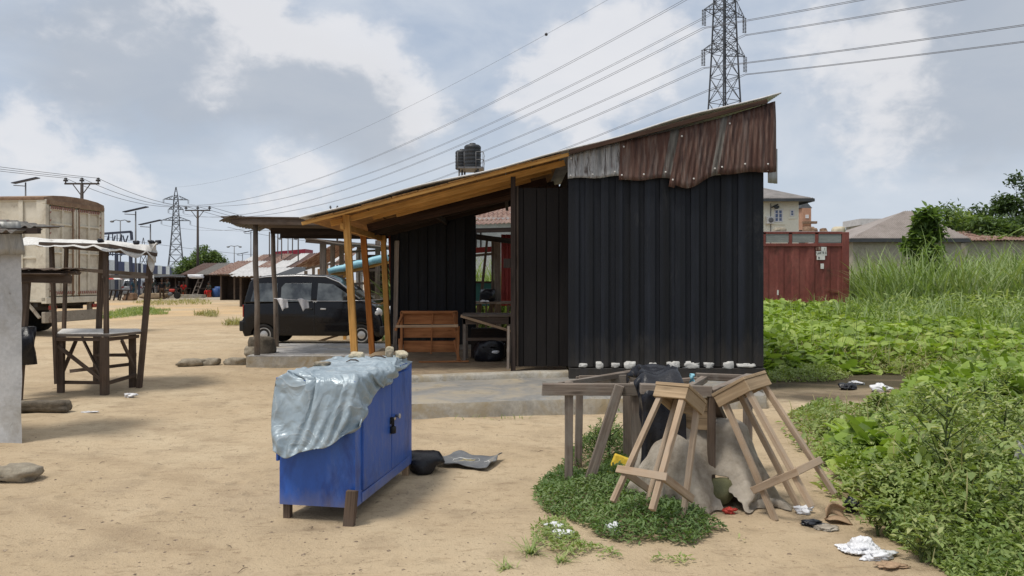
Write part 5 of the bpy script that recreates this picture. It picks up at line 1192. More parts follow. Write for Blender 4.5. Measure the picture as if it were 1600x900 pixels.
mb = MB(); corr(mb, (-5.9, 8.0, 2.235), (.95, 0, -.01), (0, .5, .04), .1, .014, 5, warp=lambda u, v: V((0, 0, .03*math.sin(5*u)))); mb.build('loose_sheet', 'greyrust', KW, solid=.004)
mb = MB(); mb.beam((-5.9, 7.7, 2.13), (-4.74, 7.7, 2.14), .06, .055); mb.build('eave_timber', 'soot', KW)
LT = thing('lean_to', (-6.6, 10.6, 0), 'rotten brown board shelf on a pole behind the grey kiosk wall', 'stall')
mb = MB()
for (y, z, x1) in ((10.45, 1.74, -6.1), (10.62, 1.765, -6.0), (10.8, 1.75, -6.25)):
    mb.beam((-7.5, y, z), (x1, y, z-.02), .16, .035, jit=.02)
mb.build('shelf', 'oldwood', LT, bevel=.008)
mb = MB(); mb.grid(lambda u, v: V((-7.2+1.2*u, 10.42+.4*v, 1.79+.035*noise.noise(V((u*9, v*4, 2)))+.02*noise.noise(V((u*21, v*9, 2))))), 30, 6); mb.build('cover', 'oldwood', LT, solid=.01)
mb = MB(); mb.beam((-7.4, 10.5, 1.68), (-6.02, 10.5, 1.655), .05, .10, jit=.01); mb.build('rail', 'oldwood', LT, bevel=.004)
mb = MB(); mb.beam((-6.78, 10.55, -.05), (-6.66, 10.55, 1.66), .085, .08, up=(0, 1, 0), jit=.006); mb.build('post', 'oldwood', LT, bevel=.005)
mb = MB(); mb.beam((-7.4, 10.55, 1.22), (-6.66, 10.55, 1.25), .05, .06); mb.build('rail', 'soot', LT)
mb = MB(); mb.rock((-6.66, 10.42, .75), (.34, .26, .52), 31, 3, .35, rz=.3); tag(mb.build('bag', 'blackplastic', origin=(-6.66, 10.42, .75)), 'black polythene bag hanging on the pole behind the grey kiosk wall', 'bag')

# ------------------------------------------------------------------ white topped stall
ST = thing('market_stall', (-6.05, 11.6, 0), 'rickety pole stall with white tarpaulin roof and empty white table', 'stall')
def sp(p, q, w=.055, d=.05, nm='post', mt='oldwood'):
    mb = MB(); mb.beam(p, q, w, d, up=(0, 1, 0), jit=.006); return mb.build(nm, mt, ST, bevel=.004)
Yf, Yk = 11.1, 12.25
sp(W(88, 600, Yf)*1.0, W(80, 382, Yf)); sp(V((W(150, 0, Yk).x, Yk, -.04)), W(160, 385, Yk), .075, .06)
sp(V((W(165, 0, Yf).x, Yf+.03, -.04)), W(165, 384, Yf), .06, .06); sp(V((W(217, 0, 11.7).x, 11.7, -.04)), W(236, 398, 11.7), .075, .06)
sp(V((W(97, 0, Yk).x, Yk, -.04)), W(104, 388, Yk), .05, .05)
tz_ = .845
mb = MB(); tp_ = [W(86, 0, Yf), W(172, 0, Yf-.02), W(222, 0, Yf+.6), W(214, 0, Yk), W(96, 0, Yk)]
mb.prism([V((p.x, p.y, tz_-.02)) for p in tp_], (0, 0, .035)); mb.build('table_top', 'weathered', ST)
mb = MB(); mb.prism([V((p.x*.998, p.y+.005, tz_+.017)) for p in tp_], (0, 0, .008)); mb.build('table_cover', 'whitetarp', ST)
def xz(px, Y, z): return V(((px-800)*Y/F, Y, z))
for (px, Y_, w) in ((95, 11.15, .09), (163, 11.05, .10), (207, 11.75, .09), (150, 12.2, .07)): sp(xz(px, Y_, -.04), xz(px, Y_, tz_-.02), w, .07, 'leg')
for a, b in ((xz(88, 11.1, .79), xz(168, 11.05, .79)), (xz(168, 11.07, .79), xz(216, 11.7, .79)), (xz(90, 11.2, .16), xz(168, 11.1, .16)), (xz(168, 11.1, .15), xz(212, 11.7, .2)), (xz(110, 12.2, .2), xz(205, 11.8, .35)), (xz(150, 12.2, .45), xz(212, 11.75, .5))):
    mb = MB(); mb.beam(a, b, .035, .05, jit=.005); mb.build('rail', 'oldwood', ST, bevel=.003)
for a, b in ((xz(90, 11.12, .70), xz(163, 11.05, .18)), (xz(128, 12.1, .74), xz(160, 11.2, .2)), (xz(118, 11.3, .75), xz(98, 11.2, .3)), (xz(190, 11.3, .76), xz(210, 11.7, .3))):
    mb = MB(); mb.beam(a, b, .03, .05, jit=.005); mb.build('brace', 'oldwood', ST, bevel=.003)
mb = MB(); mb.beam(W(118, 421, 12.2), W(235, 430, 11.7), .04, .055, jit=.005); mb.build('rail', 'weathered', ST); mb = MB(); mb.beam(W(160, 432, 11.12), W(235, 433, 11.72), .03, .04, jit=.005); mb.build('rail', 'weathered', ST)
for a, b in ((W(62, 381, 11.0), W(172, 384, 11.0)), (W(170, 384, 11.0), W(244, 398, 11.7)), (W(100, 386, 12.3), W(238, 397, 11.8)), (W(135, 386, 11.6), W(165, 386, 11.6))):
    mb = MB(); mb.beam(a, b, .045, .05, jit=.004); mb.build('roof_beam', 'oldwood', ST)
cr = [W(28, 377, 11.0), W(170, 380, 10.95), W(246, 388, 11.7), W(232, 388, 12.6), W(60, 386, 12.5)]
def tf(u, v):
    a = cr[0].lerp(cr[1], u/.65) if u < .65 else cr[1].lerp(cr[2], (u-.65)/.35)
    b = cr[4].lerp(cr[3], u)
    p = a.lerp(b, v); p.z += .09*math.sin(math.pi*min(1, v*1.1))*(1-.4*u)+.02*noise.noise(V((u*6, v*4, 0)))
    e = max(0, (.12-v)/.12)
    p.z -= e*(.05+.30*max(0, u-.45)*abs(math.sin(u*17))+.02*abs(math.sin(u*23)))
    p.y -= e*.05
    return p
mb = MB(); mb.grid(tf, 70, 20)
def fl(u, v):     # torn flap at the right corner
    a = W(232, 378, 11.66).lerp(W(249, 380, 11.72), u); p = a+V((.03*math.sin(6*v+3*u)-.02*v, .03*math.sin(5*u+4*v)-.03, -(.34+.12*math.sin(5*u))*v)); 
    p.x += (.5-u)*.14*v*v; return p
mb.grid(fl, 10, 10); mb.build('tarpaulin_roof', 'whitetarp', ST, solid=.004)
for (px, py, Y_) in ((157, 376, 10.9), (213, 379, 11.3), (236, 378, 11.6), (243, 380, 11.7), (247, 378, 11.8)):
    mb = MB(); mb.rock(W(px, py, Y_), (.09, .06, .06), int(px), 2, .5); mb.build('knot', 'blackplastic', ST)
crumple('plastic_scrap', 204, 621, (.16, .12, .07), 40, 'bagplastic', 'white plastic scrap on the sand right of the white topped stall', 'litter')
crumple('plastic_scrap', 140, 644, (.20, .05, .02), 41, 'bagplastic', 'thin white strip on the sand before the white topped stall', 'litter')
# ------------------------------------------------------------------ stalls behind the shed
def simple_frame(T, beams, mt, nm='post', jit=.01):
    for (p, q, w, h) in beams:
        mb = MB(); mb.beam(p, q, w, h, up=(0, 1, 0) if abs(V(q).z-V(p).z) > abs(V(q).x-V(p).x) else (0, 0, 1), jit=jit); mb.build(nm, mt, T)
US = thing('unfinished_stall', (-5.0, 23.5, 0), 'half built weathered timber stall with a sagging board roof beyond the van', 'stall')
YU = 23.5
def U_(px, Y=YU): return (px-800)*Y/F
for (px, w) in ((504, .17), (519, .14), (533, .14), (541, .13), (560, .12), (590, .14)):
    mb = MB(); Y_ = YU if px in (504, 541, 590) else YU+1.4
    mb.beam((U_(px, Y_), Y_, -.05), (U_(px+1, Y_), Y_, 2.85), w, .12, up=(0, 1, 0), jit=.015); mb.build('post', 'weathered', US)
for (px, ) in ((552,), (559,)):
    mb = MB(); mb.beam((U_(px), YU+.6, .9), (U_(px), YU+.6, 2.6), .07, .05, up=(0, 1, 0)); mb.build('white_post', 'whitepaint', US)
for z in (2.55, 2.25, 1.95, 1.55, 1.2):
    mb = MB(); mb.beam((U_(532), YU+.3, z-.05), (U_(600), YU+.3, z+.02), .04, .07, jit=.01); mb.build('rail', 'weathered', US)
mb = MB(); mb.grid(lambda u, v: V((U_(483)+(U_(625)-U_(483))*u, YU-.5+3*v, 2.88-.22*u*(1-.3*v)-.06*math.sin(3*u)+.02*math.sin(13*u)+.06*v)), 20, 6); mb.build('roof', 'weathered', US, solid=.05)
mb = MB(); mb.beam((U_(484), YU-.45, 2.82), (U_(620), YU-.45, 2.60), .05, .14, jit=.02); mb.build('fascia', 'oldwood', US)
mb = MB(); mb.par((U_(560), YU+.5, .95), (.95, 0, 0), (0, .3, 0), (0, 0, .28)); mb.build('ledge', 'palesheet', US, bevel=.02)
mb = MB(); mb.par((U_(545), YU+2.6, 0), (1.9, 0, 0), (0, .05, 0), (0, 0, 2.5)); mb.build('back_wall', 'soot', US)
# fresh framed stall with rusty roof further back
FS = thing('framed_stall', (-9.2, 31, 0), 'bare timber framed stall with a tilted rusty roof beyond the van roof', 'stall')
Yq = 31
for i, px in enumerate((478, 484, 490, 497, 508, 522)):
    mb = MB(); mb.beam((U_(px, Yq), Yq+(i % 2)*1.5, -.05), (U_(px, Yq), Yq+(i % 2)*1.5, 2.0+.1*i), .10, .10, up=(0, 1, 0), jit=.01); mb.build('post', 'newwood' if i % 2 else 'weathered', FS)
for z in (1.0, 1.6, 2.1):
    mb = MB(); mb.beam((U_(478, Yq), Yq-.05, z), (U_(530, Yq), Yq-.05, z+.25*(z > 1.9)), .05, .09); mb.build('rail', 'weathered', FS)
mb = MB(); corr(mb, (U_(468, Yq), Yq-.6, 2.18), (0, 4, 0.05), (U_(535, Yq)-U_(468, Yq), 0, 1.0), .2, .03, 8); mb.build('roof', 'rustpale', FS, solid=.02)
# low stall with a roof edge wrapped in light blue plastic, dark green tarpaulin below
BS = thing('tarp_stall', (-4.6, 21.4, 0), 'low stall with light blue plastic wrapped roof edge and dark green tarpaulin', 'stall')
Yb = 21.2
mb = MB(); a, b = W(513, 424, Yb), W(606, 402, Yb)
mb.tube([a.lerp(b, i/8)+V((0, .02*math.sin(i), .012*math.sin(i*2.2))) for i in range(9)], [.075, .09, .10, .10, .11, .10, .105, .11, .09], 10); mb.build('roof_edge', 'cyan', BS)
mb = MB(); mb.grid(lambda u, v: a.lerp(b, u)+V((0, .05+1.5*v, .0+.05*v)), 8, 4); mb.build('roof', 'cyan', BS, solid=.02)
mb = MB(); mb.beam(a+V((.05, .1, -.12)), b+V((0, .1, -.12)), .05, .10); mb.build('rafter', 'yellowwood', BS)
for px in (537, 548, 601):
    mb = MB(); mb.beam((U_(px, Yb), Yb+.15, -.05), (U_(px, Yb), Yb+.15, a.lerp(b, (px-513)/93).z-.1), .08, .08, up=(0, 1, 0)); mb.build('post', 'yellowwood', BS)
mb = MB()
x0, x1 = U_(553, Yb), U_(640, Yb)
mb.grid(lambda u, v: V((x0+(x1-x0)*u, Yb+.3+.5*min(1, v*1.7)+.05*noise.noise(V((u*5, v*5, 1))), -.02+1.1*min(1, (1-v)*1.9)+.04*noise.noise(V((u*6, v*3, 4))))), 24, 20); mb.build('green_tarpaulin', 'greentarp', BS, solid=.01)
mb = MB(); mb.par((x0+.1, Yb+.45, .0), (x1-x0-.2, 0, 0), (0, 1.0, 0), (0, 0, 1.0)); mb.build('counter', 'oldwood', BS)
mb = MB(); mb.beam(W(466, 543, 20.9), W(540, 520, 20.9), .07, .06, jit=.01); tag(mb.build('loose_plank', 'newwood', origin=tuple(W(500, 532, 20.9))), 'pale plank leaning low behind the black minivan', 'plank')

# stall seen through the gap behind the shed
GS = thing('back_stall', (-.4, 18.6, 0), 'pole stall with teal panel and red sheet seen through the shed opening', 'stall')
Yg = 18.4
def g(px, py, Y=Yg): return W(px, py, Y)
for (a, b, w, mt) in ((g(778, 570), g(777, 372), .16, 'weathered'), (g(748, 500), g(762, 370), .06, 'oldwood'), (g(769, 560), g(770, 375), .06, 'oldwood')):
    mb = MB(); mb.beam(a, b, w, .10, up=(0, 1, 0), jit=.012); mb.build('post', mt, GS)
mb = MB(); mb.beam(g(765, 495), g(778, 430), .12, .05, up=(0, 1, 0)); mb.build('brace', 'weathered', GS)
mb = MB(); mb.beam(g(735, 400), g(776, 396), .05, .06); mb.build('rail', 'weathered', GS)
mb = MB(); mb.beam(g(730, 392, 19.6), g(775, 389, 19.6), .05, .14); mb.build('rail', 'redsheet', GS)
mb = MB(); mb.par(g(725, 478, 19.8), (.86, 0, 0), (0, .03, 0), (0, 0, .60)); mb.build('teal_panel', 'teal', GS)
mb = MB(); mb.par(g(725, 442.5, 19.77), (.86, 0, 0), (0, .05, 0), (0, 0, .05)); mb.build('panel_top', 'soot', GS)
mb = MB(); corr(mb, g(783, 478, 18.8), (1.0, 0, 0), (0, 0, 1.75), .1, .01, 4); mb.build('red_sheet', 'redsheet', GS, solid=.004)
mb = MB(); mb.par(g(722, 475, 18.0), (1.15, 0, 0), (0, .7, 0), (0, 0, .05)); mb.build('bench', 'weathered', GS)
for px in (728, 745, 758, 772, 792):
    mb = MB(); mb.beam((U_(px, 18.0), 18.05, 0), (U_(px+2, 18.0), 18.05, 1.06), .05, .05, up=(0, 1, 0), jit=.01); mb.build('leg', 'oldwood', GS)
mb = MB(); corr(mb, (-2.6, 17.0, 2.78), (3.6, 0, .18), (0, 2.6, .28), .1, .012, 6); mb.build('roof', 'rustpale', GS, solid=.004)
mb = MB(); mb.beam((-2.5, 17.05, 2.70), (.9, 17.05, 2.78), .05, .10); mb.build('roof_beam', 'soot', GS)
mb = MB(); mb.beam((-1.2, 17.2, 2.66), (.5, 18.3, 2.5), .06, .12); mb.build('roof_beam', 'soot', GS)
mb = MB(); mb.rock(g(762, 462, 18.2), (.36, .3, .32), 44, 3, .3); tag(mb.build('bag', 'blackplastic', origin=tuple(g(762, 472, 18.2))), 'black bag resting on the bench behind the shed opening', 'bag')
mb = MB(); mb.rock(g(757, 471, 18.1), (.22, .2, .10), 45, 2, .3); tag(mb.build('bag', 'bagplastic', origin=tuple(g(757, 475, 18.1))), 'small white bag beside the black one on the back bench', 'bag')
HB = thing('roofed_building', (-.4, 26.5, 0), 'pale walled building with a pink rusty corrugated roof behind the shed', 'building')
mb = MB(); mb.par((-2.2, 26, 0), (3.6, 0, 0), (0, 2.2, 0), (0, 0, 3.75)); mb.build('wall', 'palesheet', HB)
mb = MB(); corr(mb, (-2.5, 25.7, 3.62), (4.2, 0, .0), (0, 2.6, .75), .16, .03, 6); mb.build('roof', 'rustpale', HB, solid=.01)
for i in range(5):
    mb = MB(); mb.par((-1.72+i*.16, 25.95, 2.75), (.05, 0, 0), (0, .04, 0), (0, 0, .5)); mb.build('window_bar', 'soot', HB)

# ------------------------------------------------------------------ twin water tanks on a tower
TK = thing('tank_tower', (-2.2, 40, 0), 'steel stand carrying two black water tanks above the shed roof', 'tower')
YT = 40; zp = 7.35
xa, xb = (716-800)*YT/F, (756-800)*YT/F
for (x, y) in ((-2.72, 39.5), (-1.75, 39.5), (-2.5, 40.6), (-1.95, 40.6), (-2.6, 40.0), (-1.85, 40.0)):
    mb = MB(); mb.tube([(x, y, 0), (x, y, zp)], .05, 6); mb.build('leg', 'polesteel', TK)
mb = MB(); mb.par((xa, 39.3, zp), (xb-xa, 0, 0), (0, 1.6, 0), (0, 0, .09)); mb.build('platform', 'polesteel', TK)
mb = MB()
for x in (xa+.02, xa+.35, xb-.38, xb-.02):
    mb.tube([(x, 39.3, zp), (x, 39.3, zp+.85)], .016, 5)
    mb.tube([(x, 40.9, zp), (x, 40.9, zp+.85)], .016, 5)
for z in (.45, .85): mb.tube([(xa, 39.3, zp+z), (xa, 40.9, zp+z)], .014, 5); mb.tube([(xb-.38, 39.3, zp+z), (xb, 39.3, zp+z), (xb, 40.9, zp+z)], .014, 5)
mb.build('railing', 'polesteel', TK)
for (x, y, s) in ((-2.05, 39.95, 1.0), (-2.62, 40.4, .82)):
    tk = MB(); prof = [(0, .40), (.05, .44)]
    for i in range(5): prof += [(.12+i*.2, .44), (.18+i*.2, .425), (.2+i*.2, .44)]
    prof += [(1.12, .44), (1.2, .36), (1.24, .16), (1.3, .16), (1.31, .1)]
    tk.lathe((x, y, zp+.092), (0, 0, 1), [(a*s, b*s if s < 1 else b) for a, b in prof], 22)
    tag(tk.build('water_tank', 'tank', origin=(x, y, zp+.09)), 'larger black water tank at the front of the steel stand' if s == 1 else 'smaller black water tank partly behind the larger one', 'water tank')

# ------------------------------------------------------------------ pylons and lines
def lattice(T, base, ang, levels, r, panel_name='lattice'):
    """square lattice tower: levels = [(z, half width)]"""
    c, s = math.cos(ang), math.sin(ang); b = V(base)
    def P(i, z, h):
        k = ((-1, -1), (1, -1), (1, 1), (-1, 1))[i % 4]; return b+V((k[0]*h*c-k[1]*h*s, k[0]*h*s+k[1]*h*c, z))
    for i in range(4):
        mb = MB(); mb.tube([P(i, z, h) for z, h in levels], r*1.5, 4, smooth=False); mb.build('leg', 'steel', T)
    mb = MB()
    for j in range(len(levels)-1):
        (z0, h0), (z1, h1) = levels[j], levels[j+1]
        for i in range(4):
            mb.tube([P(i, z0, h0), P(i+1, z1, h1)], r*.75, 4, smooth=False); mb.tube([P(i+1, z0, h0), P(i, z1, h1)], r*.75, 4, smooth=False); mb.tube([P(i, z1, h1), P(i+1, z1, h1)], r*.6, 4, smooth=False)
            m0 = (P(i, z0, h0)+P(i+1, z0, h0)+P(i, z1, h1)+P(i+1, z1, h1))/4
            mb.tube([P(i, (z0+z1)/2, (h0+h1)/2), m0, P(i+1, (z0+z1)/2, (h0+h1)/2)], r*.45, 4, smooth=False)
    mb.build(panel_name, 'steel', T)
    return P
def arms(T, base, ang, zs, half, hw, r, ins):
    b = V(base); d = V((math.cos(ang), math.sin(ang), 0)); n = V((-d.y, d.x, 0)); tips = {}
    for k, z in enumerate(zs):
        for sgn in (-1, 1):
            tip = b+d*sgn*half[k]+V((0, 0, z)); mb = MB()
            for e in (-1, 1):
                mb.tube([b+d*sgn*hw+n*e*hw+V((0, 0, z)), tip], r, 4, smooth=False); mb.tube([b+d*sgn*hw+n*e*hw+V((0, 0, z+1.35)), tip], r*.8, 4, smooth=False)
                for q in (.35, .7):
                    p0 = (b+d*sgn*hw+n*e*hw+V((0, 0, z))).lerp(tip, q); p1 = (b+d*sgn*hw+n*e*hw+V((0, 0, z+1.35))).lerp(tip, q); mb.tube([p0, p1], r*.5, 4, smooth=False)
                    mb.tube([p0, (b+d*sgn*hw+n*e*hw+V((0, 0, z+1.35))).lerp(tip, q-.35)], r*.5, 4, smooth=False)
            for q in (.0, .35, .7): mb.tube([(b+d*sgn*hw+n*hw+V((0, 0, z))).lerp(tip, q), (b+d*sgn*hw-n*hw+V((0, 0, z))).lerp(tip, min(1, q+.35))], r*.5, 4, smooth=False)
            mb.build('cross_arm', 'steel', T)
            if ins:
                for e in (-.16, .16):
                    mb = MB(); prof = [(0, .03)]
                    for i in range(11): prof += [(.1+i*ins*.08, .03), (.12+i*ins*.08, .13), (.15+i*ins*.08, .13), (.18+i*ins*.08, .03)]
                    mb.lathe(tip+n*0+d*e, (0, 0, -1), prof, 8); mb.build('insulator', 'insul', T)
            tips[(k, sgn)] = tip+V((0, 0, -ins*1.02))
    return tips
NPB = V((24.9, 90, 0)); NA = R(26)
NP = thing('pylon', tuple(NPB), 'large dark steel lattice pylon rising behind the shed roof', 'pylon')
lev = [(0, 2.6), (4, 2.3), (8, 2.05), (12, 1.8), (16, 1.58), (19.5, 1.42), (22.5, 1.27), (25.4, 1.15), (28.2, 1.04), (29.6, 1.0), (31.2, .95), (32.85, .90), (34.2, .86), (35.8, .82), (37.4, .78), (38.8, .74), (42.5, .08)]
lattice(NP, NPB, NA, lev, .065)
nt = arms(NP, NPB, NA, (28.2, 32.85, 37.4), (3.15, 3.05, 2.9), .95, .05, 2.1)
FPB = V(((275-800)*290/F, 290, 0)); FA = R(20)
FP = thing('pylon', tuple(FPB), 'distant slender lattice pylon left of the canopy', 'pylon')
lattice(FP, FPB, FA, [(0, 3.2), (6, 2.7), (11, 2.2), (15, 1.85), (19, 1.5), (22.5, 1.25), (24, 1.2), (26, 1.05), (29, .9), (31.9, .8), (33.5, .6), (36.6, .08)], .11)
ft = arms(FP, FPB, FA, (24.0, 28.2, 31.9), (5.0, 2.6, 4.3), 1.1, .10, 1.6)
F3B = V(((224-800)*520/F, 520, 0)); F3 = thing('pylon', tuple(F3B), 'tiny far pylon just above the striped wall', 'pylon')
lattice(F3, F3B, .4, [(0, 3.4), (10, 2.4), (18, 1.5), (24, 1.0), (30, .1)], .16); arms(F3, F3B, .4, (19, 24), (5, 4), 1.1, .12, 0)
def cable(a, b, sag, r, label, n=40, twin=0, t1=1.0, name='power_cable', grp='overhead cables of the big pylon'):
    mb = MB(); a, b = V(a), V(b); d = (b-a); n_ = V((-d.y, d.x, 0)).normalized()
    for e in ((-twin/2, twin/2) if twin else (0,)):
        pts = []
        for i in range(n+1):
            u = i/n*t1; pts.append(a+d*u+n_*e+V((0, 0, -4*sag*u*(1-u))))
        mb.tube(pts, r, 4, cap=False)
    return tag(mb.build(name, 'wire', origin=tuple(a)), label, 'cable', grp)
an = ('lower', 'middle', 'top'); sdn = {-1: 'left', 1: 'right'}
far_dir = V((152, -200, 0)).normalized()
for (k, s) in nt:
    cable(nt[(k, s)], ft[(k, s)], 8.5, .028, f'twin cable sagging from the {an[k]} {sdn[s]} arm of the big pylon to the far pylon', twin=.42)
    e = nt[(k, s)]+far_dir*330+V((0, 0, 1)); cable(nt[(k, s)], e, 10.5, .028, f'twin cable rising to the upper right from the {an[k]} {sdn[s]} arm of the big pylon', twin=.42, t1=.42, n=30)
cable(NPB+V((0, 0, 42.4)), FPB+V((0, 0, 36.6)), 6.5, .022, 'single earth wire strung from the peak of the big pylon to the far pylon')
p = NPB+V((0, 0, 42.4)); d = FPB+V((0, 0, 36.6))-p; u = .13; mk = p+d*u+V((0, 0, -4*6.5*u*(1-u))); mb = MB(); mb.rock(mk, (.5, .5, .5), 1, 2, .02, flat=False); tag(mb.build('marker_ball', 'insul', origin=tuple(mk)), 'dark marker ball on the single earth wire', 'marker')
def pole(px, pytop, Y, w, label, nm='utility_pole'):
    x = (px-800)*Y/F; zt = H+(HY-pytop)*Y/F; T = thing(nm, (x, Y, 0), label, 'pole')
    mb = MB(); mb.tube([(x, Y, -.1), (x, Y, zt)], [.17, .11], 8); mb.build('pole_shaft', 'polewood', T)
    za = zt-.05; mb = MB(); mb.beam((x-w, Y, za), (x+w, Y, za), .12, .12); mb.build('cross_arm', 'polewood', T)
    tips = []
    for e in (-1, 0, 1):
        q = V((x+w*.94*e, Y, za+.06)); mb = MB(); mb.lathe(q, (0, 0, 1), [(0, .05), (.1, .05), (.12, .17), (.22, .17), (.26, .09), (.36, .12), (.4, .04)], 8); mb.build('insulator', 'insul', T); tips.append(q+V((0, 0, .35)))
    mb = MB()
    for e in (-1, 1): mb.beam((x+e*w*.5, Y-.06, za-.05), (x, Y-.06, za-.9), .04, .06)
    mb.build('arm_stay', 'polewood', T)
    return tips
p1 = pole(128, 286, 57, 1.28, 'dark utility pole with cross arm rising behind the beige truck')
p2 = pole(309, 328, 81, 1.32, 'dark utility pole standing by the round green tree')
p3 = pole(527, 326, 105, 1.0, 'small utility pole peeping above the porch roof edge')
for k in range(3):
    cable(p1[k], p2[k], .7, .02, ('left', 'middle', 'right')[k]+' thin line between the two utility poles', grp='thin utility lines', name='utility_line')
    cable(p1[k], p1[k]+V((-24, -30, 3)), .7, .017, ('left', 'middle', 'right')[k]+' thin line from the truck pole to the left edge', grp='thin utility lines', name='utility_line')
    cable(p2[k], V((-17+k*2, 125, 9)), 1.6, .022, ('left', 'middle', 'right')[k]+' thin line from the tree pole towards the canopy', grp='thin utility lines', name='utility_line')
cable(V((-48, 57, 8.4)), V((-30, 97, 4.6)), .8, .018, 'low thin line sloping behind the beige truck to the sheds', grp='thin utility lines', name='utility_line')
cable(V((-30, 81, 7.2)), V((-12, 90, 6.2)), .9, .018, 'low thin line from the tree pole over the rusty sheds', grp='thin utility lines', name='utility_line')
def lamp(px, pytop, Y, kind, label):
    x = (px-800)*Y/F; zt = H+(HY-pytop)*Y/F; T = thing('street_lamp', (x, Y, 0), label, 'street lamp', 'street lamps along the far road')
    mb = MB(); mb.tube([(x, Y, -.1), (x, Y, zt)], [.10, .06], 6); mb.build('lamp_post', 'polesteel', T)
    if kind == 'solar':
        mb = MB(); mb.par((x-1.0, Y-.3, zt-.10), (2.0, 0, .45), (0, .6, 0), (0, 0, .06)); mb.build('solar_panel', 'navysteel', T)
        mb = MB(); mb.beam((x, Y, zt-.3), (x-.9, Y-.1, zt-.25), .1, .06); mb.build('lamp_head', 'polesteel', T)
    else:
        for e in (-1, 1):
            mb = MB(); mb.tube([(x, Y, zt), (x+e*.5, Y, zt+.1), (x+e*.8, Y, zt)], .05, 5); mb.rock((x+e*.95, Y, zt-.08), (.5, .3, .25), 3, 2, .05, flat=False); mb.build('lamp_head', 'polesteel', T)
lamp(40, 285, 62, 'solar', 'street lamp with tilted solar panel behind the truck roof')
lamp(212, 330, 66, 'solar', 'tall street lamp with solar panel right of the truck')
lamp(235, 350, 72, 'solar', 'shorter street lamp with solar panel beside the taller one')
lamp(188, 345, 88, 'twin', 'street lamp with two drooping heads above the navy gantry')
lamp(392, 362, 110, 'solar', 'thin street lamp with flat panel behind the canopy pole')
lamp(366, 385, 120, 'twin', 'small far street lamp with two heads above the rusty sheds')
lamp(379, 397, 140, 'solar', 'tiny far street lamp with flat panel above the rusty sheds')
lamp(450, 372, 95, 'pole', 'far street lamp between the canopy poles')
for i, (px, py, Y_) in enumerate(((421, 362, 90), (433, 357, 92), (440, 372, 88), (456, 365, 96), (466, 360, 85))):
    x = (px-800)*Y_/F; zt = H+(HY-py)*Y_/F; mb = MB(); mb.tube([(x, Y_, 0), (x+.1*(i % 2), Y_, zt)], .07, 6)
    if i in (1, 4): mb.beam((x-.6, Y_, zt-.3), (x+.6, Y_, zt-.3), .08, .08)
    tag(mb.build('thin_pole', 'polewood', origin=(x, Y_, 0)), ('first', 'second', 'third', 'fourth', 'fifth')[i]+' thin dark pole counted from the left behind the canopy', 'pole', 'thin poles behind the canopy')

# ------------------------------------------------------------------ far left: wall with a striped top, gantry, sheds, people
A0, A1 = V((-52, 80, 0)), V((-86, 225, 0)); dd = A1-A0; A00 = A0-dd*.35
PW = thing('perimeter_wall', tuple(A0), 'long grey perimeter wall topped by a blue and white block band', 'wall')
A0 = V((-43.5, 82, 0)); A1 = V((-85, 222, 0)); dd = A1-A0; ln = dd.length; un = dd.normalized(); nn = V((un.y, -un.x, 0))
mb = MB(); mb.par(A0-un*40, un*(ln+90), nn*.4, V((0, 0, 2.55))); mb.build('wall', 'terracewall', PW)
for i in range(-14, 36):
    mb = MB(); mb.par(A0+un*(i*4.1+.02)+nn*(-.05)+V((0, 0, 2.5)), un*4.06, nn*.5, V((0, 0, 1.22 if i % 2 else 1.28))); mb.build('coping_block', 'bandblue' if i % 2 else 'bandwhite', PW)
GT = thing('gantry', (-37.5, 74, 0), 'navy steel truss gantry standing above the striped wall', 'gantry')
def gp(px, py, Y=72): return W(px, py, Y)
for a, b, w in ((gp(150, 366), gp(205, 362), .20), (gp(205, 362), gp(206, 375), .2), (gp(182, 470), gp(182, 398), .24), (gp(206, 470), gp(204, 396), .24), (gp(163, 470), gp(160, 398), .2)):
    mb = MB(); mb.beam(a, b, w, w, up=(0, 1, 0)); mb.build('girder', 'navysteel', GT)
mb = MB()
for (a, b) in ((172, 180), (180, 190), (190, 200), (200, 192), (160, 170)): mb.beam(gp(a, 398), gp(b, 368), .09, .09, up=(0, 1, 0))
for a in (170, 176, 183, 190): mb.beam(gp(a, 400), gp(a, 366), .07, .07, up=(0, 1, 0))
mb.beam(gp(160, 398), gp(206, 397), .12, .12); mb.build('truss', 'navysteel', GT)
mb = MB(); x = U_(218, 73); mb.beam((x, 73, 0), (x, 73, 3.2), .2, .2, up=(0, 1, 0)); mb.par((x-.75, 72.8, .0), (1.5, 0, 0), (0, .4, 0), (0, 0, .08)); tag(mb.build('navy_post', 'navysteel', origin=(x, 73, 0)), 'navy steel post with a base plate left of the silver car', 'post')
mb = MB(); x = U_(234, 76); mb.par((x-.3, 76, .3), (.7, 0, 0), (0, .06, 0), (0, 0, 1.8)); tag(mb.build('banner', 'whitepaint', origin=(x, 76, 0)), 'white upright board behind the people by the striped wall', 'board')
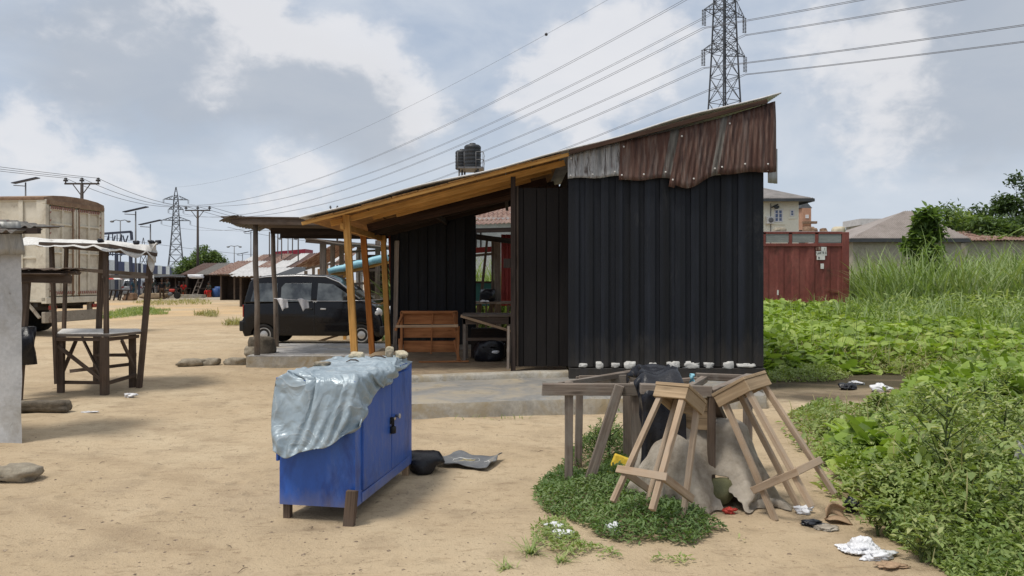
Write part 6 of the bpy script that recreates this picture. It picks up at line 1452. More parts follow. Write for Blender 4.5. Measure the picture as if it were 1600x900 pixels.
# rusty roofed market sheds
def shed(label, x0, x1, Y, dep, zf, zb, wallm, roofm, over=.5, open_front=True, skew=0):
    T = thing('market_shed', ((x0+x1)/2, Y+dep/2, 0), label, 'shed')
    mb = MB(); mb.par((x0, Y+(1.2 if open_front else .0), 0), (x1-x0, 0, 0), (0, .08, 0), (0, 0, zf-.1)); mb.par((x0, Y+.1, 0), (.08, 0, 0), (0, dep, 0), (0, 0, zf-.1)); mb.par((x1-.08, Y+.1, 0), (.08, 0, 0), (0, dep, 0), (0, 0, zf-.1)); mb.build('wall', wallm, T)
    nS = max(3, int((x1-x0)/.95))
    for i in range(nS):
        xa = x0-over+(x1-x0+2*over)*i/nS; w = (x1-x0+2*over)/nS+.08
        mb = MB(); corr(mb, (xa, Y-over, zf+random.uniform(-.05, .05)+skew*i), (w, 0, skew), (random.uniform(-.1, .1), dep+over*2, zb-zf), .25, .03, 6); mb.build('roof_sheet', random.choice(roofm), T, solid=.01)
    for i in range(nS+1):
        x = x0+(x1-x0)*i/nS; mb = MB(); mb.beam((x, Y, -.05), (x, Y, zf-.02), .10, .10, up=(0, 1, 0), jit=.015); mb.build('post', 'oldwood', T)
    mb = MB(); mb.beam((x0-.3, Y, zf-.08), (x1+.3, Y, zf-.08), .08, .12); mb.build('rail', 'oldwood', T)
    return T
Ys = 74
T = shed('dark fronted shed with rusty sheets behind the seated person', -31.3, -26.9, Ys, 5, 2.15, 3.4, 'soot', ['rust', 'rustpale', 'greyrust', 'rustpale'])
shed('open dark shed under a low black awning left of the rusty sheets', -37.2, -31.8, 80, 5, 1.95, 2.25, 'soot', ['darkroof', 'soot'])
shed('long shed with a broad rusty and pale sheet roof behind the dark front', -30.2, -19.0, 84, 7, 2.9, 4.6, 'soot', ['rust', 'rustpale', 'rust', 'greyrust', 'rustpale', 'palesheet'], skew=.03)
shed('shed with pale lattice front next to the van rear window', -27.0, -24.5, 73.6, 4, 2.1, 2.7, 'soot', ['rustpale', 'rust', 'zinc'])
shed('rusty roofed shed seen between the two canopy poles', -23.5, -17.0, 62, 5, 2.1, 3.3, 'soot', ['rust', 'rust', 'rustpale', 'greyrust', 'palesheet'])
shed('shed with black sheet roof right of the rear canopy pole', -16.6, -11.0, 47, 4, 1.9, 2.5, 'soot', ['darkroof', 'palesheet'])
LS = thing('lattice_screen', (U_(371, 73.4), 73.4, 0), 'pale wooden lattice screen at the right end of the dark sheds', 'screen')
for i, px in enumerate((366, 374, 381, 388)):
    mb = MB(); mb.beam((U_(px, 73.4), 73.4, 0), (U_(px, 73.4), 73.4, 2.05), .10, .08, up=(0, 1, 0)); mb.build('upright', 'newwood' if i == 0 else 'weathered', LS)
for z in (.05, .75, 1.15, 1.95):
    mb = MB(); mb.beam((U_(366, 73.4), 73.36, z), (U_(390, 73.4), 73.36, z), .06, .09); mb.build('slat', 'weathered', LS)
mb = MB(); mb.rock((U_(358, 73.3), 73.3, .45), (.9, .6, .9), 51, 3, .3); tag(mb.build('firewood_heap', 'yellowwood', origin=(U_(358, 73.3), 73.3, 0)), 'heap of yellowish firewood beside the lattice screen', 'firewood')
mb = MB(); mb.lathe((U_(342, 73), 73, 0), (0, 0, 1), [(0, .36), (.3, .40), (.7, .40), (.98, .37), (1.0, .3)], 14); tag(mb.build('barrel', 'bluebarrel', origin=(U_(342, 73), 73, 0)), 'blue plastic barrel left of the firewood heap', 'barrel')
mb = MB(); mb.lathe((U_(337.0, 72.6), 72.6, 0), (0, 0, 1), [(0, .28), (.3, .30), (.8, .30), (.82, .22)], 14); tag(mb.build('barrel', 'bluebarrel', origin=(U_(337, 72.6), 72.6, 0)), 'shorter blue barrel in front of the seated person', 'barrel')
LD = thing('ladder', (U_(303, 72), 72, 0), 'wooden ladder leaning at the dark shed entrance', 'ladder')
for e in (0, .45):
    mb = MB(); mb.beam((U_(299, 72)+e, 72, 0), (U_(306, 72)+e, 72.6, 1.7), .09, .06); mb.build('side_rail', 'weathered', LD)
for i in range(4):
    u = .2+.2*i; mb = MB(); a = V((U_(299, 72), 72, 0)).lerp(V((U_(306, 72), 72.6, 1.7)), u); mb.beam(a, a+V((.45, 0, 0)), .05, .05); mb.build('rung', 'weathered', LD)
mb = MB(); mb.rock((U_(306, 72.4), 72.4, 1.95), (1.4, .4, .4), 9, 3, .4); tag(mb.build('white_bundle', 'bagplastic', origin=(U_(306, 72.4), 72.4, 1.9)), 'white bundle hung beneath the shed eave above the ladder', 'bundle')
SG = thing('sign_building', (U_(452, 100), 100, 0), 'maroon flat topped building behind the canopy poles', 'building')
mb = MB(); mb.par((U_(430, 100), 100, 0), (U_(476, 100)-U_(430, 100), 0, 0), (0, 4, 0), (0, 0, 4.6)); mb.build('wall', 'soot', SG)
mb = MB(); mb.par((U_(429, 100), 99.9, 4.0), (U_(477, 100)-U_(429, 100), 0, .35), (0, 4, 0), (0, 0, 1.3)); mb.build('parapet', 'signred', SG)
# tables, umbrella, motorbike by the far wall
def far_table(px, Y, w, label):
    x = U_(px, Y); T = thing('trestle_table', (x, Y, 0), label, 'table')
    mb = MB(); mb.par((x-w/2, Y-.4, .78), (w, 0, 0), (0, .8, 0), (0, 0, .07)); mb.build('table_top', 'soot', T)
    for e in (-.45, 0, .45): mb = MB(); mb.beam((x+e*w-.1, Y-.3, -.03), (x+e*w+.1, Y-.3, .8), .09, .09, up=(0, 1, 0)); mb.build('leg', 'soot', T)
far_table(176, 62, 1.5, 'dark trestle table left of the silver car'); far_table(192, 61, 1.1, 'dark trestle table in front of the silver car')
far_table(283, 74, 2.2, 'dark trestle table before the person in red'); far_table(322, 72.5, 1.2, 'dark trestle table before the seated person in grey')
mb = MB(); mb.rock((U_(203, 61), 61, .3), (1.0, .6, .6), 61, 3, .35); tag(mb.build('brown_heap', 'truckrust', origin=(U_(203, 61), 61, 0)), 'brown heap on the ground behind the silver car', 'heap')
mb = MB(); mb.rock((U_(241, 66), 66, .25), (2.4, 1.2, .5), 62, 3, .3); tag(mb.build('soil_heap', 'earth', origin=(U_(241, 66), 66, 0)), 'low soil heap near the standing person in black', 'heap')
mb = MB(); mb.par((U_(258, 69), 69, .0), (3.1, .4, 0), (0, 1.0, 0), (0, 0, .30)); tag(mb.build('concrete_edge', 'concrete', origin=(U_(270, 69), 69, 0)), 'low pale concrete step before the far dark shed', 'step')
mb = MB(); mb.par((U_(290, 71), 71, 0), (U_(330, 71)-U_(290, 71)-1.3, 0, 0), (0, .5, 0), (0, 0, .18)); tag(mb.build('plank_step', 'weathered', origin=(U_(300, 71), 71, 0)), 'low plank step at the foot of the ladder', 'step')
UM = thing('sun_umbrella', (U_(172, 70), 70, 0), 'red and white sun umbrella behind the white topped stall', 'umbrella')
mb = MB(); mb.tube([(U_(172, 70), 70, 0), (U_(172, 70), 70, 2.1)], .03, 6); mb.build('pole', 'polesteel', UM)
mb = MB(); c = V((U_(172, 70), 70, 2.1))
for i in range(8):
    a0, a1 = 2*math.pi*i/8, 2*math.pi*(i+1)/8; r = 1.1
    mb.face([c, c+V((math.cos(a0)*r, math.sin(a0)*r, -.42)), c+V((math.cos(a1)*r, math.sin(a1)*r, -.42))], mi=i % 2)
mb.build('canopy', ['redpaint', 'whitepaint'], UM, solid=.01)

def skinmesh(name, pts, edges, mat, parent, o, sub=1):
    me = bpy.data.meshes.new(name); me.from_pydata([p[0] for p in pts], edges, []); ob = bpy.data.objects.new(name, me); COL.objects.link(ob); ob.parent = parent; WL[ob.name] = tuple(o)
    q = ob.modifiers.new('skin', 'SKIN'); q.use_smooth_shade = True
    for i, p in enumerate(pts): me.skin_vertices[0].data[i].radius = (p[1], p[2] if len(p) > 2 else p[1]); me.skin_vertices[0].data[i].use_root = (i == 0)
    s = ob.modifiers.new('sub', 'SUBSURF'); s.levels = s.render_levels = sub; me.materials.append(MT[mat]); return ob
def person(px, Y, rz, label, shirt, trousers, pose='stand', zoff=0):
    x = U_(px, Y); T = thing('person', (x, Y, zoff), label, 'person'); T.rotation_euler.z = rz
    if pose == 'sit': hip = .50; kn = [(s*.11, -.42, .50) for s in (-1, 1)]; an_ = [(s*.12, -.44, .07) for s in (-1, 1)]
    elif pose == 'walk': hip = .90; kn = [(-.09, -.14, .50), (.10, .06, .48)]; an_ = [(-.09, -.16, .07), (.11, .26, .10)]
    else: hip = .92; kn = [(s*.10, -.02, .49) for s in (-1, 1)]; an_ = [(s*.12, .02, .07) for s in (-1, 1)]
    sh = hip+.50; lean = -.06 if pose == 'sit' else 0
    pts = [((0, 0, hip), .13, .10), ((0, .01, hip+.22), .12, .09), ((0, lean, sh-.06), .16, .10), ((0, lean, sh+.04), .06), ((0, lean-.01, sh+.10), .055), ((0, lean-.02, sh+.17), .085, .095), ((0, lean-.02, sh+.29), .085, .095)]
    ed = [(0, 1), (1, 2), (2, 3), (3, 4), (4, 5), (5, 6)]
    hd = {}
    for i, s in enumerate((-1, 1)):
        if pose == 'stand': el = (s*.25, .03, sh-.33); ha = (s*.23, -.12, sh-.56)
        elif pose == 'walk': el = (s*.25, .08*s, sh-.33); ha = (s*.24, -.05+.12*s, sh-.57)
        else: el = (s*.25, -.10, sh-.30); ha = (s*.13, -.34, sh-.38)
        b = len(pts); pts += [((s*.19, lean, sh-.03), .062), (el, .045), (ha, .032), (tuple(V(ha)+V((0, -.05, -.08))), .04, .022)]; ed += [(2, b), (b, b+1), (b+1, b+2), (b+2, b+3)]
        c = len(pts); pts += [((s*.09, 0, hip-.05), .085), (kn[i], .060), (an_[i], .040), ((an_[i][0], an_[i][1]-.14, .035), .04, .03)]; ed += [(0, c), (c, c+1), (c+1, c+2), (c+2, c+3)]
        hd[s] = (b, c)
    skinmesh('body', pts, ed, 'skin', T, (x, Y, zoff), 2)
    g = lambda i, k: (pts[i][0], *[r+k for r in pts[i][1:]])
    sp_ = [g(0, .02), g(1, .022), g(2, .024), g(3, .012)]; se = [(0, 1), (1, 2), (2, 3)]
    for s in (-1, 1):
        b = hd[s][0]; k = len(sp_); m_ = V(pts[b][0]).lerp(V(pts[b+1][0]), .75); sp_ += [g(b, .018), (tuple(m_), .068)]; se += [(2, k), (k, k+1)]
    skinmesh('shirt', sp_, se, shirt, T, (x, Y, zoff), 2)
    tp2 = [g(0, .018)]; te = []
    for s in (-1, 1):
        c = hd[s][1]; k = len(tp2); low = V(pts[c+1][0]).lerp(V(pts[c+2][0]), .85); tp2 += [g(c, .02), g(c+1, .022), (tuple(low), .062)]; te += [(0, k), (k, k+1), (k+1, k+2)]
    skinmesh('trousers', tp2, te, trousers, T, (x, Y, zoff), 2)
    mb = MB(); mb.rock((0, lean+.01, sh+.29), (.20, .22, .18), 3, 3, .05, flat=False); hb = mb.build('hair', 'hair'); hb.parent = T
    mb = MB(); c = V((0, lean-.125, sh+.215)); mb.prism([c+V((-.018, 0, -.02)), c+V((.018, 0, -.02)), c+V((0, .01, .045))], (0, -.02, 0)); hb = mb.build('nose', 'skin'); hb.parent = T
    for s in (-1, 1):
        mb = MB(); mb.rock((s*.095, lean-.01, sh+.22), (.03, .05, .07), 2, 2, .05, flat=False); hb = mb.build('ear', 'skin'); hb.parent = T
    return T
person(253, 63, .15, 'person in black top and brown trousers walking in the open yard', 'cloth_black', 'cloth_brown', 'walk')
person(262, 67, -.5, 'person in dark green leaning by the motorbike', 'cloth_green', 'cloth_khaki', 'stand')
person(287, 73.6, .3, 'person in bright red top sitting at the dark trestle table', 'cloth_red', 'cloth_brown', 'sit', .12)
person(280, 74.8, .6, 'person in black sitting behind the trestle table left of the red top', 'cloth_black', 'cloth_black', 'sit', .1)
person(327, 72, -.4, 'person in grey green top seated before the dark shed', 'cloth_green', 'cloth_red', 'sit', .1)
person(210, 66, .8, 'person in blue clothes standing right of the silver car', 'cloth_blue', 'cloth_blue', 'stand')
person(228, 71, -.2, 'person in dark clothes standing behind the stall post', 'cloth_black', 'cloth_black', 'stand')
person(238, 70, .5, 'person in dark green beside the lamp post', 'cloth_green', 'cloth_black', 'stand')
def stool_seat(px, Y, z, label):
    x = U_(px, Y); mb = MB(); mb.lathe((x, Y, 0), (0, 0, 1), [(0, .20), (.05, .19), (z-.04, .15), (z, .19), (z+.02, .17)], 12); tag(mb.build('plastic_stool', 'orangeplastic', origin=(x, Y, 0)), label, 'stool')
stool_seat(327, 72.05, .46, 'orange plastic stool under the person in grey green'); stool_seat(287, 73.65, .48, 'orange stool under the person in the red top'); stool_seat(280, 74.85, .46, 'orange stool under the person in black at the trestle table')
MK = thing('motorbike', (U_(266, 66), 66, 0), 'dark motorbike parked beside the person in dark green', 'motorbike')
mx = U_(266, 66)
for e in (-.6, .6):
    mb = MB(); mb.lathe((mx+e, 66, .3), (0, 1, 0), [(-.05, .2), (-.05, .28), (0, .31), (.05, .28), (.05, .2)], 18); mb.build('wheel', 'rubber', MK)
mb = MB(); mb.tube([(mx-.6, 66, .3), (mx-.2, 66, .45), (mx+.3, 66, .5), (mx+.5, 66, .85), (mx+.6, 66, .3)], .05, 6); mb.build('frame', 'vantrim', MK)
mb = MB(); mb.rock((mx+.15, 66, .72), (.5, .26, .26), 2, 3, .1); mb.build('fuel_tank', 'redpaint', MK)
mb = MB(); mb.rock((mx-.35, 66, .74), (.7, .26, .14), 3, 3, .1); mb.build('saddle', 'vantrim', MK)
mb = MB(); mb.tube([(mx+.42, 65.7, 1.02), (mx+.48, 66, .95), (mx+.42, 66.3, 1.02)], .025, 6); mb.build('handlebar', 'vantrim', MK)
mb = MB(); mb.rock((mx, 66, .42), (.4, .26, .32), 4, 3, .2); mb.build('engine', 'polesteel', MK)

# ------------------------------------------------------------------ right: container, houses
CT = thing('shipping_container', (7.5, 32.2, 0), 'dark red steel container with louvred panels on top', 'container')
Yc, cx0, cx1 = 31.0, 1.6, 13.6; zc0, zc1 = .66, 3.11
mb = MB()
def cf(u, v):
    x = cx0+.12+(cx1-cx0-.24)*u; ph = (x/.62) % 1; d = .035*min(1, max(0, (abs(ph-.5)-.18)*9))
    return V((x, Yc+.02+d, zc0+.1+(zc1-zc0-.2)*v))
mb.grid(cf, 400, 2, smooth=False); mb.par((cx0+.05, Yc+.1, zc0), (cx1-cx0-.1, 0, 0), (0, 2.3, 0), (0, 0, zc1-zc0)); mb.build('side_wall', 'container', CT)
for (o, a, b, c) in (((cx0, Yc-.02, zc1-.12), (cx1-cx0, 0, 0), (0, .1, 0), (0, 0, .13)), ((cx0, Yc-.02, zc0-.02), (cx1-cx0, 0, 0), (0, .1, 0), (0, 0, .14))):
    mb = MB(); mb.par(o, a, b, c); mb.build('rail', 'container', CT, bevel=.01)
mb = MB(); mb.par((cx1-.28, Yc-.035, zc0), (.28, 0, 0), (0, .15, 0), (0, 0, zc1-zc0+.46)); mb.build('corner_post', 'container', CT, bevel=.015)
for i in range(7):
    x = cx1-.28-1.0-i*1.06
    mb = MB(); mb.par((x+.05, Yc, zc1+.04), (.92, 0, 0), (0, .06, 0), (0, 0, .34)); mb.build('louvre_panel', 'greypanel', CT)
    mb = MB(); mb.par((x-.09, Yc-.02, zc1+.0), (.13, 0, 0), (0, .12, 0), (0, 0, .44)); mb.build('frame_upright', 'container', CT)
mb = MB(); mb.par((cx0, Yc-.02, zc1+.385), (cx1-cx0-.28, 0, 0), (0, .12, 0), (0, 0, .09)); mb.build('frame_top', 'container', CT)
for x in (12.9, 10.9, 8, 4):
    mb = MB(); mb.par((x, Yc+.1, -.05), (.75, 0, 0), (0, .5, 0), (0, 0, .70)); mb.build('support_block', 'concrete', CT)
for x in (11.2, 13.4): mb = MB(); mb.par((x, Yc-.0, .3), (.1, 0, 0), (0, .1, 0), (0, 0, .34)); mb.build('foot_bracket', 'container', CT)
def sticker(px, py, w, h, nm='sticker', mt='whitepaint', y=-.005):
    p = W(px, py, Yc); mb = MB(); mb.par((p.x, Yc+y-.012, p.z), (w, 0, 0), (0, .012, 0), (0, 0, h)); return mb.build(nm, mt, CT)
sticker(1283, 392, .21, .16); s_ = sticker(1275, 399.3, .43, .175); sticker(1276, 406, .33, .17); sticker(1282, 420, .13, .21)
sticker(1274.5, 391.5, .2, .15, 'faded_sticker', 'rustpale')
def lettering(body, p, size, sx, T, mt='vantrim'):
    fc = bpy.data.curves.new('sticker_text', 'FONT'); fc.body = body; fc.size = size; fc.extrude = .001
    fo = bpy.data.objects.new('tmp', fc); COL.objects.link(fo); dg = bpy.context.evaluated_depsgraph_get(); me = bpy.data.meshes.new_from_object(fo.evaluated_get(dg))
    bpy.data.objects.remove(fo); ob = bpy.data.objects.new('sticker_text', me); COL.objects.link(ob); ob.parent = T; ob.location = V(p)-V(WL[T.name]); ob.rotation_euler = (R(90), 0, 0); ob.scale = (sx, 1, 1)
    me.materials.clear(); me.materials.append(MT[mt]); WL[ob.name] = tuple(p); return ob
p = W(1275, 398.6, Yc); lettering('UARTR 8', (p.x+.01, Yc-.022, p.z+.03), .155, .66, CT)
for (px, py, s_) in ((1287, 391.5, '1'), (1278, 405.5, '8'), (1216, 456, '')):
    if s_:
        p = W(px, py, Yc); lettering(s_, (p.x, Yc-.022, p.z+.02), .14, 1, CT)
sticker(1214, 461, .06, .2)
for i, (px, d, mt, lb) in enumerate(((1217, (.55, .5, .25), 'stone', 'dark low heap on the container roof beneath the house window'), (1265, (.6, .5, .3), 'truckrust', 'brown scrap heap on the container roof below the brick turret'), (1287, (.25, .3, .22), 'truckrust', 'small brown scrap on the container roof left of the leafy bits'), (1310, (.5, .4, .3), 'palestone', 'pale scrap at the right end of the container roof'))):
    p = W(px, 362, 31.6); mb = MB(); mb.rock((p.x, 31.6, 3.58+d[2]*.35), d, 70+i, 3, .35); tag(mb.build('scrap_heap', mt, origin=(p.x, 31.6, 3.58)), lb, 'scrap')
mb = MB(); mb.par((cx0+.1, Yc+.1, zc1+.475), (cx1-cx0-.3, 0, 0), (0, 2.2, 0), (0, 0, .02)); mb.build('roof_sheet', 'palesheet', CT)
def hip_house(name, label, x0, x1, Y, dep, ze, zr, over, wallm, roofm, cat='house', ridge=None):
    T = thing(name, ((x0+x1)/2, Y+dep/2, 0), label, cat)
    mb = MB(); mb.par((x0, Y, -.1), (x1-x0, 0, 0), (0, dep, 0), (0, 0, ze+.1)); mb.build('wall', wallm, T)
    a, b, c, d = V((x0-over, Y-over, ze)), V((x1+over, Y-over, ze)), V((x1+over, Y+dep+over, ze)), V((x0-over, Y+dep+over, ze))
    r0, r1 = ridge or (V((x0+dep/2, Y+dep/2, zr)), V((x1-dep/2, Y+dep/2, zr))); r0, r1 = V(r0), V(r1)
    mb = MB(); mb.face([a, b, r1, r0]); mb.face([b, c, r1]); mb.face([c, d, r0, r1]); mb.face([d, a, r0])
    # standing seams
    for i in range(1, 60):
        u = i/60; p = a.lerp(b, u)
        xr0, xr1 = r0.x, r1.x
        t_ = 1.0 if xr0 <= p.x <= xr1 else ((p.x-a.x)/(xr0-a.x) if p.x < xr0 else (b.x-p.x)/(b.x-xr1)); 
        q = V((p.x, a.y+(r0.y-a.y)*t_, ze+(zr-ze)*t_)); mb.tube([p+V((0, 0, .02)), q+V((0, 0, .02))], .03, 4, cap=False, smooth=False)
    mb.build('roof', roofm, T)
    mb = MB(); mb.par((x0-over, Y-over-.02, ze-.22), (x1-x0+2*over, 0, 0), (0, .06, 0), (0, 0, .22)); mb.par((x1+over-.05, Y-over+.04, ze-.22), (.06, 0, 0), (0, dep+2*over-.08, 0), (0, 0, .22)); mb.par((x0-over, Y-over+.04, ze-.20), (.06, 0, 0), (0, dep+2*over-.08, 0), (0, 0, .2))
    mb.par((x0-over+.06, Y-over+.045, ze-.05), (x1-x0+2*over-.12, 0, 0), (0, dep+2*over-.1, 0), (0, 0, .03)); mb.build('eave', 'darkroof', T)
    return T
def window(T, x, Y, z, w, h, cols, rows):
    mb = MB(); t_ = .09
    for (o, a, c) in (((x, z), w, t_), ((x, z+h-t_), w, t_)): mb.par((o[0], Y-.06, o[1]), (a, 0, 0), (0, .08, 0), (0, 0, c))
    for i in range(cols+1): mb.par((x+(w-t_)*i/cols, Y-.05, z+t_), (t_, 0, 0), (0, .07, 0), (0, 0, h-2*t_))
    for i in range(1, rows): mb.par((x+t_, Y-.045, z+h*i/rows-.02), (w-2*t_, 0, 0), (0, .06, 0), (0, 0, .04))
    f = mb.build('window', 'winframe', T); mb = MB(); mb.par((x+.02, Y-.012, z+.02), (w-.04, 0, 0), (0, .01, 0), (0, 0, h-.04)); mb.build('pane', 'winglass', f)
Yh = 60
HS = hip_house('house', 'cream two storey house with grey hipped roof behind the container', U_(1120, Yh), U_(1248, Yh), Yh, 9, H+(HY-312)*Yh/F, H+(HY-280)*Yh/F, .9, 'cream', 'roofgrey', ridge=(V((U_(1165, Yh), Yh+4.5, 9.75)), V((U_(1186, Yh), Yh+4.5, 9.75))))
window(HS, U_(1209.5, Yh), Yh, H+(HY-347)*Yh/F, .68, 1.0, 2, 3); window(HS, U_(1234, Yh), Yh, H+(HY-338)*Yh/F, .35, .52, 1, 2)
for (px, py, w) in ((1208, 351, .9), (1232, 342, .6)): mb = MB(); p = W(px, py, Yh); mb.par((p.x, Yh-.08, p.z), (w, 0, 0), (0, .1, 0), (0, 0, .08)); mb.build('window_sill', 'cream', HS)
mb = MB(); p = W(1196, 350, Yh); mb.par((p.x, Yh-.4, p.z), (.55, 0, 0), (0, .4, 0), (0, 0, .55)); ac = mb.build('air_conditioner', 'whitepaint', HS, bevel=.02); mb = MB(); mb.lathe((p.x+.3, Yh-.41, p.z+.28), (0, -1, 0), [(0, .2), (.02, .2), (.02, .1)], 14); mb.build('fan_grille', 'polesteel', ac)
mb = MB(); p = W(1206, 324, Yh); mb.tube([(p.x, Yh-.05, p.z), (p.x+.1, Yh-.4, p.z+.1), (p.x+.35, Yh-.4, p.z+.2)], .05, 6); mb.rock((p.x+.25, Yh-.35, p.z-.02), (.4, .3, .25), 4, 2, .2); mb.build('wall_lamp', 'darkroof', HS)
mb = MB(); mb.tube([(U_(1204, Yh), Yh-.04, 2), (U_(1204, Yh), Yh-.04, 7.6)], .03, 5); mb.build('drain_pipe', 'polesteel', HS)
TU = thing('brick_turret', (U_(1261, 80), 81, 0), 'slim orange brick turret with dark pyramid cap behind the cream house', 'tower')
x0, x1 = U_(1254, 80), U_(1267.5, 80); zt = H+(HY-325)*80/F
mb = MB(); mb.par((x0, 80, 0), (x1-x0, 0, 0), (0, 1.5, 0), (0, 0, zt)); mb.build('wall', 'brick', TU)
mb = MB(); cx_ = (x0+x1)/2; z2 = zt+.75
for (r0, za_, r1, zb_) in ((.62, zt, .22, zt+.65), (.22, zt+.65, .20, zt+.9)):
    q0 = [(cx_-r0, 80.75-r0, za_), (cx_+r0, 80.75-r0, za_), (cx_+r0, 80.75+r0, za_), (cx_-r0, 80.75+r0, za_)]; q1 = [(cx_-r1, 80.75-r1, zb_), (cx_+r1, 80.75-r1, zb_), (cx_+r1, 80.75+r1, zb_), (cx_-r1, 80.75+r1, zb_)]
    mb.mesh(q0+q1, [(0, 1, 5, 4), (1, 2, 6, 5), (2, 3, 7, 6), (3, 0, 4, 7), (4, 5, 6, 7)])
mb.par((cx_-.34, 80.4, zt+.9), (.68, 0, 0), (0, .7, 0), (0, 0, .3)); mb.build('roof', 'darkroof', TU)
window(TU, cx_-.15, 80, H+(HY-341)*80/F, .32, .36, 2, 1)
mb = MB(); mb.par((x0-.4, 79.6, 0), (.5, 0, 0), (0, .5, 0), (0, 0, 6.8)); mb.build('pier', 'truckdark', TU)
mb = MB(); mb.par((x0-.1, 79.4, H+(HY-350)*80/F), (1.4, 0, 0), (0, .5, 0), (0, 0, .25)); mb.build('balcony', 'truckrust', TU)
Yl = 46
HL = hip_house('house', 'low house with brownish hipped roof behind the tall grass', U_(1333, Yl), U_(1502, Yl), Yl, 6.2, H+(HY-373)*Yl/F, H+(HY-330)*(Yl+3)/F, .35, 'wallgrey', 'rooftan', ridge=(V((U_(1413, Yl+3), Yl+3, H+(HY-330)*(Yl+3)/F)), V((U_(1425, Yl+3), Yl+3, H+(HY-330)*(Yl+3)/F))))
LR = thing('low_shed', (U_(1570, 47), 48, 0), 'long low shed with rusty streaked roof at the right edge', 'shed')
mb = MB(); mb.par((U_(1508, 47), 47, 0), (9, 0, 0), (0, 4, 0), (0, 0, H+(HY-377)*47/F)); mb.build('wall', 'wallgrey', LR)
for i in range(6): mb = MB(); corr(mb, (U_(1505, 47)+i*1.6, 46.6, H+(HY-376)*47/F+.02*(i % 2)), (1.65, 0, 0), (0, 4.6, .85), .2, .025, 6); mb.build('roof_sheet', 'rustpale', LR, solid=.01)
PB = thing('flat_house', (U_(1368, 90), 92, 0), 'pale unfinished flat topped house beyond the low hipped roof', 'house')
mb = MB(); mb.par((U_(1345, 90), 90, 0), (3.6, 0, 0), (0, 4, 0), (0, 0, H+(HY-347)*90/F)); mb.build('wall', 'wallgrey', PB); mb = MB(); mb.par((U_(1342, 90), 89.6, H+(HY-352)*90/F), (4.3, 0, 0), (0, 4.8, 0), (0, 0, .75)); mb.build('parapet', 'palesheet', PB)
# ------------------------------------------------------------------ vegetation
def gpoly(pts): return [tuple(G(px, py))[:2] for px, py in pts]
def cover(name, poly, n, hmax, ramp_d, lsize, shape, mat, label, ratio=.6, hs=.8, seed=1, pitch=(.25, .45), gaps=.0, kind='stuff', hpow=.55, hfun=None, wscale=.9, rshift=0, ragged=0):
    x, y = sample(poly, n); d = polydist(x, y, poly)
    e = np.clip(d/ramp_d, 0, 1)**.7
    nz = vnoise(x, y, hs, seed)*.6+vnoise(x, y, hs*2.7, seed+1)*.4
    keep = (nz+e*.5) > gaps+rng.random(n)*.15
    if ragged: keep &= d > ragged*(vnoise(x, y, 2.6, seed+9)*.6+vnoise(x, y, 7.5, seed+8)*.6)**1.5*rng.uniform(.55, 1.15, n)
    h = hmax*e*(.45+.9*nz)
    if hfun is not None: h = h*hfun(x, y)
    z = gz(x, y)+h*rng.random(n)**hpow+.012
    s = lsize*(.55+.9*rng.random(n))
    cl = vnoise(x, y, 3.5, seed+5)*.6+rng.random(n)*.5-.05+rshift
    k = keep
    P = np.stack([x, y, z], 1)[k]
    o = scatter(name, P, s[k], (s*ratio*wscale)[k], rng.random(k.sum())*6.283, rng.normal(*pitch, k.sum()), shape, mat, cl[k], roll=rng.normal(0, .3, k.sum()))
    return tag(o, label, kind=kind)
# low weeds under the tables and stools
clump = gpoly([(826, 772), (838, 748), (880, 728), (915, 742), (955, 716), (1000, 716), (1030, 745), (1060, 790), (1110, 805), (1146, 830), (1118, 842), (1085, 858), (1030, 852), (985, 862), (930, 848), (880, 812), (840, 800)])
cover('low_weeds', clump, 16000, .16, .38, .032, LEAF6, 'clumpleaf', 'low dark green weeds growing under the table frame and stools', ratio=.5, hs=2.2, seed=3, gaps=.34, ragged=.16)
back = gpoly([(880, 728), (900, 700), (960, 690), (1000, 700), (1000, 722), (930, 742)])
cover('low_weeds', back, 2600, .24, .2, .036, LEAF6, 'clumpleaf', 'taller weed fringe behind the table frame leg', ratio=.45, hs=2.5, seed=5, gaps=.3)
edgep = gpoly([(800, 850), (850, 780), (900, 835), (985, 870), (1120, 862), (1160, 830), (1180, 850), (1090, 885), (960, 890), (860, 880)])
cover('low_weeds', edgep, 3000, .035, .2, .028, LEAF6, 'weedleaf2', 'sparse tiny weeds fringing the clump on the sand', ratio=.5, hs=3, seed=8, gaps=.76)
cover('low_weeds', gpoly([(1385, 838), (1420, 862), (1485, 905), (1500, 960), (1780, 980), (1760, 800), (1500, 790), (1400, 810)]), 22000, .12, .2, .036, LEAF6, 'weedleaf2', 'low small leaved weeds in the bottom right corner', ratio=.5, hs=1.6, seed=61, gaps=.0)
# the big mass on the right
right = gpoly([(1218, 655), (1262, 640), (1330, 650), (1395, 622), (1420, 588), (1470, 566), (1560, 556), (1760, 552), (1760, 960), (1500, 960), (1462, 900), (1400, 868), (1335, 838), (1292, 792), (1262, 740), (1228, 690)])
def rh(x, y):
    t = np.clip((x-1.9)/1.4, 0, 1); return .55+1.1*t*np.clip((7.8-y)/2.5, .35, 1)
cover('weeds', right, 76000, .24, .35, .042, LEAF6, 'weedleaf', 'dense green weeds covering the ground on the right', ratio=.5, hs=1.1, seed=13, gaps=.08, hfun=rh, ragged=.40)
cover('weeds', right, 9000, .30, .7, .075, LEAF6, 'weedleaf2', 'broader pale leaves rising through the dense weeds on the right', ratio=.62, hs=.9, seed=17, gaps=.5, hfun=rh, hpow=.25)
cover('weeds', right, 26000, .27, .4, .030, LEAF6, 'weedleaf2', 'fine pale leaves at the top of the dense weeds on the right', ratio=.45, hs=1.1, seed=71, gaps=.3, hfun=rh, hpow=.15, ragged=.3)
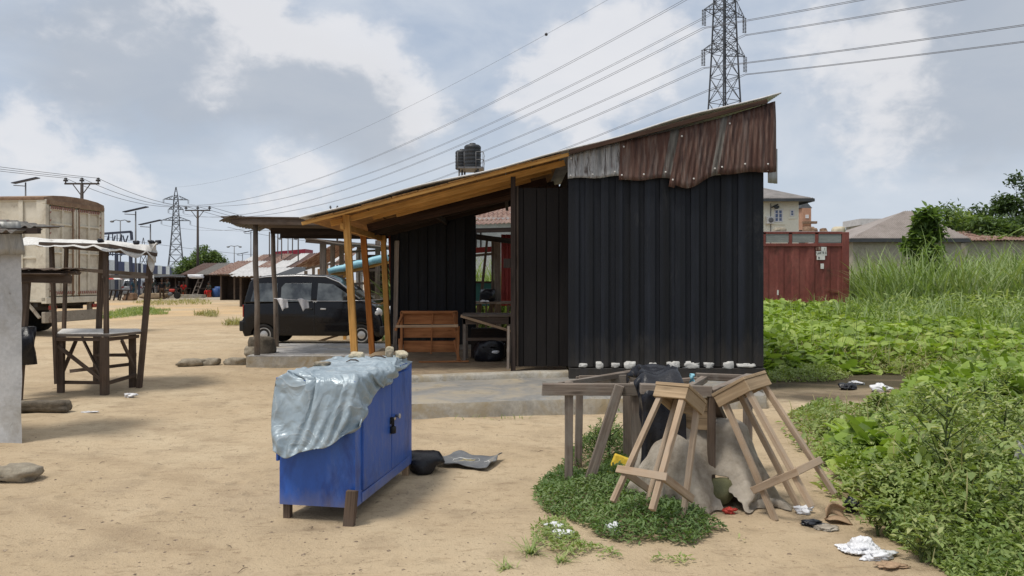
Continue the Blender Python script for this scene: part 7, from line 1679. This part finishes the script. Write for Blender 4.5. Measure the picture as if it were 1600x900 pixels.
cover('dry_grass', right, 1500, .30, .5, .20, BLADE, 'drygrass', 'thin straw stalks among the dense weeds on the right', ratio=.04, hs=1.1, seed=73, gaps=.5, pitch=(.9, .35), hpow=.5, hfun=rh)
mid = gpoly([(1285, 712), (1330, 690), (1420, 690), (1480, 720), (1470, 790), (1400, 800), (1330, 770)])
cover('creeper_leaves', mid, 900, .30, .25, .15, ROUND, 'creeper', 'broad bright creeper leaves in the weeds right of the leaning stool', ratio=.95, hs=1.4, seed=19, gaps=.35, hpow=.3)
rm = gpoly([(1380, 640), (1440, 590), (1600, 570), (1720, 580), (1700, 650), (1480, 660)])
cover('creeper_leaves', rm, 2600, .34, .4, .13, ROUND, 'creeper', 'broad leaves between the near weeds and the bright creeper field', ratio=.95, hs=1.0, seed=21, gaps=.25, hpow=.3, rshift=-.2)
# strip by the shed and scrappy dry grass
strip = gpoly([(1197, 598), (1300, 596), (1330, 588), (1340, 574), (1280, 566), (1197, 570)])
cover('low_weeds', strip, 5200, .16, .4, .05, LEAF6, 'weedleaf2', 'low pale weeds beside the right corner of the shed', ratio=.5, hs=1.5, seed=23, gaps=.3)
strip2 = gpoly([(1197, 574), (1340, 580), (1440, 590), (1620, 560), (1640, 540), (1400, 548), (1197, 548)])
cover('dry_grass', strip2, 8000, .35, .5, .20, BLADE, 'drygrass', 'thin dry grass along the front of the creeper field', ratio=.045, hs=1.0, seed=27, gaps=.35, pitch=(.7, .35), hpow=1.5)
cover('low_weeds', strip2, 6000, .26, .5, .06, LEAF6, 'weedleaf2', 'pale weeds along the front of the creeper field', ratio=.5, hs=1.2, seed=29, gaps=.3)
# bright creeper field
cr = [(3.9, 13.4), (8.0, 13.6), (14, 14), (26, 16), (40, 32), (12, 33), (11, 30.6), (4.4, 30.6), (4.2, 20)]
def ch(x, y): return .75+.5*np.clip((y-15)/12, 0, 1)
cover('creeper', cr, 52000, .58, 1.2, .16, ROUND, 'creeper', 'bright yellow green creeper field behind the shed', ratio=.95, hs=.55, seed=31, gaps=.12, hpow=.35, hfun=ch, pitch=(.15, .4))
cover('creeper_understorey', cr, 16000, .40, 1.0, .10, LEAF6, 'weedleaf', 'darker leaves beneath the bright creeper field', ratio=.5, hs=.6, seed=33, hpow=.8, hfun=ch)
cover('dry_grass', cr, 5000, .62, 1.0, .34, BLADE, 'grassblade', 'thin grass stalks poking through the creeper field', ratio=.035, hs=.5, seed=35, gaps=.55, pitch=(1.1, .3), hfun=ch, hpow=.3)
cover('tall_weeds', [(9, 20), (13, 18), (24, 17), (34, 26), (14, 27), (11.5, 30), (9, 28)], 12000, 1.1, 2.5, .15, LEAF6, 'weedleaf2', 'tall mixed leafy weeds rising between the creeper field and the grass', ratio=.4, hs=.45, seed=81, gaps=.5, hpow=.5)
cover('tall_weeds', [(9, 19), (13, 17.5), (24, 17), (34, 26), (14, 27), (11.5, 30), (9, 28)], 7000, .9, 2.5, .6, BLADE, 'grassblade', 'loose grass mixed with the leafy weeds behind the creeper field', ratio=.05, hs=.45, seed=83, gaps=.4, hpow=.6, pitch=(.9, .35))
# tall grass bank
def tall(poly, n, hlo, hhi, name, label, w=.028, seed=1, mat='grassblade'):
    x, y = sample(poly, n); nz = vnoise(x, y, .35, seed)*.6+vnoise(x, y, 1.1, seed+1)*.4
    L = (hlo+(hhi-hlo)*nz)*(.5+.7*rng.random(n)); L = L*(np.clip(.78+(x/np.maximum(y, 1)-.45)*2.0, .74, 1.2) if name == 'tall_grass' and hhi > 3 else 1); z = gz(x, y)+rng.random(n)*L*.35
    cl = vnoise(x, y, 1.2, seed+3)*.5+rng.random(n)*.5
    return tag(scatter(name, np.stack([x, y, z], 1), L*.8, w*(.7+.8*rng.random(n)), rng.random(n)*6.283, np.clip(rng.normal(1.0, .36, n), .2, 1.55), BLADE, mat, cl), label, kind='stuff')
tall([(13.0, 27.5), (15, 26), (26, 24), (38, 27), (42, 40), (15.0, 38), (14.0, 31.5), (13.8, 30)], 32000, 1.5, 3.5, 'tall_grass', 'tall pale green elephant grass bank behind the creeper field', .05, 41)
tall([(12.0, 27.5), (13.4, 25), (15, 26.5), (13.9, 30.5), (13.2, 30)], 1800, .7, 1.3, 'tall_grass', 'shorter grass at the right end of the red container', .045, 43)
tall([(-3.5, 22.5), (1.5, 22.5), (1.5, 25.4), (-3.5, 25.4)], 5000, 1.6, 2.5, 'tall_grass', 'green grass seen through the opening behind the shed', .05, 45)
# far patches on the sand
def patch(pts, n, name, label, mat='weedleaf2', L=.2, seed=1, hm=.12):
    p = gpoly(pts); x, y = sample(p, n); d = polydist(x, y, p); k = (vnoise(x, y, .9, seed)+np.clip(d/1.0, 0, 1)*.6) > .55+rng.random(n)*.3
    x, y = x[k], y[k]; m = len(x)
    return tag(scatter(name, np.stack([x, y, gz(x, y)+rng.random(m)*hm*.4], 1), L*(.5+rng.random(m)), np.full(m, L*.16), rng.random(m)*6.283, rng.normal(.9, .35, m), BLADE, mat, rng.random(m)), label, kind='stuff')
patch([(150, 500), (165, 486), (215, 481), (268, 484), (262, 492), (200, 496)], 5200, 'grass_patch', 'flat green grass patch behind the white topped stall', 'weedleaf', .15, 51, .05)
patch([(300, 494), (318, 488), (345, 489), (340, 496)], 900, 'grass_patch', 'small dull tuft patch on the sand left of the van', 'drygrass', .22, 53)
patch([(205, 472), (330, 468), (330, 476), (220, 479)], 1300, 'grass_patch', 'thin grass at the edge of the far bare ground', 'drygrass', .22, 54)
patch([(580, 545), (600, 530), (606, 545)], 500, 'grass_patch', 'green tuft beside the front wheel of the van', 'grassblade', .25, 55)
patch([(645, 655), (700, 652), (780, 650), (900, 646), (905, 650), (780, 658), (645, 664)], 600, 'grass_patch', 'tiny grass at the foot of the concrete slab', 'weedleaf', .06, 56, .03)
patch([(340, 508), (375, 504), (380, 512), (350, 514)], 500, 'grass_patch', 'dry tuft left of the van rear bumper', 'drygrass', .22, 57)
def tuft(px, py, n, L, label, mat='weedleaf2'):
    p = G(px, py); yw = rng.random(n)*6.283; m = n
    tag(scatter('grass_tuft', np.stack([p.x+rng.normal(0, .02, m), p.y+rng.normal(0, .02, m), np.full(m, gnd(p.x, p.y))], 1), L*(.5+.6*rng.random(m)), np.full(m, .008), yw, rng.normal(.55, .3, m), BLADE, mat, rng.random(m), origin=(p.x, p.y, 0)), label, 'grass')
tuft(830, 868, 46, .16, 'small grass tuft on the sand left of the weeds'); tuft(878, 880, 30, .10, 'tiny grass tuft right of the small one on the sand'); tuft(790, 893, 26, .10, 'grass tuft nearest the bottom edge on the sand')
# plants with a stem of their own
def stalk_plant(px, py, h, n_br, leaf, label, lean=0, mat='weedleaf2', nm='weed_plant', dens=26, rat=.42):
    p = G(px, py); T = thing(nm, (p.x, p.y, 0), label, 'plant'); mb = MB(); P = []; tips = []
    main = [V((p.x+lean*u*u*h, p.y+.02*math.sin(u*5), u*h)) for u in (0, .25, .5, .75, 1)]; mb.tube(main, [.010, .009, .007, .005, .002], 6)
    for i in range(n_br):
        u = .15+.8*i/n_br; b = V((p.x+lean*u*u*h, p.y, u*h)); a = i*2.4+random.random(); L = h*(.62*(1-u)+.18); e = b+V((math.cos(a)*L*.75, math.sin(a)*L*.75, L*.75))
        m_ = b.lerp(e, .5)+V((0, 0, -.04*L)); mb.tube([b, m_, e], [.005, .004, .002], 5)
        for k in range(dens):
            w = .25+.75*random.random()**.7; q = b.lerp(m_, w*2) if w < .5 else m_.lerp(e, w*2-1); P.append(q+V((random.gauss(0, .018), random.gauss(0, .018), random.gauss(0, .018))))
    mb.build('stem', 'stem', T); P = np.array([tuple(q) for q in P]); n = len(P)
    s = leaf*(.5+.8*rng.random(n)); scatter('leaves', P, s, s*rat, rng.random(n)*6.283, rng.normal(.15, .45, n), LEAF6, mat, rng.random(n), parent=T, origin=(p.x, p.y, 0))
    return T
stalk_plant(1478, 800, .86, 18, .075, 'tallest bushy weed plant standing in front of the broad leaves')
stalk_plant(1560, 770, .70, 15, .07, 'bushy weed plant right of the tallest one, near the right edge', .1)
stalk_plant(1400, 745, .50, 12, .06, 'small bushy weed plant left of the tallest one', -.1)
stalk_plant(1592, 870, .50, 12, .06, 'low weed plant in the bottom right corner', .05)
stalk_plant(1515, 845, .36, 11, .055, 'short weed plant in front of the tallest one', .05, 'weedleaf')
stalk_plant(1440, 690, .55, 13, .06, 'feathery weed plant behind the broad creeper leaves', .1)
stalk_plant(1545, 690, .62, 14, .06, 'feathery weed plant left of the right edge behind the bushy one', -.1)
stalk_plant(952, 726, .42, 9, .035, 'thin leafy weed rising behind the table brace', .05, 'weedleaf', dens=10)
stalk_plant(935, 722, .30, 8, .035, 'second thin weed left of the table brace', -.1, 'weedleaf', dens=10)
rp = random.Random(5)
WHERE = ['at the left edge of the dense weeds beside the leaning stool', 'among the dense weeds below the broad bright leaves', 'in the middle of the dense weeds on the right', 'close to the bottom edge of the dense weeds', 'near the top edge of the dense weeds by the dark soil', 'at the far right of the dense weeds below the broad leaves', 'beside the withered straw coloured plant', 'just above the crumpled white bag']
for i, (px, py, h_) in enumerate(((1300, 700, .26), (1370, 800, .30), (1450, 770, .48), (1440, 880, .24), (1370, 668, .36), (1575, 640, .52), (1520, 812, .42), (1372, 838, .20))):
    stalk_plant(px, py, h_, 12, .055+.02*rp.random(), 'loose pale weed plant '+WHERE[i], rp.uniform(-.2, .2), 'weedleaf2', dens=18, rat=.5)
# withered leaves on the right
WP = G(1545, 800); T = thing('withered_plant', (WP.x, WP.y, 0), 'withered pale straw coloured plant drooping in the weeds', 'plant')
mb = MB(); 
for i in range(9):
    a = i*.7; mb.tube([(WP.x, WP.y, .02), (WP.x+.05*math.cos(a), WP.y+.05*math.sin(a), .26), (WP.x+.13*math.cos(a), WP.y+.13*math.sin(a), .16+.03*math.sin(i*2))], .006, 5)
mb.build('stem', 'cardboard', T)
n = 22; scatter('leaves', np.stack([WP.x+rng.normal(0, .07, n), WP.y+rng.normal(0, .05, n), .14+.2*rng.random(n)], 1), .10+.07*rng.random(n), np.full(n, .045), rng.random(n)*6.28, rng.normal(-.5, .5, n), LEAF6, 'drygrass', .6+.4*rng.random(n), parent=T, origin=(WP.x, WP.y, 0))
p = G(1592, 770); mb = MB(); mb.rock((p.x-.02, p.y-.1, .34), (.14, .08, .18), 83, 3, .35, flat=False); tag(mb.build('pink_plastic', 'palesheet', origin=(p.x, p.y, 0)), 'pale pinkish plastic caught in the weeds at the right edge', 'litter')

# ------------------------------------------------------------------ trees
def tree(name, loc, h, crown, label, leafmat, n, leaf, cat='tree', seed=1, trunk=.2, clumps=26, spread=(1, 1, 1), group=None, rat=.5, shape=LEAF6, solidity=.34, zc=.62):
    rr = np.random.default_rng(seed); rs = random.Random(seed); loc = V(loc); T = thing(name, tuple(loc), label, cat, group)
    mb = MB(); top = V((loc.x+rs.uniform(-.1, .1)*h*.2, loc.y, loc.z+h*.62)); mb.tube([loc-V((0, 0, .2)), loc.lerp(top, .4)+V((.03*h*rs.uniform(-1, 1), 0, 0)), top], [trunk, trunk*.75, trunk*.4], 9)
    cs = []
    for i in range(clumps):
        while True:
            q = V((rs.uniform(-1, 1), rs.uniform(-1, 1), rs.uniform(-1, 1)))
            if q.length < 1: break
        q = q*(.5+.5*q.length); c = V((loc.x+q.x*crown*spread[0], loc.y+q.y*crown*spread[1], loc.z+h*zc+q.z*h*(1-zc)*spread[2])); cs.append(c)
        b = loc.lerp(top, .45+.55*rs.random()); m_ = b.lerp(c, .5)+V((0, 0, -.03*h)); mb.tube([b, m_, c], [trunk*.28, trunk*.18, trunk*.06], 5)
    mb.build('trunk', 'bark', T)
    k = rr.integers(0, clumps, n); C_ = np.array([tuple(c) for c in cs]); rad = crown*solidity*(.6+.8*rr.random(clumps))
    dv = rr.normal(0, 1, (n, 3)); dv /= np.linalg.norm(dv, axis=1)[:, None]; dv *= (rr.random(n)**.45)[:, None]; dv[:, 2] *= .75
    P = C_[k]+dv*rad[k][:, None]; P[:, 2] = np.maximum(P[:, 2], loc.z+.1)
    s = leaf*(.6+.8*rr.random(n)); cv = (rr.random(clumps)*.5)[k]+rr.random(n)*.5
    scatter('crown', P, s, s*rat, rr.random(n)*6.283, rr.normal(0, .6, n), shape, leafmat, cv, parent=T, origin=tuple(loc)); return T
tree('tree', (U_(311, 112), 112, 0), 6.4, 3.2, 'round green tree behind the rusty sheds and utility pole', 'treeleaf', 9000, .42, seed=3, trunk=.3, clumps=34, spread=(1, 1, 1.0), zc=.58)
tree('vine_tree', (U_(1441, 33), 33, 0), 5.2, .70, 'leafy vine smothered column of a tree in the tall grass', 'vineleaf', 5200, .30, seed=5, trunk=.16, clumps=34, spread=(.75, .75, 1.05), rat=.62, zc=.52, solidity=.55)
# hedge of bamboo like bushes on the right skyline
for i, (px, py, Y_, cw, lm, lb) in enumerate(((1478, 330, 52, 2.0, 'treeleaf', 'loose green bush right of the hipped roof apex'), (1506, 322, 54, 2.2, 'weedleaf', 'green bush between the vine column and the banana leaves'), (1545, 334, 50, 2.0, 'treeleaf', 'low green bush above the rusty streaked roof'),
        (1558, 318, 55, 2.2, 'darkleaf', 'dark green bush left of the tall dark tree'), (1590, 336, 50, 2.2, 'darkleaf', 'dark low bush at the right edge above the rusty roof'), (1460, 345, 56, 1.6, 'weedleaf', 'green bush just behind the vine column'), (1525, 345, 58, 1.8, 'weedleaf2', 'paler bush behind the banana leaves'))):
    z = H+(HY-py)*Y_/F; tree('bush', (U_(px, Y_), Y_, 0), z*.98, cw, lb, lm, 6500, .36, 'bush', seed=20+i, trunk=.14, clumps=34, group='bushes on the right skyline', zc=.62, spread=(1.25, .8, .95), solidity=.42)
tree('tall_tree', (U_(1592, 58), 58, 0), 9.6, 1.9, 'tall dark tree with uneven crown at the right edge', 'darkleaf', 5200, .30, seed=41, trunk=.2, clumps=26, zc=.66, spread=(1.0, .8, .95), solidity=.40)
tree('bare_tree', (U_(1480, 60), 60, 0), 7.9, 1.7, 'nearly bare twiggy tree above the green bushes', 'darkleaf', 380, .26, seed=47, trunk=.09, clumps=30, zc=.80, spread=(1.2, .6, .8), solidity=.30)
tree('bare_tree', (U_(1508, 62), 62, 0), 7.0, 1.3, 'second twiggy sparse tree right of the nearly bare one', 'darkleaf', 420, .26, seed=49, trunk=.08, clumps=22, zc=.84, spread=(1.5, .6, .6), solidity=.30)
tree('tree', (U_(1327, 130), 130, 0), 8.6, 2.2, 'dark round tree between the container and the flat house', 'darkleaf', 2200, .6, seed=51, trunk=.25, clumps=20, zc=.62)
tree('bush', (U_(1309, 60), 60, 0), 5.4, .9, 'pale green bush peeping above the end of the container', 'weedleaf2', 1500, .26, 'bush', seed=53, trunk=.1, clumps=16, zc=.6)
def banana(px, Y, h, label, seed):
    rr = random.Random(seed); x = U_(px, Y); T = thing('banana_plant', (x, Y, 0), label, 'plant', 'banana plants above the rusty roof'); mb = MB(); mb.tube([(x, Y, -.1), (x, Y, h*.5)], [.14, .08], 8); mb.build('stem', 'bark', T)
    mb = MB()
    for i in range(9):
        a = i*2.4+rr.random(); L = h*(.5+.2*rr.random()); up = .75+.5*rr.random()
        def bl(u, v, a=a, L=L, up=up):
            r = L*u*.75; z = h*.45+L*up*u-L*.5*u*u; w = .26*math.sin(math.pi*min(1, .08+u*.95))*(v-.5)*2
            return V((x+math.cos(a)*r-math.sin(a)*w, Y+math.sin(a)*r+math.cos(a)*w, z-abs(v-.5)*.15))
        mb.grid(bl, 8, 2)
    ob = mb.build('leaves', 'palmleaf', T); at = ob.data.attributes.new('rnd', 'FLOAT', 'POINT'); at.data.foreach_set('value', [rr.random() for _ in ob.data.vertices]); return T
for i, (px, Y_, h) in enumerate(((1528, 49, 5.6), (1546, 49.5, 5.4), (1512, 50, 5.2))): banana(px, Y_, h, ('middle', 'right', 'left')[i]+' one of three banana plants above the rusty streaked roof', 60+i)
# grit, twigs and droppings on the sand
n = 3600; yy = 1/rng.uniform(1/22, 1/3.7, n); xx = rng.uniform(-.72, .5, n)*yy
k = (xx < 1.9); xx, yy = xx[k], yy[k]; m = len(xx); s = .005+.026*rng.random(m)**5
T_ = np.array([[-.5, -.4, 0], [.5, -.35, 0], [.35, .5, 0], [-.4, .45, 0], [0, .05, .26]]); shp = (T_, [(0, 1, 4), (1, 2, 4), (2, 3, 4), (3, 0, 4)])
MT['grit'] = M('grit', [(.07, .052, .036), (.22, .165, .115), (.42, .34, .25)], 45, .95, bump=0)
o = scatter('gravel', np.stack([xx, yy, gz(xx, yy)-.001], 1), s, s*1.1, rng.random(m)*6.28, np.zeros(m), shp, 'grit', rng.random(m)); tag(o, 'loose grit and crumbs scattered over the sand', kind='stuff')
mb = MB()
for i in range(46):
    y = 1/random.uniform(1/14, 1/3.8); x = random.uniform(-.7, .42)*y
    if x > 1.8: continue
    a = random.random()*6.28; L = random.uniform(.015, .055); d = V((math.cos(a), math.sin(a), 0))*L; p = V((x, y, gnd(x, y)+.006)); mb.tube([p-d, p+V((random.uniform(-.02, .02), random.uniform(-.02, .02), .006)), p+d], [.001, .0025, .001], 5)
tag(mb.build('litter', 'oldwood'), 'dry twigs and straw scattered over the sand', kind='stuff')
